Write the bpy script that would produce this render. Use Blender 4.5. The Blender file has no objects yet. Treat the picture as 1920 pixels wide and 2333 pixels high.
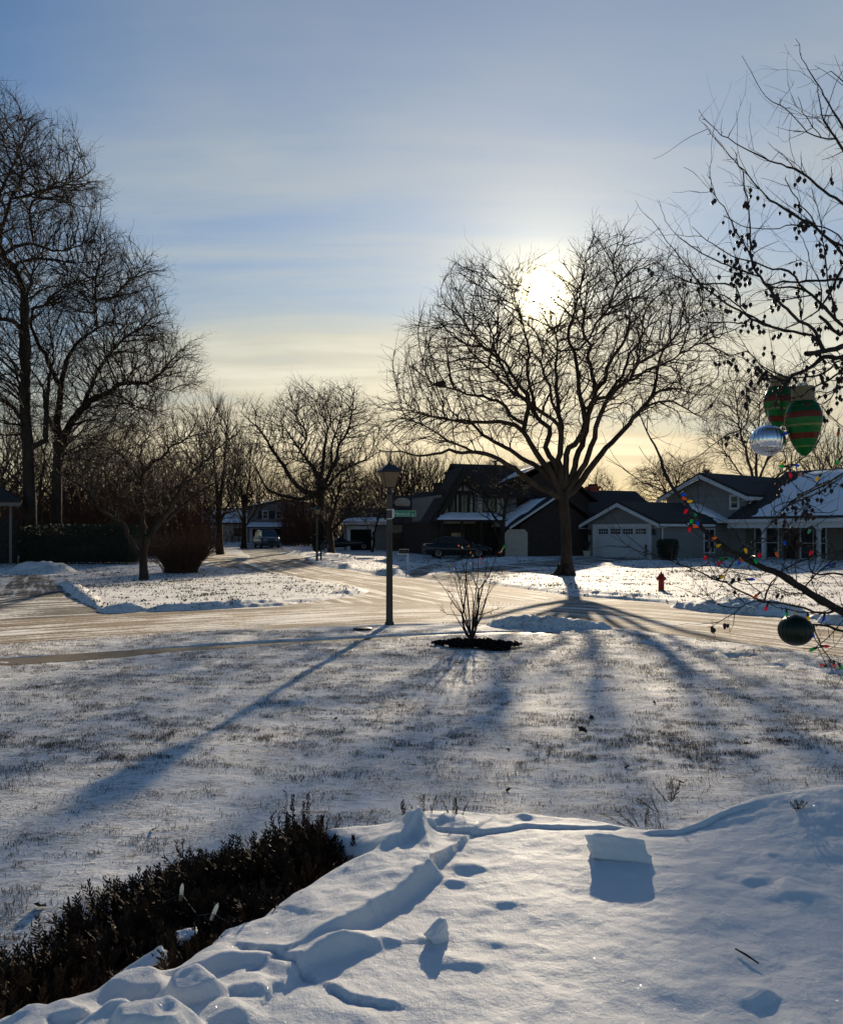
import bpy, bmesh, math, random
import numpy as np
from mathutils import Vector, Matrix, geometry
R = math.radians
SC = bpy.context.scene
COL = SC.collection
# ---------------------------------------------------------------- camera, sky, sun, exposure
FPX, CXP, HZ, CAMH = 1850.0, 960.0, 1214.0, 2.0      # focal length, centre column and horizon row in photo pixels; eye height
cam = bpy.data.objects.new("camera", bpy.data.cameras.new("camera"))
COL.objects.link(cam); SC.camera = cam
cam.location = (0, 0, CAMH); cam.rotation_euler = (R(90), 0, 0)
cam.data.sensor_fit = 'HORIZONTAL'; cam.data.sensor_width = 36
cam.data.lens = 36*FPX/1920; cam.data.shift_y = (HZ-2333/2)/1920
cam.data.clip_start = 0.05; cam.data.clip_end = 3000
SUN_AZ, SUN_EL = R(8.4), R(16.1)
SDIR = Vector((math.sin(SUN_AZ)*math.cos(SUN_EL), math.cos(SUN_AZ)*math.cos(SUN_EL), math.sin(SUN_EL)))
sl = bpy.data.lights.new("sun", 'SUN'); sl.energy = 5.0; sl.angle = R(0.8); sl.color = (1.0, 0.83, 0.60)
so = bpy.data.objects.new("sun", sl); COL.objects.link(so)
so.rotation_euler = SDIR.to_track_quat('Z', 'Y').to_euler()
SC.view_settings.view_transform = 'Standard'; SC.view_settings.look = 'None'
SC.view_settings.gamma = 1; SC.view_settings.exposure = 0.68
SC.cycles.max_bounces = 8; SC.cycles.diffuse_bounces = 3; SC.cycles.transparent_max_bounces = 12
SC.cycles.use_adaptive_sampling = True; SC.cycles.adaptive_threshold = 0.015
SC.cycles.sample_clamp_indirect = 6; SC.cycles.use_denoising = True

class NT:
    """small node-tree writer"""
    def __init__(s, tree):
        s.t = tree; tree.nodes.clear()
    def n(s, typ, inp=None, **kw):
        nd = s.t.nodes.new(typ)
        for k, v in kw.items(): setattr(nd, k, v)
        for k, v in (inp or {}).items():
            sock = nd.inputs[k]
            if isinstance(v, bpy.types.NodeSocket): s.t.links.new(v, sock)
            elif isinstance(v, bpy.types.Node): s.t.links.new(v.outputs[0], sock)
            else:
                if hasattr(sock.default_value, '__len__') and not hasattr(v, '__len__'): v = (v,)*len(sock.default_value)
                if hasattr(sock.default_value, '__len__') and len(sock.default_value) == 4 and len(v) == 3: v = (*v, 1)
                sock.default_value = v
        return nd
    def math(s, op, a, b=0.0, c=0.0, clamp=False):
        return s.n('ShaderNodeMath', {0: a, 1: b, 2: c}, operation=op, use_clamp=clamp).outputs[0]
    def vm(s, op, a, b=(0, 0, 0)):
        nd = s.n('ShaderNodeVectorMath', {0: a, 1: b}, operation=op)
        return nd.outputs['Value'] if op in ('DOT_PRODUCT', 'LENGTH') else nd.outputs[0]
    def mix(s, f, a, b, mode='MIX'):
        nd = s.t.nodes.new('ShaderNodeMix'); nd.data_type = 'RGBA'; nd.blend_type = mode; nd.clamp_factor = True
        for i, v in ((0, f), (6, a), (7, b)):
            if isinstance(v, bpy.types.NodeSocket): s.t.links.new(v, nd.inputs[i])
            elif isinstance(v, bpy.types.Node): s.t.links.new(v.outputs[0], nd.inputs[i])
            else: nd.inputs[i].default_value = v if i == 0 else (*v[:3], 1)
        return nd.outputs[2]
    def noise(s, vec, scale, detail=4, rough=0.55, dist=0.0, out=0):
        d = {'Scale': scale, 'Detail': detail, 'Roughness': rough, 'Distortion': dist}
        if vec is not None: d['Vector'] = vec
        return s.n('ShaderNodeTexNoise', d).outputs[out]
    def step(s, v, lo, hi, o0=0.0, o1=1.0):
        return s.n('ShaderNodeMapRange', {0: v, 1: lo, 2: hi, 3: o0, 4: o1}, interpolation_type='SMOOTHSTEP').outputs[0]
    def scale(s, vec, sc, rot=0.0):
        return s.n('ShaderNodeMapping', {'Vector': vec, 'Scale': sc, 'Rotation': (0, 0, rot)}).outputs[0]

SC.world = bpy.data.worlds.new("World"); SC.world.use_nodes = True
def build_world():
    T = NT(SC.world.node_tree)
    d = T.vm('NORMALIZE', T.n('ShaderNodeTexCoord').outputs['Generated'])
    sky = T.n('ShaderNodeTexSky', sky_type='NISHITA', sun_disc=False, sun_elevation=SUN_EL, sun_rotation=SUN_AZ,
              altitude=200, air_density=1.0, dust_density=0.1, ozone_density=1.6)
    zs = T.n('ShaderNodeSeparateXYZ', {0: d}).outputs[2]
    sunw = T.step(T.vm('DOT_PRODUCT', d, tuple(SDIR)), 0.35, 0.90)
    tint = T.mix(T.math('MAXIMUM', T.step(zs, -0.02, 0.36), T.math('SUBTRACT', 1.0, sunw)), (0.74, 0.58, 0.37), (0.54, 0.90, 1.22))
    tint = T.mix(T.step(T.vm('DOT_PRODUCT', d, tuple(SDIR)), 0.15, 0.66), (0.78, 0.90, 1.00), tint)
    xyz = T.n('ShaderNodeSeparateXYZ', {0: d})
    x, y, z = xyz.outputs
    zz = T.math('ADD', T.math('MAXIMUM', z, 0.0), 0.16)
    p = T.n('ShaderNodeCombineXYZ', {0: T.math('DIVIDE', x, zz), 1: T.math('DIVIDE', y, zz), 2: 0.0}).outputs[0]
    wz = T.noise(T.scale(p, (0.5, 0.9, 1)), 0.8, 3, 0.5, 0.0, 1)
    pw = T.vm('ADD', p, T.vm('MULTIPLY', wz, (0.55, 0.35, 0.0)))
    n1 = T.noise(T.scale(pw, (0.42, 0.75, 1), R(-28)), 1.15, 7, 0.50, 0.25)
    n2 = T.noise(T.scale(pw, (0.20, 1.9, 1), R(-5)), 1.15, 6, 0.52, 0.1)
    n4 = T.noise(T.scale(pw, (0.55, 3.2, 1), R(-34)), 1.0, 7, 0.6, 0.3)
    lowz = T.step(z, 0.10, 0.34, 1.0, 0.25)
    cl = T.math('ADD', T.math('MULTIPLY', T.step(n1, 0.36, 0.64), 0.85), T.math('MULTIPLY', T.math('MULTIPLY', T.step(n2, 0.36, 0.66), lowz), 0.85))
    cl = T.math('ADD', cl, T.math('MULTIPLY', T.math('SUBTRACT', T.step(n4, 0.36, 0.66), 0.5), 0.42))
    # thin veil is densest towards the sun, thins out up and to the left
    dot = T.math('MAXIMUM', T.vm('DOT_PRODUCT', d, tuple(SDIR)), 0.0)
    g4 = T.math('POWER', dot, 5.0); g20 = T.math('POWER', dot, 26.0); g1 = T.math('POWER', dot, 240.0)
    g2 = T.math('POWER', dot, 1700.0); g3 = T.math('POWER', dot, 8500.0)
    low = T.math('POWER', T.math('SUBTRACT', 1.0, T.math('MINIMUM', T.math('MULTIPLY', T.math('MAXIMUM', z, 0.0), 3.0), 1.0)), 2.0)
    cover = T.math('MULTIPLY', T.step(T.vm('DOT_PRODUCT', d, tuple(SDIR)), 0.715, 0.935), T.step(z, 0.26, 0.58, 1.0, 0.34))
    veil = T.math('MULTIPLY', T.math('MULTIPLY', T.math('ADD', T.math('MULTIPLY', cl, 0.72), 0.44), 0.335), cover)
    clear = T.math('SUBTRACT', 1.0, T.math('MINIMUM', T.math('MULTIPLY', veil, 2.6), 0.9))
    b1 = T.n('ShaderNodeBackground', {'Color': T.mix(1.0, sky.outputs[0], tint, 'MULTIPLY'), 'Strength': T.math('MULTIPLY', clear, 0.05)})
    c1 = T.n('ShaderNodeBackground', {'Color': T.mix(T.step(z, 0.03, 0.26), (1.0, 0.84, 0.56), (0.98, 0.99, 0.84)), 'Strength': veil})
    c2 = T.n('ShaderNodeBackground', {'Color': (1.0, 0.72, 0.34), 'Strength': T.math('ADD', T.math('MULTIPLY', g20, 0.17), T.math('MULTIPLY', T.math('MULTIPLY', low, g4), 0.24))})
    hot = T.math('ADD', T.math('MULTIPLY', g1, 0.22), T.math('ADD', T.math('MULTIPLY', g2, 1.3), T.math('MULTIPLY', g3, 30.0)))
    c3 = T.n('ShaderNodeBackground', {'Color': (1.0, 0.84, 0.46), 'Strength': hot})
    a = b1
    for c in (c1, c2, c3): a = T.n('ShaderNodeAddShader', {0: a.outputs[0], 1: c.outputs[0]})
    T.n('ShaderNodeOutputWorld', {'Surface': a.outputs[0]})
build_world()

# ---------------------------------------------------------------- helpers
def TAG(o, label=None, cat=None, group=None, kind=None):
    for k, v in (('label', label), ('category', cat), ('group', group), ('kind', kind)):
        if v: o[k] = v
    return o
def link(o, parent=None):
    COL.objects.link(o)
    if parent is not None: o.parent = parent
    return o
def thing(name, loc, label, cat, group=None, rz=0.0):
    o = bpy.data.objects.new(name, None); link(o)
    o.location = loc; o.rotation_euler = (0, 0, rz); o.empty_display_size = 0.2
    return TAG(o, label, cat, group)
def copy_tree(o, parent=None):
    c = o.copy(); COL.objects.link(c); c.parent = parent
    for ch in list(o.children): copy_tree(ch, c)
    return c
def np_mesh(name, V, quads=None, tris=None, mat=None, parent=None, smooth=True, uv=None, attr=None):
    V = np.asarray(V, np.float32).reshape(-1, 3)
    q = np.zeros((0, 4), np.int32) if quads is None else np.asarray(quads, np.int32).reshape(-1, 4)
    t = np.zeros((0, 3), np.int32) if tris is None else np.asarray(tris, np.int32).reshape(-1, 3)
    me = bpy.data.meshes.new(name)
    me.vertices.add(len(V)); me.vertices.foreach_set('co', V.ravel())
    me.loops.add(q.size+t.size); me.loops.foreach_set('vertex_index', np.concatenate([q.ravel(), t.ravel()]))
    me.polygons.add(len(q)+len(t))
    st = np.concatenate([np.arange(len(q))*4, q.size+np.arange(len(t))*3]).astype(np.int32)
    me.polygons.foreach_set('loop_start', st)
    me.update(calc_edges=True); me.validate()
    if smooth: me.polygons.foreach_set('use_smooth', np.ones(len(me.polygons), bool))
    for k, a in (attr or {}).items():
        at = me.attributes.new(k, 'FLOAT_VECTOR', 'POINT'); at.data.foreach_set('vector', np.asarray(a, np.float32).ravel())
    if mat: me.materials.append(mat)
    return link(bpy.data.objects.new(name, me), parent)
class MB:
    """collects plain shapes into one mesh"""
    def __init__(s): s.v = []; s.f = []
    def add(s, v, f, M=None):
        k = len(s.v)
        s.v += [tuple(M @ Vector(p)) if M is not None else tuple(p) for p in v]
        s.f += [[i+k for i in q] for q in f]; return s
    def box(s, a, b, M=None):
        (x0, y0, z0), (x1, y1, z1) = a, b
        return s.add([(x0,y0,z0),(x1,y0,z0),(x1,y1,z0),(x0,y1,z0),(x0,y0,z1),(x1,y0,z1),(x1,y1,z1),(x0,y1,z1)],
                     [(0,3,2,1),(4,5,6,7),(0,1,5,4),(1,2,6,5),(2,3,7,6),(3,0,4,7)], M)
    def slab(s, pts, t):
        """polygon (list of 3D points) thickened by t along its normal"""
        P = [Vector(p) for p in pts]; n = (P[1]-P[0]).cross(P[2]-P[0]).normalized()*t
        N = len(P)
        return s.add([*P, *[p+n for p in P]], [tuple(range(N))[::-1], tuple(range(N, 2*N))]+[(i, (i+1) % N, N+(i+1) % N, N+i) for i in range(N)])
    def lathe(s, prof, n=16, M=None, flute=0.0, nf=0):
        v = []; f = []
        for (r, z) in prof:
            for k in range(n):
                a = 2*math.pi*k/n; rr = r*(1+flute*math.cos(nf*a)) if nf else r
                v.append((rr*math.cos(a), rr*math.sin(a), z))
        for j in range(len(prof)-1):
            for k in range(n): f.append((j*n+k, j*n+(k+1) % n, (j+1)*n+(k+1) % n, (j+1)*n+k))
        f.append(tuple(range(n))[::-1]); f.append(tuple((len(prof)-1)*n+k for k in range(n)))
        return s.add(v, f, M)
    def tube(s, pts, r, n=6):
        P = [Vector(p) for p in pts]; v = []; f = []
        for i, p in enumerate(P):
            t = (P[min(i+1, len(P)-1)]-P[max(i-1, 0)]).normalized()
            a = t.cross(Vector((0.31, 0.2, 0.93)) if abs(t.z) < .9 else Vector((1, 0.1, 0))).normalized(); b = t.cross(a)
            rr = r[i] if hasattr(r, '__len__') else r
            v += [p+a*rr*math.cos(6.2832*k/n)+b*rr*math.sin(6.2832*k/n) for k in range(n)]
        for i in range(len(P)-1):
            for k in range(n): f.append((i*n+k, i*n+(k+1) % n, (i+1)*n+(k+1) % n, (i+1)*n+k))
        f.append(tuple(range(n))[::-1]); f.append(tuple((len(P)-1)*n+k for k in range(n)))
        return s.add(v, f)
    def build(s, name, mat, parent=None, smooth=False, bevel=0.0):
        me = bpy.data.meshes.new(name); me.from_pydata([tuple(p) for p in s.v], [], s.f)
        bm = bmesh.new(); bm.from_mesh(me); bmesh.ops.recalc_face_normals(bm, faces=bm.faces)
        if bevel: bmesh.ops.bevel(bm, geom=[e for e in bm.edges if e.calc_face_angle(0) > 0.5], offset=bevel, segments=2, profile=0.5, affect='EDGES')
        bm.to_mesh(me); bm.free()
        if smooth:
            for p in me.polygons: p.use_smooth = True
        if mat: me.materials.append(mat)
        return link(bpy.data.objects.new(name, me), parent)
def W(X, Y, D):
    """photo pixel at depth D -> point in the street's own metres"""
    return Vector(((X-CXP)/FPX*D, D, CAMH-(Y-HZ)/FPX*D))
def sst(t): t = np.clip(t, 0, 1); return t*t*(3-2*t)
def Bz(y):
    """the street rises gently away from the viewer"""
    t = np.asarray(y, float)-35.0
    return 0.011*np.where(t < -5, 0, np.where(t < 5, (t+5)**2/20.0, np.minimum(t, 75.0)))
def G(X, Y, dz=0.0):
    """photo pixel on the ground -> (x, y)"""
    k = (Y-HZ)/FPX; D = (CAMH-dz)/max(k, 1e-4)
    for _ in range(30): D = 0.5*D+0.5*(CAMH-dz-float(Bz(D)))/max(k, 1e-4) if k > 0.03 else (CAMH+0.385-dz)/(k+0.011)
    return ((X-CXP)/FPX*D, D)
def vnoise(x, y, sc, seed=0):
    x = np.asarray(x)*sc+seed*17.13; y = np.asarray(y)*sc-seed*9.71
    xi = np.floor(x).astype(np.int64); yi = np.floor(y).astype(np.int64)
    fx = x-xi; fy = y-yi; fx = fx*fx*fx*(fx*(fx*6-15)+10); fy = fy*fy*fy*(fy*(fy*6-15)+10)
    def h(a, b):
        n = (a*374761393+b*668265263+seed*1442695) & 0xFFFFFFFF
        n = ((n ^ (n >> 13))*1274126177) & 0xFFFFFFFF
        return ((n ^ (n >> 16)) & 0xFFFF)/65535.0
    return (h(xi, yi)*(1-fx)+h(xi+1, yi)*fx)*(1-fy)+(h(xi, yi+1)*(1-fx)+h(xi+1, yi+1)*fx)*fy
def fbm(x, y, sc, octv=4, seed=0, gain=0.5):
    r = 0; a = 1; t = 0
    for o in range(octv):
        r = r+a*vnoise(x, y, sc*2**o, seed+o); t += a; a *= gain
    return r/t
def seg_dist(px, py, line, closed=False):
    """distance of points to a polyline, signed + to its left, and arc length of the nearest point"""
    L = list(line)+([line[0]] if closed else [])
    best = np.full(np.shape(px), 1e9); sgn = np.ones(np.shape(px)); arc = np.zeros(np.shape(px)); s0 = 0
    for (ax, ay), (bx, by) in zip(L[:-1], L[1:]):
        dx, dy = bx-ax, by-ay; l2 = dx*dx+dy*dy; l = math.sqrt(l2)
        t = np.clip(((px-ax)*dx+(py-ay)*dy)/l2, 0, 1)
        d = np.hypot(px-ax-t*dx, py-ay-t*dy)
        m = d < best
        best = np.where(m, d, best); arc = np.where(m, s0+t*l, arc)
        sgn = np.where(m, np.where(dx*(py-ay)-dy*(px-ax) >= 0, 1.0, -1.0), sgn); s0 += l
    return best, sgn, arc
def inside(px, py, poly):
    r = np.zeros(np.shape(px), bool); n = len(poly)
    for i in range(n):
        (ax, ay), (bx, by) = poly[i], poly[(i+1) % n]
        if ay == by: continue
        r ^= ((ay > py) != (by > py)) & (px < (bx-ax)*(py-ay)/(by-ay)+ax)
    return r
def crom(P, step):
    """Catmull-Rom through points, resampled about every step"""
    P = np.asarray(P, float); Q = np.vstack([2*P[0]-P[1], P, 2*P[-1]-P[-2]]); out = []
    for i in range(len(P)-1):
        a, b, c, d = Q[i:i+4]; n = max(1, int(np.linalg.norm(c[:3]-b[:3])/step+0.5))
        for k in range(n):
            t = k/n
            out.append(0.5*((2*b)+(c-a)*t+(2*a-5*b+4*c-d)*t*t+(3*b-a-3*c+d)*t**3))
    out.append(P[-1]); return np.array(out)
# ---------------------------------------------------------------- materials
def mat(name, base, rough=0.6, spec=0.3, metal=0.0, noise=0.0, nscale=6.0, bump=0.0, bscale=30.0, coord='Object', trans=0.0, stretch=(1, 1, 1), bdist=0.01):
    m = bpy.data.materials.new(name); m.use_nodes = True; T = NT(m.node_tree)
    v = T.n('ShaderNodeTexCoord').outputs[coord]
    if stretch != (1, 1, 1): v = T.scale(v, stretch)
    c = base
    if noise:
        f = T.noise(v, nscale, 5, 0.6)
        c = T.mix(T.step(f, 0.3, 0.7), tuple(b*(1-noise) for b in base), tuple(min(1, b*(1+noise)) for b in base))
    inp = {'Base Color': c, 'Roughness': rough, 'Specular IOR Level': spec, 'Metallic': metal, 'Transmission Weight': trans}
    if bump: inp['Normal'] = T.n('ShaderNodeBump', {'Strength': bump, 'Distance': bdist, 'Height': T.noise(v, bscale, 5, 0.6)}).outputs[0]
    T.n('ShaderNodeOutputMaterial', {0: T.n('ShaderNodeBsdfPrincipled', inp).outputs[0]})
    return m
M = {}
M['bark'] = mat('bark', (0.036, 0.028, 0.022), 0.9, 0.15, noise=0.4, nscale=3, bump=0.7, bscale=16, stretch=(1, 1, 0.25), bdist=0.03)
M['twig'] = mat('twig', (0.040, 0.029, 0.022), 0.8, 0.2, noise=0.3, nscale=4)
M['twig_red'] = mat('twig_red', (0.085, 0.042, 0.026), 0.8, 0.2, noise=0.4, nscale=4)
M['black'] = mat('black_paint', (0.012, 0.013, 0.015), 0.45, 0.4, noise=0.3, nscale=20)
M['white'] = mat('white_paint', (0.62, 0.64, 0.66), 0.55, 0.3, noise=0.06, nscale=5)
# ---------------------------------------------------------------- ground, roads, paths
def snow_lawn_material():
    m = bpy.data.materials.new('snowy_lawn'); m.use_nodes = True; T = NT(m.node_tree)
    v = T.n('ShaderNodeTexCoord').outputs['Object']
    big = T.noise(v, 0.35, 4, 0.6); mid = T.noise(T.scale(v, (0.8, 1.5, 1)), 2.2, 5, 0.65); fine = T.noise(T.scale(v, (1, 1.6, 1)), 16, 4, 0.7)
    tuft = T.noise(T.scale(v, (1, 1, 1)), 60, 3, 0.7)
    s = T.math('ADD', T.math('ADD', 0.15, T.math('MULTIPLY', big, 0.25)), T.math('ADD', T.math('MULTIPLY', mid, 0.55), T.math('MULTIPLY', fine, 0.55)))
    tuf2 = T.noise(T.scale(v, (0.7, 1.5, 1)), 9, 5, 0.75)
    bare = T.math('MAXIMUM', T.math('MULTIPLY', T.step(s, 0.70, 0.98), T.step(tuft, 0.42, 0.58)), T.math('MULTIPLY', T.step(s, 0.66, 0.92), T.step(tuf2, 0.53, 0.64)))
    snow = T.mix(T.noise(v, 1.3, 3), (0.80, 0.805, 0.815), (0.87, 0.87, 0.87))
    grass = T.mix(T.noise(v, 40, 3), (0.045, 0.038, 0.022), (0.14, 0.115, 0.065))
    col = T.mix(T.math('MULTIPLY', bare, 0.9), snow, grass)
    h = T.math('ADD', T.math('MULTIPLY', mid, 1.0), T.math('ADD', T.math('MULTIPLY', fine, 0.35), T.math('MULTIPLY', tuft, 0.12)))
    b = T.n('ShaderNodeBump', {'Strength': 0.55, 'Distance': 0.06, 'Height': h}).outputs[0]
    T.n('ShaderNodeOutputMaterial', {0: T.n('ShaderNodeBsdfPrincipled', {'Base Color': col, 'Roughness': 0.75, 'Specular IOR Level': 0.12, 'Normal': b}).outputs[0]})
    return m
def road_material(name, lo, hi, snowamt):
    m = bpy.data.materials.new(name); m.use_nodes = True; T = NT(m.node_tree)
    v = T.n('ShaderNodeTexCoord').outputs['Object']
    a = T.n('ShaderNodeAttribute', attribute_name='along').outputs['Vector']
    st = T.noise(T.scale(a, (0.10, 2.3, 1)), 1.0, 6, 0.62, 0.25); st2 = T.noise(T.scale(a, (0.5, 6.0, 1)), 1.0, 5, 0.65, 0.3)
    pa = T.noise(v, 0.5, 4, 0.6); fi = T.noise(v, 14, 5, 0.75); gr = T.noise(v, 70, 3, 0.8)
    s = T.math('ADD', T.math('MULTIPLY', st, 0.9), T.math('ADD', T.math('MULTIPLY', st2, 0.45), T.math('ADD', T.math('MULTIPLY', pa, 0.5), T.math('MULTIPLY', fi, 0.45))))
    sn = T.step(s, snowamt, snowamt+0.16)
    base = T.mix(T.step(fi, 0.3, 0.7), lo, hi)
    base = T.mix(T.step(T.math('ADD', T.math('MULTIPLY', st, 0.6), T.math('MULTIPLY', st2, 0.4)), 0.40, 0.56), tuple(0.5*q for q in lo), base)
    base = T.mix(T.step(gr, 0.48, 0.62), base, T.mix(0.4, base, (0.72, 0.70, 0.66)))
    col = T.mix(sn, base, (0.80, 0.78, 0.73))
    h = T.math('ADD', T.math('MULTIPLY', s, 0.6), T.math('MULTIPLY', T.math('ADD', fi, gr), 0.2))
    b = T.n('ShaderNodeBump', {'Strength': 0.6, 'Distance': 0.03, 'Height': h}).outputs[0]
    T.n('ShaderNodeOutputMaterial', {0: T.n('ShaderNodeBsdfPrincipled', {'Base Color': col, 'Roughness': T.step(fi, 0.2, 0.8, 0.75, 0.95), 'Specular IOR Level': 0.08, 'Normal': b}).outputs[0]})
    return m
def concrete_material():
    m = bpy.data.materials.new('shaded_concrete'); m.use_nodes = True; T = NT(m.node_tree)
    v = T.n('ShaderNodeTexCoord').outputs['Object']
    a = T.n('ShaderNodeAttribute', attribute_name='along').outputs['Vector']
    ax = T.n('ShaderNodeSeparateXYZ', {0: a}).outputs[0]
    fr = T.math('ABSOLUTE', T.math('SUBTRACT', T.math('FRACT', T.math('DIVIDE', ax, 1.5)), 0.5))
    n = T.noise(v, 3, 5, 0.65); f = T.noise(v, 45, 4, 0.7)
    col = T.mix(T.step(n, 0.3, 0.7), (0.060, 0.046, 0.034), (0.105, 0.082, 0.060))  # browns darkened: shade from the snow edge is put into the colour
    col = T.mix(T.step(f, 0.66, 0.78), col, (0.22, 0.19, 0.16))
    col = T.mix(T.step(fr, 0.488, 0.494), col, (0.03, 0.03, 0.03))
    sn = T.step(T.math('ADD', T.noise(v, 1.6, 5, 0.7), T.math('MULTIPLY', f, 0.3)), 0.80, 0.86)
    col = T.mix(sn, col, (0.8, 0.81, 0.83))
    b = T.n('ShaderNodeBump', {'Strength': 0.4, 'Distance': 0.01, 'Height': f}).outputs[0]
    T.n('ShaderNodeOutputMaterial', {0: T.n('ShaderNodeBsdfPrincipled', {'Base Color': col, 'Roughness': 0.6, 'Specular IOR Level': 0.3, 'Normal': b}).outputs[0]})
    return m
M['lawn'] = snow_lawn_material()
M['road'] = road_material('slushy_road', (0.19, 0.135, 0.085), (0.37, 0.275, 0.18), 1.12)
M['drive'] = road_material('slushy_drive', (0.085, 0.072, 0.060), (0.17, 0.145, 0.12), 1.13)
M['conc'] = concrete_material()
def smooth_poly(P, step=0.6): return [tuple(p) for p in crom(P, step)]
# road edges read off the photograph, carried on out of frame
near_edge = smooth_poly([(-45,-12),(-20,6.5),G(0,1464),G(220,1448),G(440,1436),G(640,1429),G(850,1420),G(1000,1417),G(1150,1421),G(1290,1428),G(1425,1432),G(1520,1441),G(1720,1465),G(1920,1490),(10.5,7.0),(16,-6)])
far_right = smooth_poly([(22,-4),(15.0,9.0),G(1920,1408),G(1640,1384),G(1500,1367),G(1300,1351),G(1200,1338),G(1110,1325),G(1040,1315),G(893,1309),G(808,1297),G(727,1284),G(590,1272),G(473,1254),(-46,108),(-80,140)])
corner = smooth_poly([(-100,122),(-52,84),(-30,64),G(473,1289),G(550,1298),G(661,1310),G(753,1325),G(815,1338),G(822,1347),G(770,1356),G(700,1365),G(440,1383),G(230,1389),G(0,1402),(-26,12),(-55,-6)])
ROAD = near_edge+far_right+corner
main_line = smooth_poly([(-50,-9),(-22,9),(-8.2,18.1),(-4,20.7),(0,22.5),(3,21.8),(6,19.5),(8.2,16.5),(12.5,8),(19,-5)])
side_line = smooth_poly([(-90,131),(-41,92),(-22,68),(-14,57),(-8,42),(-3,31),(0,24)])
WALK = smooth_poly([(-20,5.4),G(0,1498),G(440,1470),G(850,1449),G(1050,1440),G(1180,1437),G(1260,1438)])+smooth_poly([G(1250,1445),G(1180,1447),G(1050,1449),G(800,1463),G(440,1483),G(0,1517),(-20,4.2)])
DRV_L = [G(-300,1325),G(-60,1311),G(100,1309),G(128,1316),G(150,1335),G(185,1362),G(228,1386),G(225,1392),G(0,1404),(-16,18.2)]
DRV_R = [G(958,1312),G(1000,1306),G(1060,1296),G(1130,1287),G(1200,1280),G(1290,1272),G(1344,1268),(13.2,58.5),(16.2,54.2),G(1478,1276),G(1400,1281),G(1330,1290),G(1240,1299),G(1160,1308),G(1090,1318),G(1030,1317)]
DRV_T = [G(905,1306),G(960,1290),G(1000,1280),G(1040,1272),(3.0,61),(6.6,61.5),(6.3,56.0),G(1110,1277),G(1060,1281),G(1000,1292),G(965,1312)]
DRV_F = [G(590,1275),G(560,1262),(-21.5,96),(-17.5,97),G(655,1255),G(720,1284)]
CLEARED = [smooth_poly(q+[q[0]], 0.8)[:-1] for q in (DRV_L, DRV_R, DRV_T, DRV_F)]+[WALK]
TRACK = [G(1250,1438), G(1400,1453), G(1600,1481), G(1800,1512), G(1960,1540)]
def along_attr(x, y):
    d1, s1, a1 = seg_dist(x, y, main_line); d2, s2, a2 = seg_dist(x, y, side_line)
    m = d1 < d2*0.8
    return np.stack([np.where(m, a1, a2+50), np.where(m, d1*s1, d2*s2+9), np.zeros_like(x)], -1)
def ground_z(x, y, rough=True):
    x = np.asarray(x, float); y = np.asarray(y, float)
    ins = inside(x, y, ROAD); d, _, _ = seg_dist(x, y, ROAD, True); sd = np.where(ins, -d, d)
    z = Bz(y)-0.10*(1-sst((sd+0.02)/0.28))
    for pl in CLEARED:
        m = inside(x, y, pl)
        if m.any():
            dd = np.zeros_like(x); dd[m] = seg_dist(x[m], y[m], pl, True)[0]; z = z-.085*sst(dd/.12)
    if rough:
        out = sst(sd/0.6)
        z = z+out*(0.10*(fbm(x, y, 0.22, 3, 3)-0.5)+0.045*(fbm(x, y*1.4, 1.1, 4, 8)-0.5))*sst((80-y)/40)
        near = sst((26-np.hypot(x, y))/10)
        fd, _, _ = seg_dist(x, y, TRACK); z = z-.055*np.exp(-(fd/.42)**4)*sst((fbm(x, y, 4.2, 3, 91)-.50)/.12)
        z = z+near*out*0.02*(fbm(x, y*1.5, 5.0, 3, 21)-0.5)
        # ploughed ridges along the kerbs
        for (cx, cy), (dx, dy), L, wd, h, sd_ in PILES:
            u = (x-cx)*dx+(y-cy)*dy; w = -(x-cx)*dy+(y-cy)*dx
            n = fbm(x, y, 3.6, 5, sd_, .6)
            e = (np.abs(u)/L)**2.5+(np.abs(w)/wd)**2
            z = z+h*np.clip(1-e+1.1*(n-0.5), 0, 1)**0.6*(0.75+0.5*fbm(x, y, 6, 3, sd_+5))
    return z
def pile(X0, Y0, X1, Y1, wd, h, s):
    a = G(X0, Y0); b = G(X1, Y1); l = math.hypot(b[0]-a[0], b[1]-a[1])
    return (((a[0]+b[0])/2, (a[1]+b[1])/2), ((b[0]-a[0])/l, (b[1]-a[1])/l), l/2, wd, h, s)
PILES = [pile(1095,1420,1400,1431,0.50,0.25,31), pile(1535,1375,1830,1396,0.75,0.27,32), pile(1240,1340,1500,1362,0.35,0.10,33),
         pile(235,1388,330,1384,0.4,0.16,34), pile(330,1386,690,1368,0.4,0.12,35), pile(132,1314,228,1384,0.3,0.15,36), pile(40,1300,150,1304,1.1,0.55,37),
         pile(735,1283,800,1293,0.7,0.20,38), pile(850,1304,930,1306,0.7,0.20,39), pile(1000,1285,1230,1272,0.8,0.22,40), pile(1150,1300,1300,1291,0.5,0.15,41),
         pile(1850,1402,2050,1425,0.6,0.25,42), pile(640,1258,800,1270,1.2,0.2,43), pile(1340,1290,1480,1279,0.6,0.14,44), pile(760,1352,832,1342,0.35,0.12,45)]
def grid_mesh(xs, ys, zf, name, mt, **kw):
    X, Y = np.meshgrid(xs, ys); Z = zf(X, Y)
    n, k = len(xs), len(ys); i = (np.arange(k-1)[:, None]*n+np.arange(n-1)[None, :]).ravel()
    return np_mesh(name, np.stack([X, Y, Z], -1), np.stack([i, i+1, i+1+n, i+n], -1), None, mt, **kw)
def graded(a, pts):
    out = [a]
    for (b, st) in pts:
        n = max(1, int(round((b-out[-1])/st))); out += list(np.linspace(out[-1], b, n+1)[1:])
    return np.array(out)
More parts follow.
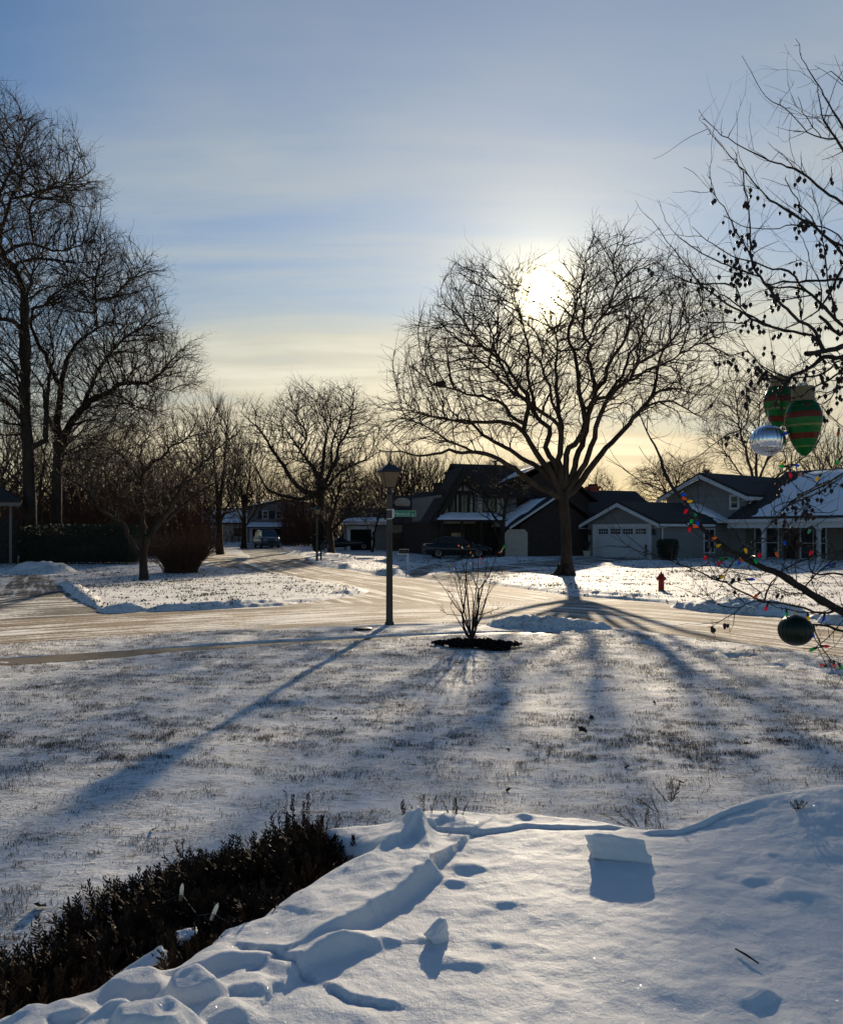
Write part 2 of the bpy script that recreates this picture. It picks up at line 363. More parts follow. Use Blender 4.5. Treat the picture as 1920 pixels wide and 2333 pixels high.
gx = graded(-900, [(-200,100),(-60,14),(-26,2.0),(-14,0.4),(14,0.075),(30,0.5),(60,2.5),(200,14),(900,100)])
gy = graded(-200, [(-20,20),(2,1.5),(20,0.075),(32,0.12),(62,0.4),(112,1.5),(200,8),(1500,130)])
TAG(grid_mesh(gx, gy, ground_z, 'ground', M['lawn']), kind='structure')
def sheet(name, poly, mt, lift, cell, zfun=None):
    P = np.array(poly); lo = P.min(0); hi = P.max(0)
    gxs, gys = np.meshgrid(np.arange(lo[0], hi[0], cell), np.arange(lo[1], hi[1], cell))
    gxs = gxs.ravel()+0.001; gys = gys.ravel()+0.0013
    ok = inside(gxs, gys, poly); d, _, _ = seg_dist(gxs, gys, poly, True); ok &= d > cell*0.5
    co = [Vector(p) for p in poly]+[Vector((a, b)) for a, b in zip(gxs[ok], gys[ok])]
    n = len(poly)
    r = geometry.delaunay_2d_cdt(co, [(i, (i+1) % n) for i in range(n)], [], 1, 1e-5)
    V = np.array([tuple(v) for v in r[0]])
    z = (zfun or (lambda x, y: Bz(y)))(V[:, 0], V[:, 1])+lift
    o = np_mesh(name, np.column_stack([V, z]), None, np.array(r[2]), mt, attr={'along': along_attr(V[:, 0], V[:, 1])})
    return TAG(o, kind='structure')
sheet('road', ROAD, M['road'], -0.085, 1.0)
def gz_s(x, y):   # walks and drives lie a little under the snow beside them and run down to the road
    d, _, _ = seg_dist(x, y, ROAD, True); sd = np.where(inside(x, y, ROAD), -d, d); return Bz(y)-0.03-0.052*(1-sst(sd/0.8))
gz_d = gz_s
sheet('sidewalk', WALK, M['conc'], 0.008, 0.35, gz_s)
for nm, pl in (('driveway', DRV_L), ('driveway', DRV_R), ('driveway', DRV_T), ('driveway', DRV_F)):
    sheet(nm, smooth_poly(pl+[pl[0]], 0.8)[:-1], M['drive'], 0.0, 0.6, gz_d)
# ---------------------------------------------------------------- trees
class Skel:
    """a branching skeleton: position, parent and radius per node; parents always come before children"""
    def __init__(s): s.p = []; s.par = []; s.r = []
    def chain(s, pts, rad, parent):
        for q, r in zip(pts, rad):
            s.p.append(tuple(q)); s.par.append(parent); s.r.append(r); parent = len(s.p)-1
        return parent
    def nearest(s, q):
        a = np.array(s.p); return int(np.argmin(((a-np.array(q))**2).sum(1)))
def colonize(S, A, step, infl, kill, iters, rng, bias=(0, 0, 0.12), wob=0.25, maxch=3, rad=0.8):
    A = np.asarray(A, float); ctr = A.mean(0); A = A-ctr; A2 = (A**2).sum(1); P = np.zeros((30000, 3)); n = len(S.p); P[:n] = np.array(S.p)-ctr
    par = list(S.par); ch = np.zeros(30000, int)
    for q in par:
        if q >= 0: ch[q] += 1
    Dr = np.zeros((30000, 3)); pp = np.array(S.par); mm = np.where(pp >= 0)[0]; Dr[mm] = P[mm]-P[pp[mm]]; Dr[mm] /= np.linalg.norm(Dr[mm], axis=1)[:, None]+1e-9
    nd = np.full(len(A), 1e18); ni = np.zeros(len(A), int)
    def upd(a, b):
        nonlocal nd, ni
        for s0 in range(a, b, 256):
            e = min(b, s0+256)
            d = A2[:, None]-2*(A @ P[s0:e].T)+(P[s0:e]**2).sum(1)[None]; j = d.argmin(1); m = d[np.arange(len(A)), j]
            k = m < nd; nd = np.where(k, m, nd); ni = np.where(k, j+s0, ni)
    upd(0, n); bias = np.array(bias); c0 = np.array([0, 0, A[:, 2].min()*0.9])
    for it in range(iters):
        ok = (nd < infl*infl) & (ch[ni] < maxch)
        if not ok.any(): break
        idx = ni[ok]; d = A[ok]-P[idx]; d /= np.linalg.norm(d, axis=1)[:, None]+1e-9
        acc = np.zeros((n, 3)); np.add.at(acc, idx, d)
        src = np.unique(idx); v = acc[src]
        o = P[src]-c0; o /= np.linalg.norm(o, axis=1)[:, None]+1e-9
        v = v/(np.linalg.norm(v, axis=1)[:, None]+1e-9)+bias+rad*o+0.55*Dr[src]*(ch[src] == 0)[:, None]+rng.normal(0, wob, (len(src), 3))
        v /= np.linalg.norm(v, axis=1)[:, None]+1e-9
        k = len(src)
        if n+k >= 30000: break
        P[n:n+k] = P[src]+v*step; Dr[n:n+k] = v; par += src.tolist(); ch[src] += 1
        upd(n, n+k); n += k
        keep = nd > kill*kill; A = A[keep]; A2 = A2[keep]; nd = nd[keep]; ni = ni[keep]
        if len(A) == 0: break
    m = len(S.p); pa = np.array(par); kid = np.full(n, -1); kid[pa[m:n]] = np.arange(m, n)
    for _ in range(3):
        i = np.arange(m, n); i = i[kid[i] >= 0]; P[i] = 0.5*P[i]+0.25*P[pa[i]]+0.25*P[kid[i]]
    S.p += [tuple(q) for q in P[m:n]+ctr]; S.r += [0.0]*(n-m); S.par = par
def pipe(S, tip, e=2.3, cap=0.8):
    n = len(S.p); acc = np.zeros(n); r = np.array(S.r); par = S.par
    for i in range(n-1, -1, -1):
        own = max(acc[i], tip**e)
        if r[i] == 0: r[i] = own**(1/e)
        if par[i] >= 0: acc[par[i]] += max(r[i], 1e-6)**e
    for i in range(n):
        if par[i] >= 0: r[i] = min(r[i], r[par[i]]*(1.0 if S.r[i] else 0.97))
    S.r = r.tolist()
def twigs(S, rng, rmax, per, length, nseg, r0, droop=0.0, spread=0.8, up=0.0, ends=None):
    P = np.array(S.p); par = np.array(S.par); r = np.array(S.r)
    c = np.where((r <= rmax) & (par >= 0))[0]
    if ends is not None: c = c[c >= ends]
    k = rng.poisson(per, len(c)); c = np.repeat(c, k)
    if len(c) == 0: return
    d = P[c]-P[par[c]]; d /= np.linalg.norm(d, axis=1)[:, None]+1e-9
    v = d+rng.normal(0, spread, d.shape); v[:, 2] += up; v /= np.linalg.norm(v, axis=1)[:, None]+1e-9
    L = length*rng.uniform(0.5, 1.3, len(c))/nseg; q = P[c]; pa = c.copy(); rr = np.minimum(r[c]*0.9, r0)
    for j in range(nseg):
        v = v+rng.normal(0, 0.13, v.shape); v[:, 2] -= droop*(j+1)/nseg; v /= np.linalg.norm(v, axis=1)[:, None]
        q = q+v*L[:, None]; b = len(S.p)
        S.p += [tuple(t) for t in q]; S.par += pa.tolist(); S.r += (rr*(1-0.55*(j+1)/nseg)).tolist()
        pa = np.arange(b, b+len(c))
def tubes(P, par, r, sel, k, main):
    """tube mesh for the chosen nodes: one segment from parent to node each"""
    n = len(P); d = P-P[np.maximum(par, 0)]; root = par < 0; d[root] = (0, 0, 1)
    d /= np.linalg.norm(d, axis=1)[:, None]+1e-9
    av = d.copy(); mi = np.where((main >= 0))[0]; av[mi] += d[main[mi]]; av /= np.linalg.norm(av, axis=1)[:, None]+1e-9
    def ring(c, t, rad):
        ref = np.where(np.abs(t[:, 2:3]) > 0.75, np.array([[1.0, 0.13, 0]]), np.array([[0.1, 0.05, 1.0]]))
        a = np.cross(t, ref); a /= np.linalg.norm(a, axis=1)[:, None]+1e-9; b = np.cross(t, a)
        an = np.arange(k)*2*np.pi/k
        return c[:, None]+rad[:, None, None]*(a[:, None]*np.cos(an)[None, :, None]+b[:, None]*np.sin(an)[None, :, None])
    idx = np.where(sel & ~root)[0]; p = par[idx]
    share = (main[p] == idx) & sel[p] & ~root[p]
    end = ring(P[idx], av[idx], r[idx]); pos = np.full(n, -1); pos[idx] = np.arange(len(idx))
    st = idx[~share]; rs = np.where(main[par[st]] == st, r[par[st]], np.minimum(r[st]*1.15, r[par[st]]))
    start = ring(P[par[st]], d[st], rs); V = np.concatenate([end.reshape(-1, 3), start.reshape(-1, 3)])
    sb = np.zeros(len(idx), int); sb[share] = pos[p[share]]*k; sb[~share] = (len(idx)+np.arange(len(st)))*k
    eb = np.arange(len(idx))*k; j = np.arange(k); j2 = (j+1) % k
    # keep neighbouring rings from twisting where the reference axis flips
    Q = np.stack([sb[:, None]+j, sb[:, None]+j2, eb[:, None]+j2, eb[:, None]+j], -1).reshape(-1, 4)
    flip = np.einsum('ij,ij->i', V[sb]-P[p], V[eb]-P[idx]) < 0
    if flip.any():
        f = np.where(flip)[0]; j3 = (j+k//2) % k; j4 = (j+1+k//2) % k
        Qr = Q.reshape(len(idx), k, 4); Qr[f, :, 2] = eb[f, None]+j4; Qr[f, :, 3] = eb[f, None]+j3; Q = Qr.reshape(-1, 4)
    return V, Q
def tree_meshes(S, root, thr, mtrunk, mcrown, kt=8, kc=3, kmid=5, tn='trunk', cn='crown'):
    P = np.array(S.p); par = np.array(S.par); r = np.array(S.r); n = len(P)
    P = P-np.array(root.location)
    main = np.full(n, -1)
    for i in range(n-1, -1, -1):
        q = par[i]
        if q >= 0 and (main[q] < 0 or r[i] >= r[main[q]]): main[q] = i
    big = r > thr; out = []
    for i in range(n):           # keep the limb mesh connected
        if big[i] and par[i] >= 0 and not big[par[i]]: big[i] = False
    V, Q = tubes(P, par, r, big, kt, main); out.append(np_mesh(tn, V, Q, None, mtrunk, root))
    m2 = ~big & (r > thr*0.35)
    V1, Q1 = tubes(P, par, r, m2, kmid, main); V2, Q2 = tubes(P, par, r, ~big & ~m2, kc, main)
    out.append(np_mesh(cn, np.concatenate([V1, V2]), np.concatenate([Q1, Q2+len(V1)]), None, mcrown, root))
    return out
def cloud_in_outline(poly, D, n, depth, rng, power=0.5):
    """points through a crown whose outline was read off the photograph; its depth is rounded like its width"""
    P = np.array(poly, float); lo, hi = P.min(0), P.max(0); out = []
    while len(out) < n:
        q = rng.uniform(lo, hi, (n*3, 2)); q = q[inside(q[:, 0], q[:, 1], poly)]
        d, _, _ = seg_dist(q[:, 0], q[:, 1], poly, True)
        t = np.clip(d/(0.5*min(hi-lo)), 0.02, 1)
        ed = sst((t+0.30*(vnoise(q[:, 0]/(hi-lo).min(), q[:, 1]/(hi-lo).min(), 9, int(D))-0.45))/0.30)
        ok = rng.uniform(0, 1, len(t)) < 0.06+0.94*ed; q = q[ok]; t = t[ok]; dep = depth*t**power
        y = rng.uniform(-1, 1, len(q)); y = np.sign(y)*np.abs(y)**0.8*dep
        out += [tuple(W(a, b, D))[:1]+(D+c,)+tuple(W(a, b, D))[2:] for (a, b), c in zip(q, y)]
    return np.array(out[:n])
def zc(pts, ox, oy, s): return [(ox+x/s, oy+y/s) for x, y in pts]
def limb(S, px, D, dD, r0, r1, rng, step=0.35, parent=None, wob=0.03, pw=1.0):
    """a limb traced in the photograph, leaning dD metres towards or away from the viewer along its length"""
    n = len(px); P = []
    for i, (X, Y) in enumerate(px):
        t = i/(n-1); q = W(X, Y, D); P.append((q.x, D+dD*t**1.3, q.z))
    a = crom(P, step); a[1:] += rng.normal(0, wob, a[1:].shape)
    k = S.nearest(a[0]) if parent is None else parent
    if parent is None: a = a[1:] if len(a) > 1 else a
    t = np.linspace(0, 1, len(a)); return S.chain(a, r0+(r1*0.6-r0)*t**pw, k)

# --- the great bare tree the sun stands behind
def great_tree():
    rng = np.random.default_rng(5); D = 37.9; z = lambda p: zc(p, 860, 520, 2.17); S = Skel()
    c = lambda p: z(p)
    base = G(1292, 1312); gz = float(ground_z(base[0], base[1]))
    trunk = z([(937,1712),(936,1690),(934,1640),(931,1500),(924,1400),(918,1330)])
    P = [tuple(W(X, Y, D)) for X, Y in trunk]; P[0] = (P[0][0], D, gz-0.15)
    rr = [0.46, 0.36, 0.275, 0.235, 0.25, 0.31]
    a = crom([p+(q,) for p, q in zip(P, rr)], 0.25); t = S.chain(a[:, :3], a[:, 3], -1)
    S2 = lambda px, dD, r0, r1: limb(S, c(px), D, dD, r0*.86, r1, rng)
    S2([(912,1340),(860,1310),(800,1285),(700,1210),(600,1150),(520,1120),(420,1118),(350,1110),(280,1135),(200,1140),(120,1125),(50,1130),(5,1105)], -2.5, .17, .03)
    S2([(520,1120),(430,1085),(350,1060),(290,1030),(220,1000),(140,985),(60,990)], -3.5, .07, .02)
    S2([(910,1330),(880,1270),(800,1190),(720,1130),(640,1075),(560,1030),(480,960),(440,930),(380,925),(280,900),(200,880),(120,850)], 2.5, .16, .03)
    S2([(905,1320),(860,1220),(800,1140),(750,1060),(720,1010),(680,980),(600,965),(500,970),(400,965),(300,945),(220,930),(150,890)], -1.0, .19, .03)
    S2([(722,1010),(735,940),(745,890),(735,850),(700,800),(650,740),(610,690),(540,640),(480,600),(420,540),(380,470)], -2.5, .13, .03)
    S2([(735,990),(700,950),(660,920),(635,870),(600,840),(530,820),(450,800),(380,770),(310,755),(240,700),(170,640)], 2.0, .10, .025)
    S2([(912,1300),(885,1180),(850,1120),(835,1080),(855,1040),(855,980),(820,950),(790,900),(760,850),(700,780),(670,730),(640,660),(600,560),(590,480),(560,400),(520,300)], 2.5, .17, .03)
    S2([(790,900),(750,780),(735,700),(745,640),(720,540),(690,470),(650,380),(640,280)], -1.5, .09, .025)
    S2([(915,1280),(903,1180),(905,1080),(915,980),(900,920),(890,830),(885,700),(890,600),(885,520),(862,450),(835,410)], 0.5, .19, .035)
    S2([(905,1010),(870,960),(800,920),(720,870),(640,830),(560,760),(470,700),(400,640),(300,600)], -4.0, .11, .03)
    S2([(862,900),(855,820),(820,760),(790,690),(800,600),(810,520)], -2.5, .08, .025)
    S2([(925,1290),(935,1120),(945,1085),(990,1050),(1020,960),(1005,900),(985,800),(970,680),(950,620),(925,560),(940,480),(960,400),(985,300),(1000,180)], -1.5, .19, .03)
    S2([(950,620),(990,600),(1030,560),(1060,500),(1100,440),(1120,340),(1100,230),(1130,130)], -3.5, .09, .025)
    S2([(932,1300),(975,1180),(1000,1100),(1030,1000),(1060,880),(1090,800),(1130,740),(1150,680),(1180,620),(1230,560),(1260,500),(1280,420),(1300,330),(1330,240)], 1.5, .20, .03)
    S2([(1060,880),(1078,780),(1065,690),(1060,600),(1080,540),(1050,480),(1060,400),(1080,300),(1100,200),(1110,110)], 3.5, .12, .025)
    S2([(940,1310),(1000,1200),(1040,1120),(1070,1000),(1100,900),(1150,820),(1220,760),(1260,690),(1320,660),(1400,600),(1440,540),(1500,480),(1540,400)], -2.0, .17, .03)
    S2([(1120,860),(1170,780),(1240,690),(1270,600),(1340,520),(1380,450),(1420,370),(1440,290)], 3.0, .10, .025)
    S2([(945,1320),(990,1270),(1040,1200),(1110,1110),(1190,1030),(1250,960),(1320,880),(1370,820),(1390,760),(1400,700),(1420,620),(1450,570),(1510,545),(1600,520)], 1.0, .19, .03)
    S2([(1340,860),(1420,855),(1470,890),(1520,940),(1570,990)], -2.0, .06, .02)
    S2([(1375,810),(1430,790),(1520,770),(1600,770),(1680,750)], 3.0, .08, .025)
    S2([(1240,760),(1310,720),(1390,690),(1480,640),(1560,610),(1640,600)], -4.5, .07, .025)
    out = z([(0,830),(60,690),(170,560),(250,440),(330,310),(420,250),(520,200),(640,215),(740,230),(830,250),(900,180),(960,110),(1050,70),(1180,80),(1280,130),(1390,170),(1480,220),(1560,310),(1640,430),(1690,560),(1700,700),(1690,830),(1640,930),(1560,1010),(1420,950),(1300,960),(1150,980),(1030,1000),(980,1080),(900,1100),(830,1100),(700,1060),(560,1090),(420,1100),(300,1110),(150,1110),(40,1100),(-20,1000)])
    A = cloud_in_outline(out, D, 8000, 6.5, rng)
    colonize(S, A, 0.27, 3.0, 0.36, 110, rng, (0, 0, 0.20), 0.13)
    pipe(S, 0.0115, 2.1); m = len(S.p)
    twigs(S, rng, 0.03, 0.75, 0.85, 4, 0.010, -0.05, 0.5)
    twigs(S, rng, 0.0115, 0.25, 0.45, 2, 0.0075, 0.05, 0.7, ends=m)
    o = thing('bare_tree', (base[0], D, gz), 'great bare spreading tree with the sun shining through its crown', 'tree')
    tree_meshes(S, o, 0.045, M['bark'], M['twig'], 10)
    # flared root toes
    b = MB()
    for k in range(7):
        a = k*0.9+0.3; dx, dy = math.cos(a), math.sin(a); L = 0.5+0.12*math.sin(k*2.7)
        b.tube([(dx*0.22, dy*0.22, 0.5), (dx*0.34, dy*0.34, 0.16), (dx*0.46, dy*0.46, 0.03), (dx*L*1.2, dy*L*1.2, -0.08)], [0.14, 0.13, 0.10, 0.05], 7)
    b.build('root', M['bark'], o, True)
    # old nest in the left of the crown
    q = W(1004, 873, 36.5); b = MB(); rr = random.Random(4)
    for k in range(90):
        a = rr.uniform(0, 6.28); e = a+rr.uniform(0.6, 1.4); h = rr.uniform(-.13, .12); rad = rr.uniform(.12, .24)
        b.tube([(rad*math.cos(a), rad*math.sin(a), h), (rad*math.cos((a+e)/2)*1.1, rad*math.sin((a+e)/2)*1.1, h+rr.uniform(-.05, .05)), (rad*math.cos(e), rad*math.sin(e), h+rr.uniform(-.05, .05))], 0.012, 3)
    b.lathe([(0.05, -0.14), (0.17, -0.08), (0.2, 0.02), (0.15, 0.06)], 10)
    nest = b.build('bird_nest', M['twig']); nest.location = q
    TAG(nest, 'dark clump of a twig nest resting in the left side of the great bare tree', 'nest')
great_tree()

def outline_tree(name, label, cat, base, D, limbs, out, n, depth, seed, ori, trunk_r, tip=0.011, step=0.35, infl=3.5, kill=0.55, bias=(0, 0, 0.18), wob=0.14, tw=(0.9, 0.7, 0.009, 0.05, 0.8), tw2=0.4,
                 thr=0.05, group=None, mt='bark', mc='twig', up=0.0, gz=None):
    """a tree whose limbs and crown outline were read off the photograph; limbs[0] is the trunk"""
    rng = np.random.default_rng(seed); z = lambda p: zc(p, *ori); S = Skel()
    gz = float(ground_z(base[0], base[1])) if gz is None else gz
    tr = [tuple(W(X, Y, D)) for X, Y in z(limbs[0][0])]; tr[0] = (tr[0][0], D, gz-0.2)
    a = crom(tr, step*0.7); t = np.linspace(0, 1, len(a))
    S.chain(a, trunk_r*(1+0.5*np.exp(-t*12))*(1-0.3*t), -1)
    for px, dD, r0, r1 in limbs[1:]: limb(S, z(px), D, dD, r0, r1, rng, step)
    A = cloud_in_outline(z(out), D, int(n*1.9), depth, rng); colonize(S, A, step*0.9, infl, kill*0.70, 110, rng, bias, wob)
    pipe(S, tip*1.15, 2.1); m = len(S.p)
    if tw: twigs(S, rng, 0.035, tw[0]*1.1, tw[1]*1.25, 4, tw[2]*1.15, min(tw[3]*0.5, 0.0)-0.03, tw[4]*0.7, up)
    if tw2: twigs(S, rng, tw[2], tw2, tw[1]*0.6, 2, tw[2]*0.8, tw[3], 0.8, ends=m)
    o = thing(name, (tr[0][0], D, gz), label, cat, group)
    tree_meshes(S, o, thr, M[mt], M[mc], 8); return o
# --- two tall maples on the left, traced from a crop at (0,180) scale 2.573
OL = (0, 180, 2.573)
outline_tree('maple_tree', 'tall multi-trunked bare tree at left, its long low limb reaching right', 'tree', (-23.5, 54), 54,
    [([(330,2890),(330,2600),(335,2300),(340,2180)],),
     ([(338,2300),(335,2000),(345,1800),(365,1650),(400,1560),(440,1500),(520,1430),(560,1400),(640,1330)], 2, .30, .06),
     ([(340,2280),(380,2090),(430,2010),(480,1950),(560,1880),(660,1850),(720,1810),(800,1795),(900,1800),(960,1765),(1020,1710),(1090,1640),(1150,1620)], -2, .30, .04),
     ([(470,1960),(540,1760),(600,1620),(680,1500),(760,1420),(850,1330),(900,1300)], 3, .16, .04),
     ([(345,1800),(290,1650),(250,1560),(230,1480),(260,1390),(360,1375),(430,1330),(520,1300),(640,1290)], -4, .16, .04),
     ([(335,2100),(300,1960),(320,1830),(300,1750)], -3, .14, .06),
     ([(680,1850),(740,1880),(800,1920),(870,1930),(960,1900)], 2, .06, .02),
     ([(560,1390),(570,1250),(600,1150),(640,1050),(660,930)], -2, .10, .03),
     ([(640,1310),(720,1200),(800,1120),(860,1080)], 1, .08, .03)],
    [(300,1400),(380,1200),(480,1020),(560,940),(660,890),(780,990),(880,1060),(950,1130),(940,1250),(930,1370),(940,1480),(1000,1520),(1080,1620),(1140,1540),(1190,1610),(1160,1700),(1150,1850),(1000,1900),(960,2000),(800,2060),(700,2160),(560,2300),(380,2330),(300,2150),(360,1900),(360,1700)],
    4300, 6, 11, OL, 0.42, tip=0.013, step=0.36, infl=3.6, kill=0.58, tw=(1.0, 0.85, 0.010, 0.08, 0.8), tw2=0.5)
outline_tree('maple_tree', 'tallest bare tree at the left edge, trunk forking high, crown cut by the frame', 'tree', (-27.8, 50), 50,
    [([(170,2890),(175,2500),(165,2200),(150,2000),(145,1850)],),
     ([(150,1900),(140,1700),(130,1560),(125,1400),(110,1200),(60,1080),(0,1030),(-60,900),(-100,700),(-120,500)], 1, .30, .06),
     ([(150,1850),(180,1650),(195,1500),(215,1380),(260,1250),(310,1150),(370,1100)], -3, .20, .04),
     ([(265,2150),(250,1950),(235,1750),(220,1600),(180,1480)], 3, .18, .06),
     ([(120,1450),(60,1420),(-20,1440),(-140,1400)], -2, .14, .05),
     ([(0,1040),(80,980),(150,950),(240,965),(320,970),(400,920),(470,880)], 2, .12, .03),
     ([(-20,1060),(60,760),(130,680),(180,640),(200,540),(150,480),(120,380)], -3, .14, .03),
     ([(100,700),(220,640),(330,590),(420,520),(480,430)], 2, .09, .03),
     ([(-60,900),(-20,640),(40,400),(20,250),(60,120)], 3, .12, .03),
     ([(140,1960),(90,1780),(20,1640),(-60,1560)], 2, .12, .04),
     ([(180,880),(200,760),(280,740),(400,700),(520,720),(590,690)], -4, .09, .025),
     ([(60,1090),(200,1020),(340,1000),(440,940)], 4, .1, .03)],
    [(-420,400),(-300,120),(-120,0),(60,40),(180,180),(150,280),(360,310),(480,370),(500,560),(600,690),(560,760),(660,820),(570,900),(520,960),(420,1010),(430,1120),(380,1200),(330,1320),(300,1450),(260,1700),(330,1950),(220,2150),(0,2150),(-200,1800),(-380,1200),(-450,800)],
    4600, 6.5, 12, OL, 0.45, tip=0.013, step=0.36, infl=3.6, kill=0.58, tw=(1.0, 0.85, 0.010, 0.08, 0.8), tw2=0.5)
# --- the low vase-shaped tree on the corner lawn, traced from a crop at (0,900) scale 2.7125
OV = (0, 900, 2.7125)
b0 = G(327, 1321)
outline_tree('crabapple_tree', 'low vase-shaped bare tree standing on the corner lawn left', 'tree', b0, b0[1],
    [([(890,1142),(888,1100),(885,1000),(895,930)],),
     ([(870,1000),(830,940),(800,860),(770,800),(700,745),(640,690),(600,610),(520,540),(430,480),(360,430)], -1.5, .11, .02),
     ([(800,850),(740,790),(690,730),(650,650),(620,580),(610,480),(600,390),(640,340),(700,300)], 1.5, .08, .02),
     ([(897,940),(885,820),(875,700),(870,560),(880,480),(930,420),(1000,370),(1060,310),(1150,250),(1200,130),(1210,60)], .5, .13, .02),
     ([(900,920),(930,860),(1000,780),(1060,700),(1120,600),(1160,530),(1240,460),(1320,380),(1400,320),(1480,260),(1520,230)], -1, .13, .02),
     ([(905,900),(960,760),(1000,680),(1080,560),(1170,510),(1200,460),(1130,380),(1060,310),(1000,250)], 1.5, .09, .02),
     ([(872,600),(840,470),(800,410),(760,350),(700,270),(690,200)], -1.5, .07, .02),
     ([(880,480),(850,380),(860,290),(900,200),(940,150)], 1.5, .06, .015),
     ([(1000,780),(1060,740),(1140,650),(1260,560),(1340,500),(1430,420),(1500,370)], 1.8, .07, .02)],
    [(330,520),(380,400),(480,300),(600,200),(720,130),(880,110),(1020,120),(1110,100),(1210,60),(1260,150),(1400,200),(1530,230),(1500,350),(1400,470),(1300,600),(1200,680),(1080,740),(980,780),(860,760),(740,720),(640,690),(520,620),(400,600)],
    2600, 2.6, 13, OV, 0.20, tip=0.007, step=0.20, infl=2.0, kill=0.33, bias=(0, 0, 0.08), wob=0.2, tw=(0.8, 0.5, 0.006, 0.0, 0.6), tw2=0.3, thr=0.03)
# --- wide bare elm behind the far lamp, crop (440,900) scale 2.7125
OC = (440, 900, 2.7125)
outline_tree('elm_tree', 'wide bare elm spreading over the far houses in mid-picture', 'tree', (-8.0, 76), 76,
    [([(780,985),(785,850),(790,700),(785,600),(780,560)],),
     ([(780,600),(700,600),(620,530),(560,430),(490,330),(430,230),(380,180),(330,130)], -2, .26, .05),
     ([(775,620),(660,640),(560,620),(470,590),(420,540),(370,450),(340,370)], 2, .22, .05),
     ([(785,560),(740,450),(700,400),(650,330),(600,260),(540,180),(500,120)], 2, .20, .04),
     ([(785,540),(770,480),(720,430),(640,410),(560,400)], -3, .12, .04),
     ([(790,560),(800,440),(810,350),(820,260),(830,200),(790,100),(780,0)], 0, .20, .04),
     ([(795,580),(850,470),(890,400),(900,320),(950,250),(980,150),(1000,50),(1010,-20)], -2, .20, .04),
     ([(800,600),(880,500),(960,440),(1040,400),(1100,360),(1150,330)], 3, .18, .04),
     ([(700,300),(690,220),(640,150),(610,60),(600,0)], 3, .1, .04),
     ([(860,460),(850,330),(880,200),(900,100),(890,20)], 3, .12, .04)],
    [(280,110),(370,60),(440,40),(520,90),(590,-10),(680,-40),(800,-60),(920,-30),(1020,-20),(1090,80),(1150,170),(1160,300),(1130,400),(1040,460),(900,520),(800,480),(640,540),(500,540),(400,420),(330,280)],
    3600, 6, 14, OC, 0.40, tip=0.015, step=0.5, infl=4.5, kill=0.75, tw=(0.9, 0.9, 0.012, 0.0, 0.75), tw2=0.3, thr=0.06)
def oval(cx, cy, rx, ry, top=1.0, n=22):
    return [(cx+rx*math.cos(a)*(1 if math.sin(a) < 0 else 1), cy-ry*math.sin(a)*(top if math.sin(a) > 0 else 1)) for a in [2*math.pi*k/n for k in range(n)]]
ID = (0, 0, 1)
# --- two upright lindens on the far verge
b1 = G(500, 1261)
outline_tree('linden_tree', 'upright bare tree with steep branches beside the far road, left of pair', 'tree', b1, b1[1],
    [([(502,1262),(500,1200),(498,1130)],), ([(499,1180),(492,1080),(486,1000),(482,950)], -1, .16, .03), ([(499,1170),(508,1060),(512,980),(514,930)], 1, .16, .03), ([(499,1190),(470,1150),(456,1060),(452,990)], 1, .10, .02), ([(500,1190),(530,1130),(545,1050),(552,990)], -1, .1, .02)],
    [(440,1150),(436,1050),(446,970),(470,930),(495,918),(520,930),(545,975),(560,1040),(556,1130),(530,1190),(500,1180),(468,1190)],
    1500, 2.6, 15, ID, 0.28, tip=0.013, step=0.4, infl=4, kill=0.6, bias=(0, 0, 0.55), wob=0.15, tw=(0.8, 1.0, 0.011, -0.25, 0.35), tw2=0.3, up=0.5, group='upright bare trees by the far road')
b2 = G(554, 1249)
outline_tree('linden_tree', 'upright bare tree in front of the grey gabled house, right of pair', 'tree', b2, b2[1],
    [([(555,1249),(556,1190),(557,1130)],), ([(556,1180),(550,1100),(548,1040)], -1, .14, .03), ([(557,1170),(566,1080),(568,1020)], 1, .14, .03), ([(556,1200),(535,1140),(528,1060)], 1, .09, .02), ([(557,1200),(590,1150),(598,1070)], -1, .09, .02)],
    [(516,1140),(512,1070),(528,1020),(555,1000),(580,1005),(606,1050),(612,1120),(590,1190),(558,1190),(530,1190)],
    1300, 2.8, 16, ID, 0.27, tip=0.013, step=0.42, infl=4, kill=0.62, bias=(0, 0, 0.5), wob=0.15, tw=(0.8, 1.0, 0.012, -0.25, 0.35), tw2=0.3, up=0.5, group='upright bare trees by the far road')
# --- forked tree before the timbered house, and smaller ones
b3 = G(1141, 1272)
outline_tree('bare_tree', 'slim forked bare tree in front of the timbered house', 'tree', b3, b3[1],
    [([(1141,1272),(1143,1230),(1146,1190)],), ([(1145,1200),(1120,1170),(1100,1140),(1085,1110)], -1, .10, .03), ([(1146,1200),(1150,1160),(1160,1125),(1185,1090)], .5, .12, .03), ([(1142,1245),(1130,1215),(1118,1185),(1075,1160)], 1, .08, .02), ([(1155,1150),(1140,1110),(1135,1080)], 1, .06, .02)],
    oval(1135, 1115, 75, 60), 900, 2.4, 17, ID, 0.22, tip=0.010, step=0.3, infl=3, kill=0.5, tw=(0.6, 0.6, 0.008, 0.05, 0.8), tw2=0.2, thr=0.04)
b4 = G(846, 1258)
outline_tree('bare_tree', 'small crooked two-stemmed bare tree by the far garage', 'tree', b4, b4[1],
    [([(846,1258),(852,1235),(850,1212)],), ([(851,1235),(838,1205),(832,1180),(838,1150)], 0, .07, .02), ([(851,1220),(862,1180),(875,1150),(868,1120)], 0, .08, .02)],
    oval(852, 1140, 52, 60), 800, 2.2, 18, ID, 0.13, tip=0.011, step=0.35, infl=3, kill=0.5, thr=0.045, tw=(0.8, 0.7, 0.009, 0.05, 0.8), tw2=0.3)
b5 = G(753, 1263)
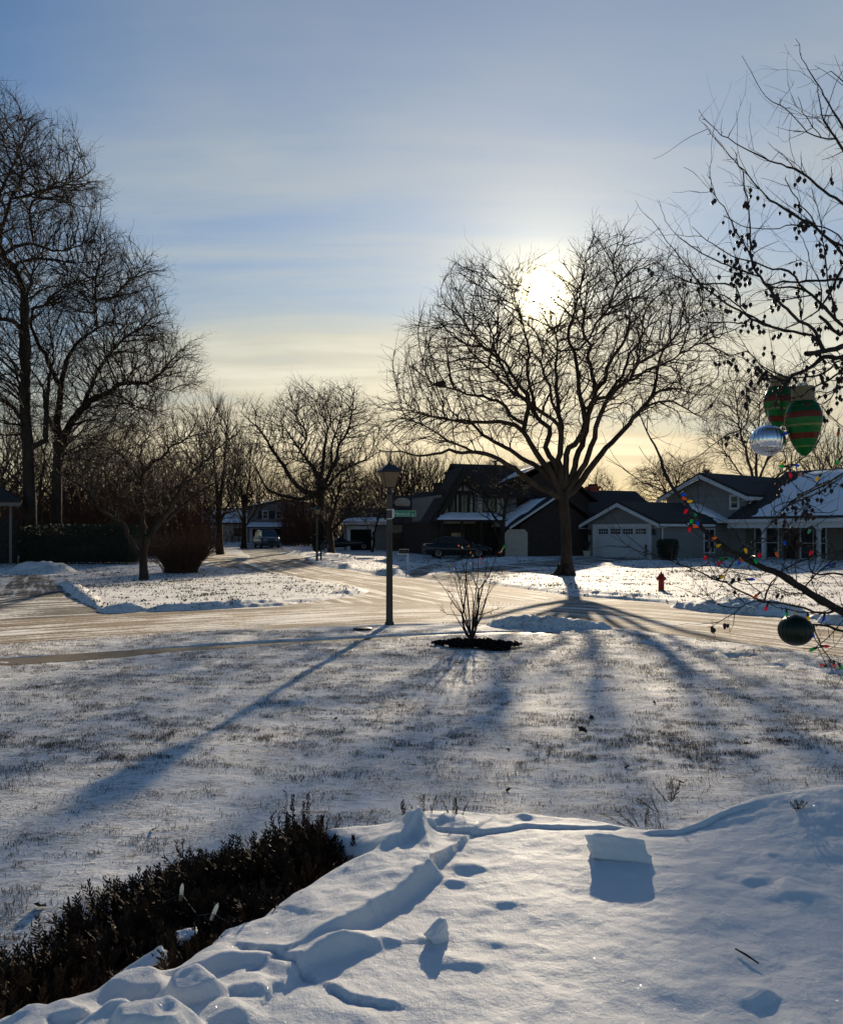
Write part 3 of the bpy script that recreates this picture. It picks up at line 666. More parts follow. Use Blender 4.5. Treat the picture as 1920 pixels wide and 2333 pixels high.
outline_tree('bare_tree', 'dark thick-stemmed bare tree right behind the far lamp post', 'tree', b5, b5[1],
    [([(755,1263),(752,1225),(748,1190)],), ([(750,1210),(720,1160),(705,1110)], 0, .16, .03), ([(749,1200),(765,1150),(772,1100)], 0, .16, .03), ([(750,1215),(790,1170),(810,1120)], 1, .12, .03)],
    oval(758, 1120, 82, 80), 1700, 3.6, 19, ID, 0.3, tip=0.014, step=0.4, infl=3.4, kill=0.52, thr=0.05, tw=(1.3, 0.8, 0.012, 0.05, 0.8), tw2=0.5)
# --- trees behind the right-hand house
outline_tree('birch_tree', 'many-stemmed bare tree rising behind the snowy roof at right', 'tree', (32, 78), 78,
    [([(1722,1235),(1722,1150),(1722,1090)],), ([(1722,1110),(1700,1040),(1680,970),(1668,900),(1650,850)], -1, .15, .03), ([(1722,1100),(1726,1020),(1735,940),(1740,880)], 1, .15, .03), ([(1723,1110),(1750,1040),(1780,980),(1800,920)], 0, .13, .03), ([(1722,1120),(1690,1080),(1650,1020),(1610,980)], 1, .1, .03), ([(1724,1120),(1790,1070),(1840,1030),(1870,980)], -1, .1, .03)],
    oval(1735, 965, 150, 145), 2300, 5, 20, ID, 0.28, tip=0.012, step=0.45, infl=4, kill=0.7, tw=(0.8, 0.9, 0.010, 0.05, 0.8), tw2=0.3)
outline_tree('bare_tree', 'rounded bare tree above the dark garage roof', 'tree', (26.5, 86), 86,
    [([(1530,1235),(1530,1180),(1528,1130)],), ([(1529,1150),(1500,1090),(1480,1060)], 0, .1, .03), ([(1529,1150),(1545,1090),(1560,1050)], 0, .1, .03), ([(1529,1160),(1580,1110),(1610,1080)], 1, .09, .03)],
    oval(1535, 1105, 92, 62), 1800, 4, 21, ID, 0.25, tip=0.013, step=0.4, infl=4, kill=0.62, tw=(1.0, 0.9, 0.012, -0.05, 0.6), tw2=0.4, mc='twig_red')
outline_tree('bare_tree', 'small bare tree showing beside the red chimney', 'tree', (21.3, 96), 96,
    [([(1371,1235),(1370,1180),(1368,1130)],), ([(1370,1150),(1358,1100),(1362,1070)], 0, .09, .03), ([(1369,1160),(1390,1120),(1398,1100)], 0, .09, .03)],
    [(1335,1150),(1338,1110),(1352,1090),(1366,1062),(1378,1090),(1395,1100),(1408,1130),(1400,1160),(1370,1170)], 900, 2.6, 22, ID, 0.22, tip=0.013, step=0.4, infl=4, kill=0.6, tw=(1.0, 0.9, 0.012, -0.05, 0.6), tw2=0.4, mc='twig_red')
# ---------------------------------------------------------------- houses, hedges, far trees
M['siding'] = mat('grey_siding', (0.19, 0.195, 0.195), 0.7, 0.2, noise=0.08, nscale=2, bump=0.5, bscale=2.0, stretch=(0.05, 0.05, 6))
M['trim'] = mat('white_trim', (0.55, 0.57, 0.60), 0.6, 0.25, noise=0.05)
M['shingle'] = mat('dark_shingle', (0.045, 0.042, 0.042), 0.9, 0.15, noise=0.35, nscale=8, bump=0.6, bscale=14, stretch=(1, 1, 3), bdist=0.03)
M['shingle_b'] = mat('brown_shingle', (0.040, 0.033, 0.031), 0.9, 0.15, noise=0.35, nscale=8, bump=0.6, bscale=14, stretch=(1, 1, 3), bdist=0.03)
M['snow'] = mat('roof_snow', (0.80, 0.83, 0.88), 0.7, 0.15, noise=0.03, nscale=3, bump=0.3, bscale=3, bdist=0.05)
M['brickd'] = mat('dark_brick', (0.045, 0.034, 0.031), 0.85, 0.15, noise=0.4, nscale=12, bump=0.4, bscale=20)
M['brickr'] = mat('red_brick', (0.30, 0.075, 0.05), 0.85, 0.15, noise=0.3, nscale=14, bump=0.4, bscale=20)
M['wood_d'] = mat('dark_timber', (0.035, 0.028, 0.024), 0.8, 0.2, noise=0.3, nscale=6)
M['stucco'] = mat('pale_stucco', (0.42, 0.39, 0.34), 0.85, 0.15, noise=0.12, nscale=5)
M['tan'] = mat('tan_siding', (0.17, 0.15, 0.135), 0.8, 0.2, noise=0.1, nscale=3)
M['glass'] = mat('window_glass', (0.02, 0.025, 0.03), 0.08, 0.6)
M['dark'] = mat('near_black', (0.012, 0.012, 0.014), 0.9, 0.1)
M['gdoor'] = mat('garage_door_white', (0.48, 0.51, 0.56), 0.5, 0.3, noise=0.04, nscale=2)
M['fence'] = mat('dark_fence', (0.05, 0.038, 0.03), 0.85, 0.15, noise=0.4, nscale=3, stretch=(6, 6, 0.6))
class Frame:
    """a house's own axes: u along one wall, w to the right-front of it, z up"""
    def __init__(s, x, y, ang, z=0.0):
        s.o = Vector((x, y, z)); s.a = ang; c, k = math.cos(ang), math.sin(ang)
        s.u = Vector((c, k, 0)); s.w = Vector((k, -c, 0))
    def M(s): return Matrix(((s.u.x, s.w.x, 0, 0), (s.u.y, s.w.y, 0, 0), (0, 0, 1, 0), (0, 0, 0, 1)))
    def at(s, X, Y, axis, val):
        """photo pixel -> local point on the vertical plane axis==val"""
        d = Vector(((X-CXP)/FPX, 1, -(Y-HZ)/FPX)); c = Vector((0, 0, CAMH)); n = s.u if axis == 'u' else s.w
        t = (val-(c-s.o).dot(n))/d.dot(n); p = c+d*t-s.o
        return (p.dot(s.u), p.dot(s.w), p.z)
def house(F, label, cat='house'):
    o = thing('house', F.o, label, cat); o.rotation_euler = (0, 0, 0); return o
def lbox(mb, F, u0, u1, w0, w1, z0, z1): return mb.box((min(u0, u1), min(w0, w1), min(z0, z1)), (max(u0, u1), max(w0, w1), max(z0, z1)), F.M())
def lpoly(mb, F, pts, t): return mb.slab([F.M() @ Vector(p) for p in pts], t)
def window(F, root, axis, val, a0, a1, z0, z1, fm, gm, fr=0.09, bars=1, vbars=0, out=-1, name='window'):
    """window on the wall plane axis==val; frame proud of the wall, one pane mesh and its bars"""
    def bx(mb, p0, p1, q0, q1, d0, d1):
        d0, d1 = val+out*d0, val+out*d1
        return lbox(mb, F, d0, d1, p0, p1, q0, q1) if axis == 'u' else lbox(mb, F, p0, p1, d0, d1, q0, q1)
    f = MB(); bx(f, a0-fr, a0, z0-fr, z1+fr, -0.02, .05); bx(f, a1, a1+fr, z0-fr, z1+fr, -0.02, .05); bx(f, a0, a1, z1, z1+fr, -0.02, .05); bx(f, a0, a1, z0-fr, z0, -0.02, .07)
    for k in range(bars): zz = z0+(z1-z0)*(k+1)/(bars+1); bx(f, a0, a1, zz-.025, zz+.025, -0.01, .035)
    for k in range(vbars): aa = a0+(a1-a0)*(k+1)/(vbars+1); bx(f, aa-.02, aa+.02, z0, z1, -0.01, .03)
    w = f.build(name, fm, root); g = MB(); bx(g, a0, a1, z0, z1, -0.01, 0.012); g.build('pane', gm, w); return w
def gable(F, root, u0, u1, w0, w1, ze, zr, roofm, ov=0.35, axis='u', th=0.16, faces=(1, 1), trim=None, names=('roof', 'roof'), wm=(None, None)):
    """two roof slabs over a box; the ridge runs along axis; wm gives another material per slope"""
    out = []
    if axis == 'u':
        m = (w0+w1)/2; s = (zr-ze)/(m-w0); e = ze-s*ov
        A = [[(u0-ov, w0-ov, e), (u1+ov, w0-ov, e), (u1+ov, m, zr), (u0-ov, m, zr)], [(u0-ov, m, zr), (u1+ov, m, zr), (u1+ov, w1+ov, e), (u0-ov, w1+ov, e)]]
    else:
        m = (u0+u1)/2; s = (zr-ze)/(m-u0); e = ze-s*ov
        A = [[(u0-ov, w1+ov, e), (u0-ov, w0-ov, e), (m, w0-ov, zr), (m, w1+ov, zr)], [(m, w1+ov, zr), (m, w0-ov, zr), (u1+ov, w0-ov, e), (u1+ov, w1+ov, e)]]
    for k, P in enumerate(A):
        if not faces[k]: continue
        b = MB(); q = [F.M() @ Vector(p) for p in P]; n = (q[1]-q[0]).cross(q[2]-q[0])
        b.slab(q, th if n.z > 0 else -th); out.append(b.build(names[k], wm[k] or roofm, root))
    return out
def pent(F, root, mt, pts, th, name='roof'):
    q = [F.M() @ Vector(p) for p in pts]; n = (q[1]-q[0]).cross(q[2]-q[0]); b = MB(); b.slab(q, th if n.z > 0 else -th); return b.build(name, mt, root)
def prism_wall(F, root, mt, u0, u1, w0, w1, z0, ze, zr, axis, name='wall'):
    """box with gable ends"""
    if axis == 'u': m = (w0+w1)/2; prof = [(w0, z0), (w1, z0), (w1, ze), (m, zr), (w0, ze)]; P = [[(u, a, z) for a, z in prof] for u in (u0, u1)]
    else: m = (u0+u1)/2; prof = [(u0, z0), (u1, z0), (u1, ze), (m, zr), (u0, ze)]; P = [[(a, w, z) for a, z in prof] for w in (w0, w1)]
    b = MB(); n = 5
    b.add(P[0]+P[1], [tuple(range(n)), tuple(range(n, 2*n))[::-1]]+[(i, (i+1) % n, n+(i+1) % n, n+i) for i in range(n)], F.M()); return b.build(name, mt, root)
def snow_sheet(F, root, P, th=0.09, seed=1, n=26, ragged=(0.0, 0.0, 0.0, 0.0), name='snow'):
    """snow lying on a slope: a quad (local corners, eave-left, eave-right, ridge-right, ridge-left) with soft uneven edges"""
    P = [F.M() @ Vector(p) for p in P]; nn = (P[1]-P[0]).cross(P[3]-P[0]).normalized()
    if nn.z < 0: nn = -nn
    V = []; ks = np.linspace(0, 1, n)
    for j in ks:
        for i in ks:
            ed = [float(fbm(i*6 if k in (0, 2) else j*6, 3.3*k, 1.0, 4, seed+k))*ragged[k] for k in range(4)]  # bottom,right,top,left
            a = ed[3]+(1-ed[1]-ed[3])*i; b = ed[0]+(1-ed[2]-ed[0])*j
            q = P[0].lerp(P[1], a).lerp(P[3].lerp(P[2], a), b)
            t = th*min(1, 9*min(i, 1-i, j, 1-j)+0.02)*(0.75+0.5*float(fbm(a*8, b*8, 1, 3, seed+9)))
            V.append(q+nn*t)
    V = np.array(V); i = (np.arange(n-1)[:, None]*n+np.arange(n-1)[None]).ravel()
    return np_mesh(name, V, np.stack([i, i+1, i+1+n, i+n], -1), None, M['snow'], root)

def right_house():
    F = Frame(15.98, 54.8, R(35), 0.28); o = house(F, 'grey split-level house with white garage door and snowy roofs at right')
    # garage wing (gable end on u = 0 faces the street corner)
    prism_wall(F, o, M['siding'], 0, 9, -6.4, 0, -0.6, 2.55, 3.72, 'u')
    gable(F, o, 0, 9, -6.4, 0, 2.52, 3.86, M['shingle'], 0.42, 'u', 0.12)
    t = MB()   # white barge boards, frieze and gutters
    for s_ in (-1, 1):
        a = (-3.2+s_*3.66, 2.30); b = (-3.2, 3.86-0.03)
        lpoly(t, F, [(-0.50, a[0], a[1]), (-0.50, b[0], b[1]), (-0.50, b[0], b[1]-0.26), (-0.50, a[0], a[1]-0.24)], 0.05)
        lpoly(t, F, [(-0.45, a[0], a[1]-0.24), (-0.02, a[0], a[1]-0.24), (-0.02, a[0]-s_*0.44, a[1]-0.24), (-0.45, a[0]-s_*0.44, a[1]-0.24)], 0.03)
    lbox(t, F, -0.4, 5.5, 0.44, 0.56, 2.16, 2.32)
    t.build('trim', M['trim'], o)
    d = MB(); w0, w1 = -5.65, -0.75; lbox(d, F, -0.03, 0.05, w0, w1, 0.0, 2.12)
    for k in range(1, 4): lbox(d, F, -0.036, 0.0, w0, w1, 0.53*k-0.006, 0.53*k+0.006)
    door = d.build('garage_door', M['gdoor'], o)
    fr = MB(); lbox(fr, F, -0.08, 0.02, w0-0.22, w0, -0.1, 2.34); lbox(fr, F, -0.08, 0.02, w1, w1+0.22, -0.1, 2.34); lbox(fr, F, -0.08, 0.02, w0, w1, 2.12, 2.34); fr.build('door_frame', M['trim'], o)
    for k in range(4):
        a = w0+0.35+k*1.14; p = MB(); lbox(p, F, -0.045, 0.0, a, a+0.86, 1.64, 2.0); pn = p.build('pane', M['glass'], door)
        g = MB()
        for j in range(1, 4): lbox(g, F, -0.055, -0.04, a+0.215*j-.014, a+0.215*j+.014, 1.64, 2.0)
        lbox(g, F, -0.056, -0.04, a, a+0.86, 1.805, 1.835); g.build('glazing_bar', M['trim'], door)
    for w in (-6.1, -0.3):   # coach lamps either side of the door
        l = MB(); l.lathe([(0.03, 0), (0.09, 0.05), (0.11, 0.3), (0.14, 0.32), (0.02, 0.45)], 6, Matrix.Translation(F.M() @ Vector((-0.16, w, 1.55)))); lbox(l, F, -0.1, 0.0, w-.04, w+.04, 1.6, 1.8); l.build('wall_lamp', M['black'], o)
    v = MB(); v.lathe([(0.14, 0), (0.14, 0.03)], 12, Matrix.Translation(F.M() @ Vector((-0.02, -3.2, 2.85))) @ F.M() @ Matrix.Rotation(R(90), 4, 'Y')); v.build('vent', M['siding'], o)
    p = MB(); p.tube([F.M() @ Vector((0.25, 0.5, 2.2)), F.M() @ Vector((0.25, 0.14, 2.0)), F.M() @ Vector((0.25, 0.12, -0.2))], 0.05, 8); p.build('downspout', M['trim'], o)
    window(F, o, 'w', 0.0, 5.0, 6.1, 0.35, 1.95, M['trim'], M['glass'], 0.1, 1, 1, 1)
    # two-storey block, ridge along u
    U0 = 7.75; prism_wall(F, o, M['siding'], U0, 17, -5.4, 1.4, -0.6, 4.62, 6.0, 'u')
    gable(F, o, U0, 17, -5.4, 1.4, 4.56, 6.1, M['shingle'], 0.5, 'u', 0.14)
    t = MB()
    for s_ in (-1, 1):
        a = (-2.0+s_*3.98, 4.28); b = (-2.0, 6.1-0.02)
        lpoly(t, F, [(U0-0.58, a[0], a[1]), (U0-0.58, b[0], b[1]), (U0-0.58, b[0], b[1]-0.30), (U0-0.58, a[0], a[1]-0.28)], 0.05)
        lpoly(t, F, [(U0-0.53, a[0], a[1]-0.28), (U0, a[0], a[1]-0.28), (U0, a[0]-s_*0.5, a[1]-0.28), (U0-0.53, a[0]-s_*0.5, a[1]-0.28)], 0.03)
    lbox(t, F, U0-0.5, 16, 1.9, 2.02, 4.06, 4.28); t.build('trim', M['trim'], o)
    l = MB(); lpoly(l, F, [(U0-0.03, -2.9, 5.0), (U0-0.03, -1.1, 5.0), (U0-0.03, -2.0, 5.6)], 0.03)
    for k in range(4): lbox(l, F, U0-0.10, U0-0.03, -2.75+k*.2, -1.25-k*.2, 5.05+k*.12, 5.09+k*.12)
    l.build('vent', M['siding'], o)
    a = F.at(1666, 1132, 'u', U0); b = F.at(1680, 1156, 'u', U0)
    window(F, o, 'u', U0, min(a[1], b[1]), max(a[1], b[1]), b[2], a[2], M['trim'], M['glass'], 0.16, 1, 0, -1)
    p = MB(); p.tube([F.M() @ Vector((U0+0.4, 1.95, 4.1)), F.M() @ Vector((U0+0.4, 1.53, 3.9)), F.M() @ Vector((U0+0.4, 1.52, 2.6))], 0.05, 8); p.build('downspout', M['trim'], o)
    # low front roof along the garage side and in front of the block, buried in drifted snow
    snow_sheet(F, o, [(5.6, 0.45, 2.42), (U0+1.2, 0.45, 2.42), (U0+0.1, -2.9, 3.95), (6.3, -3.0, 3.9)], 0.16, 3, ragged=(0.0, 0.05, 0.0, 0.35))
    # cross wing, ridge along w, its long snowy slope facing the street
    prism_wall(F, o, M['tan'], 8.3, 18.5, 1.4, 15, -0.6, 2.6, 6.0, 'w')
    pent(F, o, M['shingle'], [(6.0, 1.2, 2.62), (6.0, 15.5, 2.62), (13.4, 15.5, 6.22), (13.4, 1.2, 6.22)], 0.14)
    pent(F, o, M['shingle'], [(13.4, 1.2, 6.22), (13.4, 15.5, 6.22), (19, 15.5, 3.5), (19, 1.2, 3.5)], 0.14)
    snow_sheet(F, o, [(6.02, 2.2, 2.77), (6.02, 15.4, 2.77), (13.2, 15.4, 6.27), (13.2, 1.9, 6.27)], 0.14, 5, ragged=(0.02, 0.0, 0.0, 0.12))
    e = MB(); lbox(e, F, 5.85, 5.99, 0.4, 15.5, 2.42, 2.66); lbox(e, F, 6.1, 6.25, 1.1, 15.5, 2.05, 2.42); e.build('fascia', M['trim'], o)
    for w in (3.75, 7.6, 11.4):
        c = MB(); lbox(c, F, 6.08, 6.28, w, w+.2, -0.5, 2.05); lbox(c, F, 6.03, 6.33, w-.05, w+.25, -0.5, -0.2); lbox(c, F, 6.03, 6.33, w-.05, w+.25, 1.93, 2.05); c.build('porch_post', M['trim'], o)
    for w in (1.9, 5.3, 9.0):
        window(F, o, 'u', 8.3, w, w+1.7, 0.0, 2.05, M['trim'], M['glass'], 0.08, 1, 1, -1)
    dd = MB(); lbox(dd, F, 8.22, 8.3, 4.1, 5.05, -0.3, 2.0); dd.build('door', M['wood_d'], o)
    # small bushes are things of their own
right_house()

def tudor_house():
    F = Frame(0.9, 60.6, R(19), 0.30); o = house(F, 'dark timbered house with snow on its roofs behind the great tree')
    f0 = 0.0                                     # front wall plane w = 0
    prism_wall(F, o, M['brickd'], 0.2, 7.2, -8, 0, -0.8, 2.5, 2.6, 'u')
    g = lambda X, Y, w=0.0: F.at(X, Y, 'w', w)
    # main ridge
    r0 = g(1042, 1060, -3.2); r1 = g(1152, 1062, -3.2); zr = r0[2]
    pent(F, o, M['shingle_b'], [(r0[0]-0.6, -3.2, zr), (r1[0]+0.6, -3.2, zr), (r1[0]+0.6, 0.7, 4.35), (r0[0]+1.2, 0.7, 4.35)], 0.14)
    pent(F, o, M['shingle_b'], [(r0[0]-0.6, -3.2, zr), (r1[0]+0.6, -3.2, zr), (r1[0]+0.6, -8, 3.2), (r0[0]-0.6, -8, 3.2)], 0.14)
    # upper storey wall, half timbered
    ul = g(1000, 1130); ur = g(1150, 1130)
    w = MB(); lbox(w, F, ul[0]+0.2, ur[0]+1.0, -7, -0.05, 2.3, 4.55); w.build('wall', M['siding'], o)
    a = g(1052, 1072); L = g(982, 1196); rr_ = g(1082, 1122)
    gw = MB(); lpoly(gw, F, [(L[0]+0.9, 0.0, 2.4), (rr_[0], 0.0, 2.4), (rr_[0], 0.0, rr_[2]), (a[0], 0.0, a[2]-.1), (L[0]+0.6, 0.0, L[2]+1.2)], 0.06); gw.build('gable_wall', M['stucco'], o)
    # steep gable roof over it, one long slope sweeping low on the left
    pent(F, o, M['shingle_b'], [(a[0], 0.55, a[2]+0.1), (a[0], -1.6, a[2]+0.1), (L[0]-0.25, -1.6, L[2]), (L[0]-0.25, 0.55, L[2])], 0.22)
    pent(F, o, M['shingle_b'], [(a[0], 0.55, a[2]+0.1), (a[0], -4, a[2]+0.1), (rr_[0]+0.2, -4, rr_[2]-0.1), (rr_[0]+0.2, 0.55, rr_[2]-0.1)], 0.22)
    b = MB()
    for (p, q) in ((a, L), (a, rr_)):
        lpoly(b, F, [(p[0], 0.62, p[2]+0.25), (q[0], 0.62, q[2]+0.2), (q[0], 0.62, q[2]-0.45), (p[0], 0.62, p[2]-0.5)], 0.08)
    b.build('barge_board', M['wood_d'], o)
    # inner small gable with its struts
    ia = g(1053, 1099); il = g(1022, 1137); ir = g(1077, 1118)
    t = MB(); zb = g(1040, 1122)[2]; z1 = g(1040, 1170)[2]
    lbox(t, F, il[0]-0.9, ir[0]+0.3, 0.05, 0.14, zb-.13, zb+.13)
    for X in (1008, 1022, 1037, 1046, 1067, 1078): u = g(X, 1130)[0]; lbox(t, F, u-.09, u+.09, 0.04, 0.12, z1, zb)
    u = g(1053, 1100)[0]; lbox(t, F, u-.06, u+.06, 0.04, 0.13, zb, ia[2]+.2)
    for (p, q) in ((ia, il), (ia, ir)): lpoly(t, F, [(p[0], 0.16, p[2]+.25), (q[0], 0.16, q[2]+.2), (q[0], 0.16, q[2]-.1), (p[0], 0.16, p[2]-.1)], 0.05)
    lpoly(t, F, [(il[0]-.9, 0.06, z1), (il[0]-.75, 0.06, z1), (il[0]+.3, 0.06, zb), (il[0]+.15, 0.06, zb)], 0.05)
    t.build('timber', M['wood_d'], o)
    for (X0, X1) in ((1023, 1036), (1048, 1064)):
        u0 = g(X0, 1130)[0]; u1 = g(X1, 1130)[0]; window(F, o, 'w', 0.10, u0+.05, u1-.05, z1+.1, zb-.15, M['wood_d'], M['glass'], 0.06, 0, 1, 1)
    for (X0, X1) in ((1087, 1099), (1132, 1146)):
        u0 = g(X0, 1130)[0]; u1 = g(X1, 1130)[0]; p = MB(); lbox(p, F, u0, u1, -0.05, 0.02, z1+.05, g(1100, 1127)[2]); p.build('shutter_panel', M['stucco'], o)
    u0 = g(1100, 1130)[0]; u1 = g(1131, 1130)[0]; window(F, o, 'w', -0.05, u0+.1, u1-.1, z1+.2, g(1100, 1129)[2], M['wood_d'], M['glass'], 0.08, 0, 2, 1)
    # porch roof under the upper storey, snowed over
    e0 = F.at(992, 1187, 'w', 1.8); e1 = F.at(1160, 1184, 'w', 1.8); zt = z1
    pent(F, o, M['shingle_b'], [(e0[0], 1.8, e0[2]), (e1[0], 1.8, e0[2]), (e1[0], 0, zt-.08), (e0[0]+.9, 0, zt-.08)], 0.1)
    snow_sheet(F, o, [(e0[0], 1.8, e0[2]+.1), (e1[0], 1.8, e0[2]+.1), (e1[0]-.4, 0.1, zt+.04), (e0[0]+1.2, 0.1, zt+.04)], 0.12, 11, ragged=(0, .02, .08, .02))
    ps = MB()
    for k in range(4): u = e0[0]+0.5+k*1.55; lbox(ps, F, u, u+.16, 1.55, 1.7, -0.8, e0[2])
    ps.build('porch_post', M['wood_d'], o)
    window(F, o, 'w', 0.0, 1.4, 2.6, 0.3, 1.7, M['wood_d'], M['glass'], 0.08, 1, 1, 1)
    dd = MB(); lbox(dd, F, 3.2, 4.15, -0.02, 0.06, -0.4, 1.75); dd.build('door', M['wood_d'], o)
    # two-storey right block with its gable towards the street
    uR0 = ur[0]+0.3
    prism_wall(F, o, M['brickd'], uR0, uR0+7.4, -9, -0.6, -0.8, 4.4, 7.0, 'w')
    pent(F, o, M['shingle_b'], [(uR0-2.9, 0.0, 4.35), (uR0-2.9, -9, 4.35), (uR0+3.7, -9, 7.25), (uR0+3.7, 0.0, 7.25)], 0.14)
    pent(F, o, M['shingle_b'], [(uR0+3.7, 0.0, 7.25), (uR0+3.7, -9, 7.25), (uR0+7.9, -9, 4.2), (uR0+7.9, 0.0, 4.2)], 0.14)
    snow_sheet(F, o, [(uR0-2.7, -0.1, 4.58), (uR0-2.7, -5, 4.58), (uR0+3.2, -8, 7.18), (uR0+3.2, -0.1, 7.18)], 0.08, 17, ragged=(.05, .1, .2, .18))
    # garage in front of it, lower, same direction
    u2 = uR0-0.6; wf = 3.2
    prism_wall(F, o, M['brickd'], u2, u2+6.4, -0.5, wf, -0.8, 2.2, 4.3, 'w')
    pent(F, o, M['shingle'], [(u2-1.0, wf+.4, 1.95), (u2-1.0, -0.6, 1.95), (u2+3.2, -0.6, 4.5), (u2+3.2, wf+.4, 4.5)], 0.14)
    pent(F, o, M['shingle'], [(u2+3.2, wf+.4, 4.5), (u2+3.2, -0.6, 4.5), (u2+7.0, -0.6, 2.1), (u2+7.0, wf+.4, 2.1)], 0.14)
    snow_sheet(F, o, [(u2-.95, wf+.1, 2.12), (u2-.95, -0.5, 2.12), (u2+3.0, -0.5, 4.5), (u2+3.0, wf-.3, 4.5)], 0.12, 19, ragged=(0, 0, .1, .30))
    bb = MB(); lpoly(bb, F, [(u2-1.0, wf+.46, 2.12), (u2+3.2, wf+.46, 4.68), (u2+3.2, wf+.46, 4.50), (u2-1.0, wf+.46, 1.95)], 0.05); bb.build('barge_board', M['trim'], o)
    q0 = F.at(1150, 1264, 'w', wf+.02); q1 = F.at(1201, 1206, 'w', wf+.02); c = (q1[0]-q0[0])*.14
    d = MB(); lpoly(d, F, [(q0[0], wf+.02, -.3), (q1[0], wf+.02, -.3), (q1[0], wf+.02, q1[2]-c), (q1[0]-c, wf+.02, q1[2]), (q0[0]+c, wf+.02, q1[2]), (q0[0], wf+.02, q1[2]-c)], 0.06); d.build('garage_door', M['stucco'], o)
    # right wing with the red chimney
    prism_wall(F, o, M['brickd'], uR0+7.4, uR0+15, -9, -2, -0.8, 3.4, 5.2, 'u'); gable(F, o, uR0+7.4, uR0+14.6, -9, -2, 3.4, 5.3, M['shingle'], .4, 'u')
    cq = F.at(1350, 1120, 'w', -5.5); ch = MB(); lbox(ch, F, cq[0]-.42, cq[0]+.42, -5.9, -5.1, 3, F.at(1350, 1112, 'w', -5.5)[2]); lbox(ch, F, cq[0]-.5, cq[0]+.5, -6, -5, F.at(1350, 1112, 'w', -5.5)[2]-.05, F.at(1350, 1108, 'w', -5.5)[2]); ch.build('chimney', M['brickr'], o)
    fl = MB(); lbox(fl, F, cq[0]-.3, cq[0]+.3, -5.8, -5.2, F.at(1350, 1108, 'w', -5.5)[2], F.at(1350, 1103, 'w', -5.5)[2]); fl.build('flue', M['brickd'], o)
    c2 = F.at(1128, 1056, 'w', -4.0); v = MB(); v.lathe([(.12, -1), (.12, .15), (.3, .16), (.3, .24), (.05, .3)], 8, Matrix.Translation(F.M() @ Vector((c2[0], -4.0, c2[2])))); v.build('vent_pipe', M['black'], o)
tudor_house()

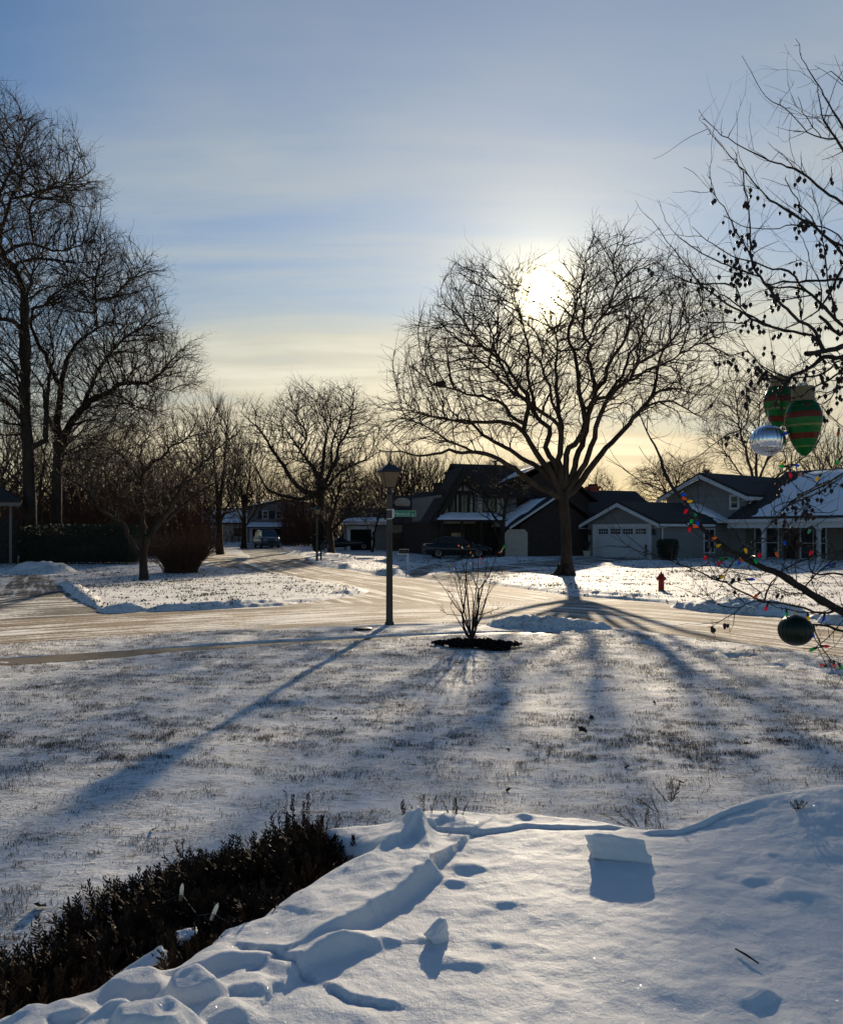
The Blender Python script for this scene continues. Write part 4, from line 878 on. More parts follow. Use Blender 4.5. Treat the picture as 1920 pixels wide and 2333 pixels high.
def ranch_house():
    F = Frame(-7.4, 73.5, R(4), 0.42); o = house(F, 'low dark ranch house behind the street sign, its garage door beside a tree')
    g = lambda X, Y, w=0.0: F.at(X, Y, 'w', w)
    a = g(783, 1240); b = g(890, 1240); c = g(1000, 1240); ze = g(830, 1192)[2]
    w = MB(); lbox(w, F, a[0], b[0], -7, 0, -.8, ze); w.build('wall', M['siding'], o)
    w = MB(); lbox(w, F, b[0], c[0]+3, -8, -.6, -.8, ze+.2); w.build('wall', M['tan'], o)
    pent(F, o, M['shingle_b'], [(a[0]-.4, .5, ze), (b[0]+.2, .5, ze), (b[0]+.2, -3.5, ze+1.4), (a[0]-.4, -3.5, ze+1.4)], .12)
    pent(F, o, M['shingle_b'], [(a[0]-.4, -7.4, ze), (b[0]+.2, -7.4, ze), (b[0]+.2, -3.5, ze+1.4), (a[0]-.4, -3.5, ze+1.4)], .12)
    snow_sheet(F, o, [(a[0]-.4, .48, ze+.12), (b[0]+.1, .48, ze+.12), (b[0]+.1, -.9, ze+.63), (a[0]-.4, -.9, ze+.63)], .08, 23, ragged=(0, .05, .5, .05))
    e = MB(); lbox(e, F, a[0]-.4, b[0]+.2, .5, .56, ze-.14, ze+.1); e.build('fascia', M['trim'], o)
    q0 = g(798, 1246); q1 = g(846, 1206); d = MB(); lbox(d, F, q0[0], q1[0], -.02, .05, -.3, q1[2]); d.build('garage_door', M['dark'], o)
    fr = MB(); lbox(fr, F, q0[0]-.3, q0[0], -.02, .08, -.3, q1[2]+.3); lbox(fr, F, q1[0], q1[0]+.3, -.02, .08, -.3, q1[2]+.3); lbox(fr, F, q0[0], q1[0], -.02, .08, q1[2], q1[2]+.3); fr.build('door_frame', M['trim'], o)
    for X0, X1 in ((896, 926), (948, 958), (962, 986)):
        u0 = g(X0, 1200, -.6)[0]; u1 = g(X1, 1200, -.6)[0]; window(F, o, 'w', -.6, u0, u1, g(900, 1224, -.6)[2], g(900, 1198, -.6)[2], M['trim'], M['stucco'] if X0 != 948 else M['glass'], .08, 0, 1, 1)
    # hipped main roof, its ridge lifting to the right behind the timbered house
    r0 = g(893, 1137, -5); r1 = g(998, 1112, -5)
    pent(F, o, M['shingle_b'], [(b[0]-.6, .1, ze+.25), (c[0]+3.4, .1, ze+.25), (r1[0]+2, -5, r1[2]), (r0[0], -5, r0[2])], .14)
    pent(F, o, M['shingle_b'], [(b[0]-.6, .1, ze+.25), (r0[0], -5, r0[2]), (b[0]-.6, -9, ze+.25)], .14)
    pent(F, o, M['shingle_b'], [(r0[0], -5, r0[2]), (r1[0]+2, -5, r1[2]), (c[0]+3.4, -9, ze+.25), (b[0]-.6, -9, ze+.25)], .14)
    # a lower wing roof in front with a tongue of snow, and its wall
    k0 = g(899, 1178, 1.2); k1 = g(995, 1178, 1.2); kr = g(942, 1150, -1.2)
    pent(F, o, M['shingle'], [(k0[0]-.4, 1.6, ze-.1), (k1[0]+.4, 1.6, ze-.1), (kr[0]+1.0, -1.2, kr[2]), (kr[0]-.5, -1.2, kr[2])], .12)
    pent(F, o, M['shingle'], [(k1[0]+.4, 1.6, ze-.1), (k1[0]+.6, -2.2, ze+.3), (kr[0]+1.0, -1.2, kr[2])], .12)
    snow_sheet(F, o, [(kr[0]+2.5, .75, ze+.35), (kr[0]+3.7, 0.6, ze+.30), (kr[0]+1.3, -.95, kr[2]+.05), (kr[0]-.1, -.85, kr[2]+.02)], .10, 29, ragged=(.1, .05, .05, .1))
    cc = g(998, 1106, -5); ch = MB(); lbox(ch, F, cc[0]-.45, cc[0]+.45, -5.4, -4.6, 3, g(998, 1103, -5)[2]); lbox(ch, F, cc[0]-.55, cc[0]+.55, -5.5, -4.5, g(998, 1103, -5)[2], g(998, 1100, -5)[2]); ch.build('chimney', M['brickd'], o)
ranch_house()

def van_house():
    F = Frame(-22.0, 101, R(2), 0.72); o = house(F, 'far grey house with open garage, shuttered upper windows behind the minivan')
    g = lambda X, Y, w=0.0: F.at(X, Y, 'w', w)
    a = g(560, 1230); b = g(720, 1230); zt = g(600, 1185)[2]; ze = g(600, 1152)[2]
    ap = g(645, 1140)
    P = [(a[0], -1, -1), (b[0]+1, -1, -1), (b[0]+1, -1, ze-.1), (ap[0], -1, ap[2]), (a[0], -1, ze-.2)]
    w = MB(); w.add([F.M() @ Vector(p) for p in P]+[F.M() @ Vector((p[0], -9, p[2])) for p in P], [(0,1,2,3,4), (9,8,7,6,5)]+[(i, (i+1) % 5, 5+(i+1) % 5, 5+i) for i in range(5)]); w.build('wall', M['siding'], o)
    pent(F, o, M['shingle'], [(a[0]-.6, -.6, ze-.4), (a[0]-.6, -9.4, ze-.4), (ap[0], -9.4, ap[2]+.1), (ap[0], -.6, ap[2]+.1)], .15)
    pent(F, o, M['shingle'], [(b[0]+1.6, -.6, ze-.3), (b[0]+1.6, -9.4, ze-.3), (ap[0], -9.4, ap[2]+.1), (ap[0], -.6, ap[2]+.1)], .15)
    snow_sheet(F, o, [(a[0]-.6, -.62, ze-.22), (a[0]-.6, -9, ze-.22), (ap[0]-.6, -9, ap[2]+.13), (ap[0]-.6, -.62, ap[2]+.13)], .14, 31, ragged=(0, 0, .3, 0))
    for X0, X1 in ((598, 611), (628, 642)):
        u0 = g(X0, 1170, -1)[0]; u1 = g(X1, 1170, -1)[0]; window(F, o, 'w', -1, u0+.1, u1-.1, g(600, 1181, -1)[2], g(600, 1165, -1)[2], M['trim'], M['glass'], .1, 1, 0, 1)
        for u in (u0-.55, u1+.12): s = MB(); lbox(s, F, u, u+.42, -.99, -.95, g(600, 1182, -1)[2], g(600, 1164, -1)[2]); s.build('shutter', M['black'], o)
    e0 = F.at(565, 1203, 'w', .6); pent(F, o, M['shingle'], [(a[0]-.3, .6, e0[2]), (b[0]+1.4, .6, e0[2]), (b[0]+1.4, -1, e0[2]+.65), (a[0]-.3, -1, e0[2]+.65)], .12)
    snow_sheet(F, o, [(a[0]-.3, .58, e0[2]+.12), (b[0]-1.6, .58, e0[2]+.12), (b[0]-1.6, -.95, e0[2]+.75), (a[0]-.3, -.95, e0[2]+.75)], .1, 33, ragged=(0, .3, .15, 0))
    q0 = g(572, 1232); q1 = g(640, 1205); d = MB(); lbox(d, F, q0[0], q1[0], -1.02, -.94, -.5, q1[2]); d.build('garage_shade_panel', M['dark'], o)  # flat dark slab; shade inside the open garage is put into its colour
    fr = MB(); lbox(fr, F, q0[0]-.35, q0[0], -1, -.9, -.5, q1[2]+.2); lbox(fr, F, q1[0], q1[0]+.35, -1, -.9, -.5, q1[2]+.2); lbox(fr, F, q0[0]-.01, q1[0]+.01, -.995, -.905, q1[2], q1[2]+.19); fr.build('door_frame', M['trim'], o)
    p = MB(); lbox(p, F, b[0]-3.2, b[0]-2.2, -1.0, -.92, -.4, 1.8); p.build('door', M['wood_d'], o)
van_house()

def small_house(F, label, wm, w, d, ze, zr, snow=True, chim=False, axis='u'):
    o = house(F, label)
    prism_wall(F, o, wm, 0, w, -d, 0, -1.2, ze, zr, axis); gable(F, o, 0, w, -d, 0, ze, zr+.1, M['shingle'], .45, axis)
    if snow: snow_sheet(F, o, [(-.4, .4, ze-.0), (w+.4, .4, ze-.0), (w+.4, -d/2+.1, zr+.22), (-.4, -d/2+.1, zr+.22)] if axis == 'u' else [(-.4, .4, ze), (-.4, -d, ze), (w/2-.1, -d, zr+.22), (w/2-.1, .4, zr+.22)], .1, int(w*7), ragged=(0, .1, .2, .1))
    for k in range(2): window(F, o, 'w', 0, w*(.2+.4*k), w*(.2+.4*k)+1.3, .7, 1.9, M['trim'], M['glass'], .09, 1, 0, 1)
    return o
small_house(Frame(*W(440, 0, 112)[:2], R(-4), 0.8), 'pale low house far off behind the two upright trees', M['stucco'], 9.5, 8, 2.6, 4.5, True)
def porch_house():
    F = Frame(-26.0, 46.5, R(27), 0.13); o = house(F, 'dark house cut off by the left edge, white eave and corner post')
    w = MB(); lbox(w, F, -9, 2.6, -8, -1.6, -.8, 2.75); w.build('wall', M['wood_d'], o)
    g = lambda X, Y: F.at(X, Y, 'w', 0)
    e = g(46, 1150); ze = e[2]
    pent(F, o, M['shingle'], [(-9, .2, ze+.12), (e[0], .2, ze+.12), (e[0]-2.2, -4, ze+1.9), (-9, -4, ze+1.9)], .15)
    pent(F, o, M['shingle'], [(-9, -8.4, ze+.12), (e[0], -8.4, ze+.12), (e[0]-2.2, -4, ze+1.9), (-9, -4, ze+1.9)], .15)
    pent(F, o, M['shingle'], [(e[0], .2, ze+.12), (e[0], -8.4, ze+.12), (e[0]-2.2, -4, ze+1.9)], .15)
    t = MB(); lbox(t, F, -9, e[0], .2, .3, ze-.1, ze+.12); lbox(t, F, e[0]-.1, e[0], -8, .19, ze-.1, ze+.12); t.build('fascia', M['tan'], o)  # eave and post are white; darker tan puts their shade into the colour
    p = g(24, 1200)[0]; c = MB(); lbox(c, F, p-.07, p+.07, -.1, .04, -.5, ze-.1); c.build('porch_post', M['tan'], o)
    window(F, o, 'w', -1.6, -1.5, 0.2, .8, 2.1, M['wood_d'], M['glass'], .08, 1, 0, 1)
porch_house()

# --- clipped evergreens and hedges: many small leaf faces over a dark woody core
M['needle'] = mat('evergreen', (0.020, 0.032, 0.014), 0.6, 0.3, noise=0.5, nscale=5)
def leafy(name, label, cat, loc, pts, nrm, size, seed, core=None, mt='needle', group=None, glossy=None):
    """leaf quads scattered on and just under a surface (points with outward normals, relative to loc)"""
    rng = np.random.default_rng(seed); n = len(pts); pts = np.asarray(pts); nrm = np.asarray(nrm)
    a = nrm*0.5+rng.normal(0, 0.7, (n, 3)); a /= np.linalg.norm(a, axis=1)[:, None]
    b = np.cross(a, rng.normal(0, 1, (n, 3))); b /= np.linalg.norm(b, axis=1)[:, None]
    s = size*rng.uniform(.6, 1.5, n)[:, None]; p = pts-nrm*rng.uniform(0, 2.2, (n, 1))**2*size*.7+nrm*rng.uniform(-.2, .5, (n, 1))*size
    V = np.stack([p-b*s*.35, p+a*s*.5-b*s*.05, p+a*s, p+b*s*.35+a*s*.4], 1).reshape(-1, 3)
    o = thing(name, loc, label, cat, group)
    np_mesh('foliage', V, np.arange(n*4).reshape(-1, 4), None, M[mt], o, smooth=False)
    if core is not None: core.build('stem', M['wood_d'], o, True)
    return o
def box_surface(u0, u1, w0, w1, z0, z1, n, rng, rnd=0.3):
    """points on a rounded box (top and four sides)"""
    c = np.array([(u0+u1)/2, (w0+w1)/2, (z0+z1)/2]); h = np.array([(u1-u0)/2, (w1-w0)/2, (z1-z0)/2]); P = []; N = []
    ar = [h[1]*h[2], h[1]*h[2], h[0]*h[2], h[0]*h[2], h[0]*h[1]]; pr = np.array(ar)/sum(ar); f = rng.choice(5, n, p=pr)
    q = rng.uniform(-1, 1, (n, 3)); q[f == 0, 0] = -1; q[f == 1, 0] = 1; q[f == 2, 1] = -1; q[f == 3, 1] = 1; q[f == 4, 2] = 1
    p = q*h; inn = np.clip(p, -(h-rnd), h-rnd); inn[:, 2] = np.clip(p[:, 2], -h[2], h[2]-rnd); d = p-inn; l = np.linalg.norm(d, axis=1)[:, None]
    nn = d/(l+1e-6); p = inn+nn*rnd; return p+c, nn
def hedge():
    rng = np.random.default_rng(3); x0, y0 = -23.9, 49.0; L = 6.9
    p, n = box_surface(0, L, -1.1, 1.1, -.2, 2.25, 26000, rng, .35)
    p[:, 2] += 0.22*(fbm(p[:, 0]*1.0, p[:, 1]*1.0, 1.1, 3, 4)-.4)*(p[:, 2] > 1)-0.25*(np.abs(p[:, 0]/L-.45)**2)*(p[:, 2] > 1); p += n*(fbm(p[:, 0]*2, p[:, 2]*2+p[:, 1], 1.5, 3, 8)[:, None]-.5)*.25
    c = MB()
    for k in range(14): x = .3+k*.48; c.tube([(x, 0, -.3), (x+.1, .1, .6), (x-.1, -.1, 1.5)], .05, 5)
    c.box((.35, -.75, .1), (L-.35, .75, 1.75))
    leafy('hedge', 'long clipped dark hedge beside the left driveway', 'hedge', (x0, y0, .15), p, n, .085, 5, c)
hedge()
def round_bush(X, Y, wpx, hpx, label, seed, taper=.75, cat='bush', n=5000, size=.07):
    """clipped bush, narrower at the foot"""
    x, y = G(X, Y); k = y/FPX; r = wpx*k/2; h = hpx*k; rng = np.random.default_rng(seed)
    t = rng.uniform(0, 1, n)**.8; a = rng.uniform(0, 6.2832, n); z = h*t
    rad = r*np.where(t < .8, taper+(1-taper)*np.sin(t/.8*1.57), np.sqrt(np.clip(1-((t-.8)/.2)**2, 0, 1))*.35+.65); fl = t > .97; rad[fl] *= np.sqrt(rng.uniform(0, 1, fl.sum()))
    p = np.stack([rad*np.cos(a), rad*np.sin(a), z], -1); nn = np.stack([np.cos(a), np.sin(a), .6*t], -1); nn[fl] = (0, 0, 1)
    m = rng.uniform(0, 1, n) < .14; rr = np.sqrt(rng.uniform(0, 1, m.sum()))*.9; p[m] = np.stack([r*rr*np.cos(a[m]), r*rr*np.sin(a[m]), np.full(m.sum(), h)], -1); nn[m] = (0, 0, 1)
    c = MB(); c.lathe([(r*taper*.7, -.1), (r*.75, h*.4), (r*.8, h*.8), (r*.4, h*.92)], 12)
    leafy('bush', label, cat, (x, y, float(ground_z(x, y))), p, nn, size, seed, c)
round_bush(1521, 1277, 46, 47, 'dark clipped bush on the garage side wall near the white window', 6)
round_bush(722, 1257, 24, 40, 'dark evergreen shrub behind the far lamp post', 7, .6)
# cone-shaped conifer behind the right house
def conifer(X, Yb, Yt, D, wpx, label, seed):
    rng = np.random.default_rng(seed); p0 = W(X, Yb, D); h = W(X, Yt, D).z-p0.z; r = wpx*D/FPX/2; P = []; N = []
    for k in range(260):
        t = rng.uniform(.08, 1)**.8; z = h*t; L = r*(1-t)**.8*rng.uniform(.7, 1.1)+.15; a = rng.uniform(0, 6.28)
        for j in range(26):
            s = rng.uniform(.15, 1); P.append((L*s*math.cos(a+rng.normal(0, .12)), L*s*math.sin(a+rng.normal(0, .12)), z-.25*L*s+rng.normal(0, .08))); N.append((math.cos(a), math.sin(a), -.1))
    c = MB(); c.tube([(0, 0, -.5), (0, 0, h*.5), (0, 0, h)], [.2, .12, .02], 7)
    leafy('conifer', label, 'tree', (p0.x, D, p0.z), P, N, .22, seed, c)
conifer(1610, 1230, 1072, 92, 70, 'dark conifer peeping over the right house roof', 8)

# --- red-twigged bush by the crabapple, many arching stems
def stem_bush(X, Y, h, r, n, label, seed, mt='twig_red', cat='bush', nsub=5, rad=.011, up=.9, name='bush'):
    rng = np.random.default_rng(seed); x, y = G(X, Y); gz = float(ground_z(x, y)); S = Skel(); S.p.append((x, y, gz-.1)); S.par.append(-1); S.r.append(.05)
    for k in range(n):
        a = rng.uniform(0, 6.28); b = r*.45*math.sqrt(rng.uniform(0, 1)); o = np.array([x+b*math.cos(a), y+b*math.sin(a), gz-.05]); e = r*rng.uniform(.35, 1.0); aa = a+rng.normal(0, .5); H = h*rng.uniform(.7, 1.03)*math.sqrt(max(.15, 1-(e/r)**2*.45))
        P = [o+np.array([e*math.cos(aa)*t**1.4, e*math.sin(aa)*t**1.4, H*t**up])+rng.normal(0, .02, 3) for t in np.linspace(0, 1, 9)]
        S.chain(P, np.linspace(rad, rad*.4, 9), 0)
    twigs(S, rng, rad*.95, .55, .55, 3, rad*.6, -.08, .45, .35)
    o = thing(name, (x, y, gz), label, cat); P = np.array(S.p); par = np.array(S.par); r_ = np.array(S.r)-0; main = np.full(len(P), -1)
    for i in range(len(P)-1, 0, -1):
        if main[par[i]] < 0 or r_[i] >= r_[main[par[i]]]: main[par[i]] = i
    bad = par == 0; V, Q = tubes(P-np.array(o.location), par, r_, ~bad, 4, main); np_mesh('stem', V, Q, None, M[mt], o); return o
stem_bush(412, 1304, 2.25, 1.75, 520, 'rounded reddish bare-stemmed bush right of the crabapple tree', 9)
stem_bush(150, 1284, 2.3, 1.2, 60, 'thin reddish brush between the white post and the hedge top', 10)

# --- far bare trees: a few kinds, copied along the backs of the gardens
def far_kind(seed, H, Wd, n, bias, label, mc='twig', trunk=.16):
    rng = np.random.default_rng(seed); S = Skel(); a = crom([(0, 0, -.3), (.1, 0, H*.15), (-.05, .1, H*.3), (0, 0, H*.45)], .5); S.chain(a, np.linspace(trunk, trunk*.6, len(a)), -1)
    A = rng.normal(0, 1, (n, 3)); A /= np.linalg.norm(A, axis=1)[:, None]; A *= rng.uniform(0, 1, (n, 1))**.4; A = A*np.array([Wd/2, Wd/2, H*.38])+np.array([0, 0, H*.62])
    colonize(S, A, .45, 4, .62, 90, rng, bias, .2); pipe(S, .017, 2.1); twigs(S, rng, .04, 1.1, 1.1, 3, .015, 0, .6, .25)
    o = thing('bare_tree', (0, 0, 0), label, 'tree', 'bare trees on the skyline'); tree_meshes(S, o, .06, M['bark'], M[mc], 6); return o
kinds = [far_kind(31, 9, 6.5, 1500, (0, 0, .3), 'x'), far_kind(32, 11, 5.5, 1500, (0, 0, .5), 'x'), far_kind(33, 8, 7, 1700, (0, 0, .2), 'x', 'twig_red'), far_kind(34, 12, 7.5, 1900, (0, 0, .35), 'x')]
def far_trees():
    rr = random.Random(8); used = set()
    # (photo column, distance, photo row of the top, kind, label)
    spots = [(8,70,900,3),(40,78,930,1),(92,66,960,0),(128,74,985,3),(165,70,1000,2),(200,80,985,1),(232,72,1015,2),(262,84,1000,3),(290,74,1030,2),(318,88,1020,1),(345,78,1040,2),(372,90,1010,3),(398,80,1050,2),(420,95,1040,0),(452,102,1050,2),(478,92,1070,0),
             (530,118,1050,3),(585,120,1060,0),(618,116,1075,2),(640,108,1080,3),(668,112,1068,0),(690,100,1085,2),(812,100,1075,2),(835,95,1080,0),
             (870,112,1035,1),(884,120,1020,1),(900,110,1042,0),(914,122,1015,1),(930,114,1030,1),(947,120,1020,3),(962,110,1045,0),(980,118,1028,1),(1000,112,1040,3),(1030,118,1035,1),(1085,112,1042,0),(1120,118,1045,3),(1195,112,1050,1),(1230,116,1060,0),
             (1450,118,1125,0),(1860,100,1010,0),(1900,96,985,3),(1945,90,960,1)]
    where = {0: 'behind the left driveway house', 1: 'behind the dark hedge', 2: 'behind the crabapple tree', 3: 'behind the far grey house', 4: 'between the far lamp and the street lamp', 5: 'in the row over the ranch roof', 6: 'over the timbered house roof', 7: 'behind the right-hand house'}
    first = set()
    for i, (X, D, Yt, k) in enumerate(spots):
        src = kinds[k]; o = src if k not in first else copy_tree(src); first.add(k)
        H = (9, 11, 8, 12)[k]; q = W(X, Yt, D); gz = float(Bz(D)); s = (q.z-gz)/H
        o.location = (q.x, D, gz-.1); o.scale = (max(.75, s*.9), max(.75, s*.9), s); o.rotation_euler = (0, 0, rr.uniform(0, 6.28))
        z = 0 if X < 60 else 1 if X < 220 else 2 if X < 440 else 3 if X < 700 else 4 if X < 860 else 5 if X < 1010 else 6 if X < 1300 else 7
        o['label'] = 'bare leafless tree in the line of trees '+where[z]; o['group'] = 'bare trees '+where[z]
far_trees()
# ---------------------------------------------------------------- street furniture, cars and garden things
M['post'] = mat('lamp_post', (0.075, 0.064, 0.055), 0.7, 0.25, noise=0.25, nscale=4, bump=0.3, bscale=40, stretch=(1, 1, 0.2), bdist=0.005)
def translucent(name, col, amt=0.7, rough=0.3):
    m = bpy.data.materials.new(name); m.use_nodes = True; T = NT(m.node_tree)
    a = T.n('ShaderNodeBsdfTranslucent', {'Color': col}); b = T.n('ShaderNodeBsdfPrincipled', {'Base Color': col, 'Roughness': rough, 'Specular IOR Level': 0.5})
    T.n('ShaderNodeOutputMaterial', {0: T.n('ShaderNodeMixShader', {0: amt, 1: b.outputs[0], 2: a.outputs[0]}).outputs[0]}); return m
M['amber'] = translucent('frosted_amber_glass', (0.42, 0.31, 0.18), 0.6, 0.4)
M['red'] = mat('hydrant_red', (0.20, 0.010, 0.010), 0.45, 0.3, noise=0.25, nscale=6)
M['green'] = mat('sign_green', (0.0, 0.16, 0.075), 0.4, 0.4)
M['steel'] = mat('steel_band', (0.45, 0.45, 0.45), 0.35, 0.5, 0.9)
M['letter'] = mat('sign_backlit', (0.42, 0.60, 0.50), 0.4, 0.4)  # white lettering; green glow of light through the blade is in the colour
M['tyre'] = mat('tyre', (0.015, 0.015, 0.016), 0.8, 0.2)
M['rim'] = mat('wheel_rim', (0.25, 0.25, 0.26), 0.3, 0.5, 0.8)
M['lens'] = mat('lamp_lens', (0.65, 0.66, 0.68), 0.1, 0.6)
M['redlens'] = mat('tail_lens', (0.25, 0.01, 0.01), 0.15, 0.6)
M['plastic'] = mat('bin_plastic', (0.014, 0.016, 0.018), 0.5, 0.3, noise=0.2)
M['snowf'] = M['snow']
def lantern_post(x, y, label, h=3.55):
    gz = float(ground_z(x, y)); o = thing('street_lamp', (x, y, gz), label, 'street lamp', 'lantern lamp posts')
    p = MB(); p.lathe([(0.105, -0.2), (0.105, 0.03), (0.098, 0.05), (0.082, 0.07), (0.078, 0.10), (0.070, 1.4), (0.060, h-0.75), (0.056, h-0.72)], 12); p.build('post', M['post'], o)
    c = MB(); c.lathe([(0.055, h-0.73), (0.062, h-0.70), (0.045, h-0.66), (0.045, h-0.60), (0.085, h-0.585), (0.085, h-0.565)], 12); c.build('collar', M['black'], o)
    z0, z1, r0, r1 = h-0.565, h-0.22, 0.105, 0.20
    f = MB()
    for k in range(4):
        a = R(45+90*k); f.tube([(r0*1.35*math.cos(a), r0*1.35*math.sin(a), z0), (r1*1.35*math.cos(a), r1*1.35*math.sin(a), z1)], .010, 5)
    for (r, z, t) in ((r0, z0, .012), (r1, z1, .014)): f.box((-r-.01, -r-.01, z-t), (r+.01, r+.01, z+t))
    f.build('lantern_frame', M['black'], o)
    for k in range(4):
        Rm = Matrix.Rotation(R(90*k), 4, 'Z'); g = MB(); g.slab([Rm @ Vector(q) for q in ((-r0*.93, -r0*.93, z0+.012), (r0*.93, -r0*.93, z0+.012), (r1*.93, -r1*.93, z1-.014), (-r1*.93, -r1*.93, z1-.014))], .004); g.build('lantern_pane', M['amber'], o)
    q = MB(); e = .235
    q.add([(-e,-e,z1+.014),(e,-e,z1+.014),(e,e,z1+.014),(-e,e,z1+.014),(-e,-e,z1+.03),(e,-e,z1+.03),(e,e,z1+.03),(-e,e,z1+.03)], [(3,2,1,0),(0,1,5,4),(1,2,6,5),(2,3,7,6),(3,0,4,7)])
    t = .075; zt = z1+.155; q.add([(-e,-e,z1+.03),(e,-e,z1+.03),(e,e,z1+.03),(-e,e,z1+.03),(-t,-t,zt),(t,-t,zt),(t,t,zt),(-t,t,zt)], [(0,1,5,4),(1,2,6,5),(2,3,7,6),(3,0,4,7),(4,5,6,7)])
    q.lathe([(.055, zt), (.05, zt+.03), (.02, zt+.04), (.03, zt+.06), (.012, zt+.085)], 8); q.build('lantern_roof', M['black'], o); return o
lx, ly = G(887, 1423); lamp = lantern_post(lx, ly, 'tall lantern street lamp on the near verge carrying a street sign'); lamp.rotation_euler = (0, 0, R(17))
fx, fy = G(722, 1278); l2 = lantern_post(fx, fy, 'far lantern street lamp beside a dark letterbox across the junction'); l2.rotation_euler = (0, 0, R(30))
def street_sign():
    c = W(887, 1170, ly); z = c.z; o = thing('street_sign', (lx, ly, z), 'green street name blade reading Hemlock Ln, strapped to the near lamp post', 'street sign'); o.rotation_euler = (0, 0, R(3))
    b = MB(); b.box((.085, -.012, -.07), (.58, .012, .07)); b.build('blade', M['green'], o, bevel=.008)
    t = MB(); w = .006
    for (a, e) in (((.094, -.0135, -.062), (.572, -.012, -.062+w)), ((.094, -.0135, .062-w), (.572, -.012, .062)), ((.094, -.0135, -.056), (.094+w, -.012, .056)), ((.572-w, -.0135, -.056), (.572, -.012, .056))): t.box(a, e)
    t.build('border', M['letter'], o)
    for txt, x, s in (('Hemlock', .104, .118), ('Ln', .485, .080)):
        cu = bpy.data.curves.new('lettering', 'FONT'); cu.body = txt; cu.size = s; cu.extrude = .0015; cu.space_character = 1.0; cu.offset = .0004; cu.materials.append(M['letter'])
        tmp = bpy.data.objects.new('lettering', cu); link(tmp); dg = bpy.context.evaluated_depsgraph_get(); me = bpy.data.meshes.new_from_object(tmp.evaluated_get(dg)); bpy.data.objects.remove(tmp); e = bpy.data.objects.new('lettering', me); link(e, o); e.location = (x, -.0145, -.041); e.rotation_euler = (R(90), 0, 0); e.scale = (.80, 1, 1)
    for zz in (.075, -.125):
        s = MB(); s.lathe([(.069, zz), (.069, zz+.018)], 14); s.build('strap', M['steel'], o)
    k = MB(); k.box((.06, -.02, -.1), (.1, .02, .1)); k.build('bracket', M['steel'], o)
street_sign()
def hydrant():
    x, y = G(1506, 1347); gz = float(ground_z(x, y)); o = thing('fire_hydrant', (x, y, gz-.02), 'red fire hydrant standing in the snow across the street', 'fire hydrant')
    b = MB(); b.lathe([(.135,0),(.135,.035),(.10,.04),(.098,.06),(.098,.40),(.118,.405),(.118,.425),(.10,.43),(.10,.50)], 20); b.build('barrel', M['red'], o, True)
    c = MB(); c.lathe([(.10,.50),(.112,.505),(.112,.525),(.098,.535),(.085,.575),(.055,.605),(.03,.615),(.03,.63),(.022,.635),(.022,.67),(.005,.672)], 20); c.build('bonnet', M['red'], o, True)
    for ang, r in ((180, .045), (0, .045), (270, .062)):
        Mx = Matrix.Rotation(R(ang+12), 4, 'Z') @ Matrix.Translation((.09, 0, .44)) @ Matrix.Rotation(R(90), 4, 'Y')
        n = MB(); n.lathe([(r, 0), (r, .04), (r*1.2, .042), (r*1.2, .065), (r*.9, .07), (r*.35, .072), (r*.35, .10)], 10, Mx); n.build('outlet_cap', M['red'], o)
    for k in range(8):
        n = MB(); a = k*.785; n.lathe([(.012, .395), (.012, .435)], 6, Matrix.Translation((.11*math.cos(a), .11*math.sin(a), 0))); n.build('bolt', M['red'], o)
    ch = MB(); ch.tube([(.17, -.02, .43), (.17, -.03, .36), (.15, -.06, .33), (.11, -.08, .36)], .006, 5); ch.build('chain', M['steel'], o)
hydrant()
def mailbox(X, Y, label, postm, side, h=.98):
    x, y = G(X, Y); gz = float(ground_z(x, y)); o = thing('mailbox', (x, y, gz), label, 'mailbox')
    p = MB(); p.box((-.05, -.05, -.3), (.05, .05, h-.12)); p.box((-.05+min(0, side*.5), -.04, h-.22), (.05+max(0, side*.5), .04, h-.16)); p.build('post', postm, o, bevel=.006)
    b = MB(); prof = [(-.09, 0), (.09, 0), (.09, .13)]+[(.09*math.cos(a), .13+.09*math.sin(a)) for a in np.linspace(.3, 2.84, 7)]+[(-.09, .13)]; n = len(prof)
    x0 = -.06 if side > 0 else -.46; b.add([(x0, a, h-.158+c) for a, c in prof]+[(x0+.52, a, h-.158+c) for a, c in prof], [tuple(range(n))[::-1], tuple(range(n, 2*n))]+[(i, (i+1) % n, n+(i+1) % n, n+i) for i in range(n)]); b.build('box', M['black'], o)
    f = MB(); f.box((x0+.25, -.104, h-.08), (x0+.27, -.094, h+.06)); f.build('flag', M['redlens'], o); return o
mailbox(929, 1298, 'black mailbox on a white post in the snow before the ranch house', M['trim'], -1)
mailbox(731, 1276, 'small dark mailbox on a dark post beside the far lamp', M['black'], 1)
mailbox(492, 1258, 'tiny far mailbox at the foot of the left upright tree', M['black'], -1)
def lid():
    x, y = G(826, 1436); z = float(ground_z(x, y)); b = MB(); b.lathe([(.20, -.05), (.20, .03), (.17, .045), (.05, .046)], 18); o = b.build('valve_lid', M['black'], None, True); o.location = (x, y, z); TAG(o, 'round dark valve lid in the verge left of the near lamp', 'valve lid')
lid()
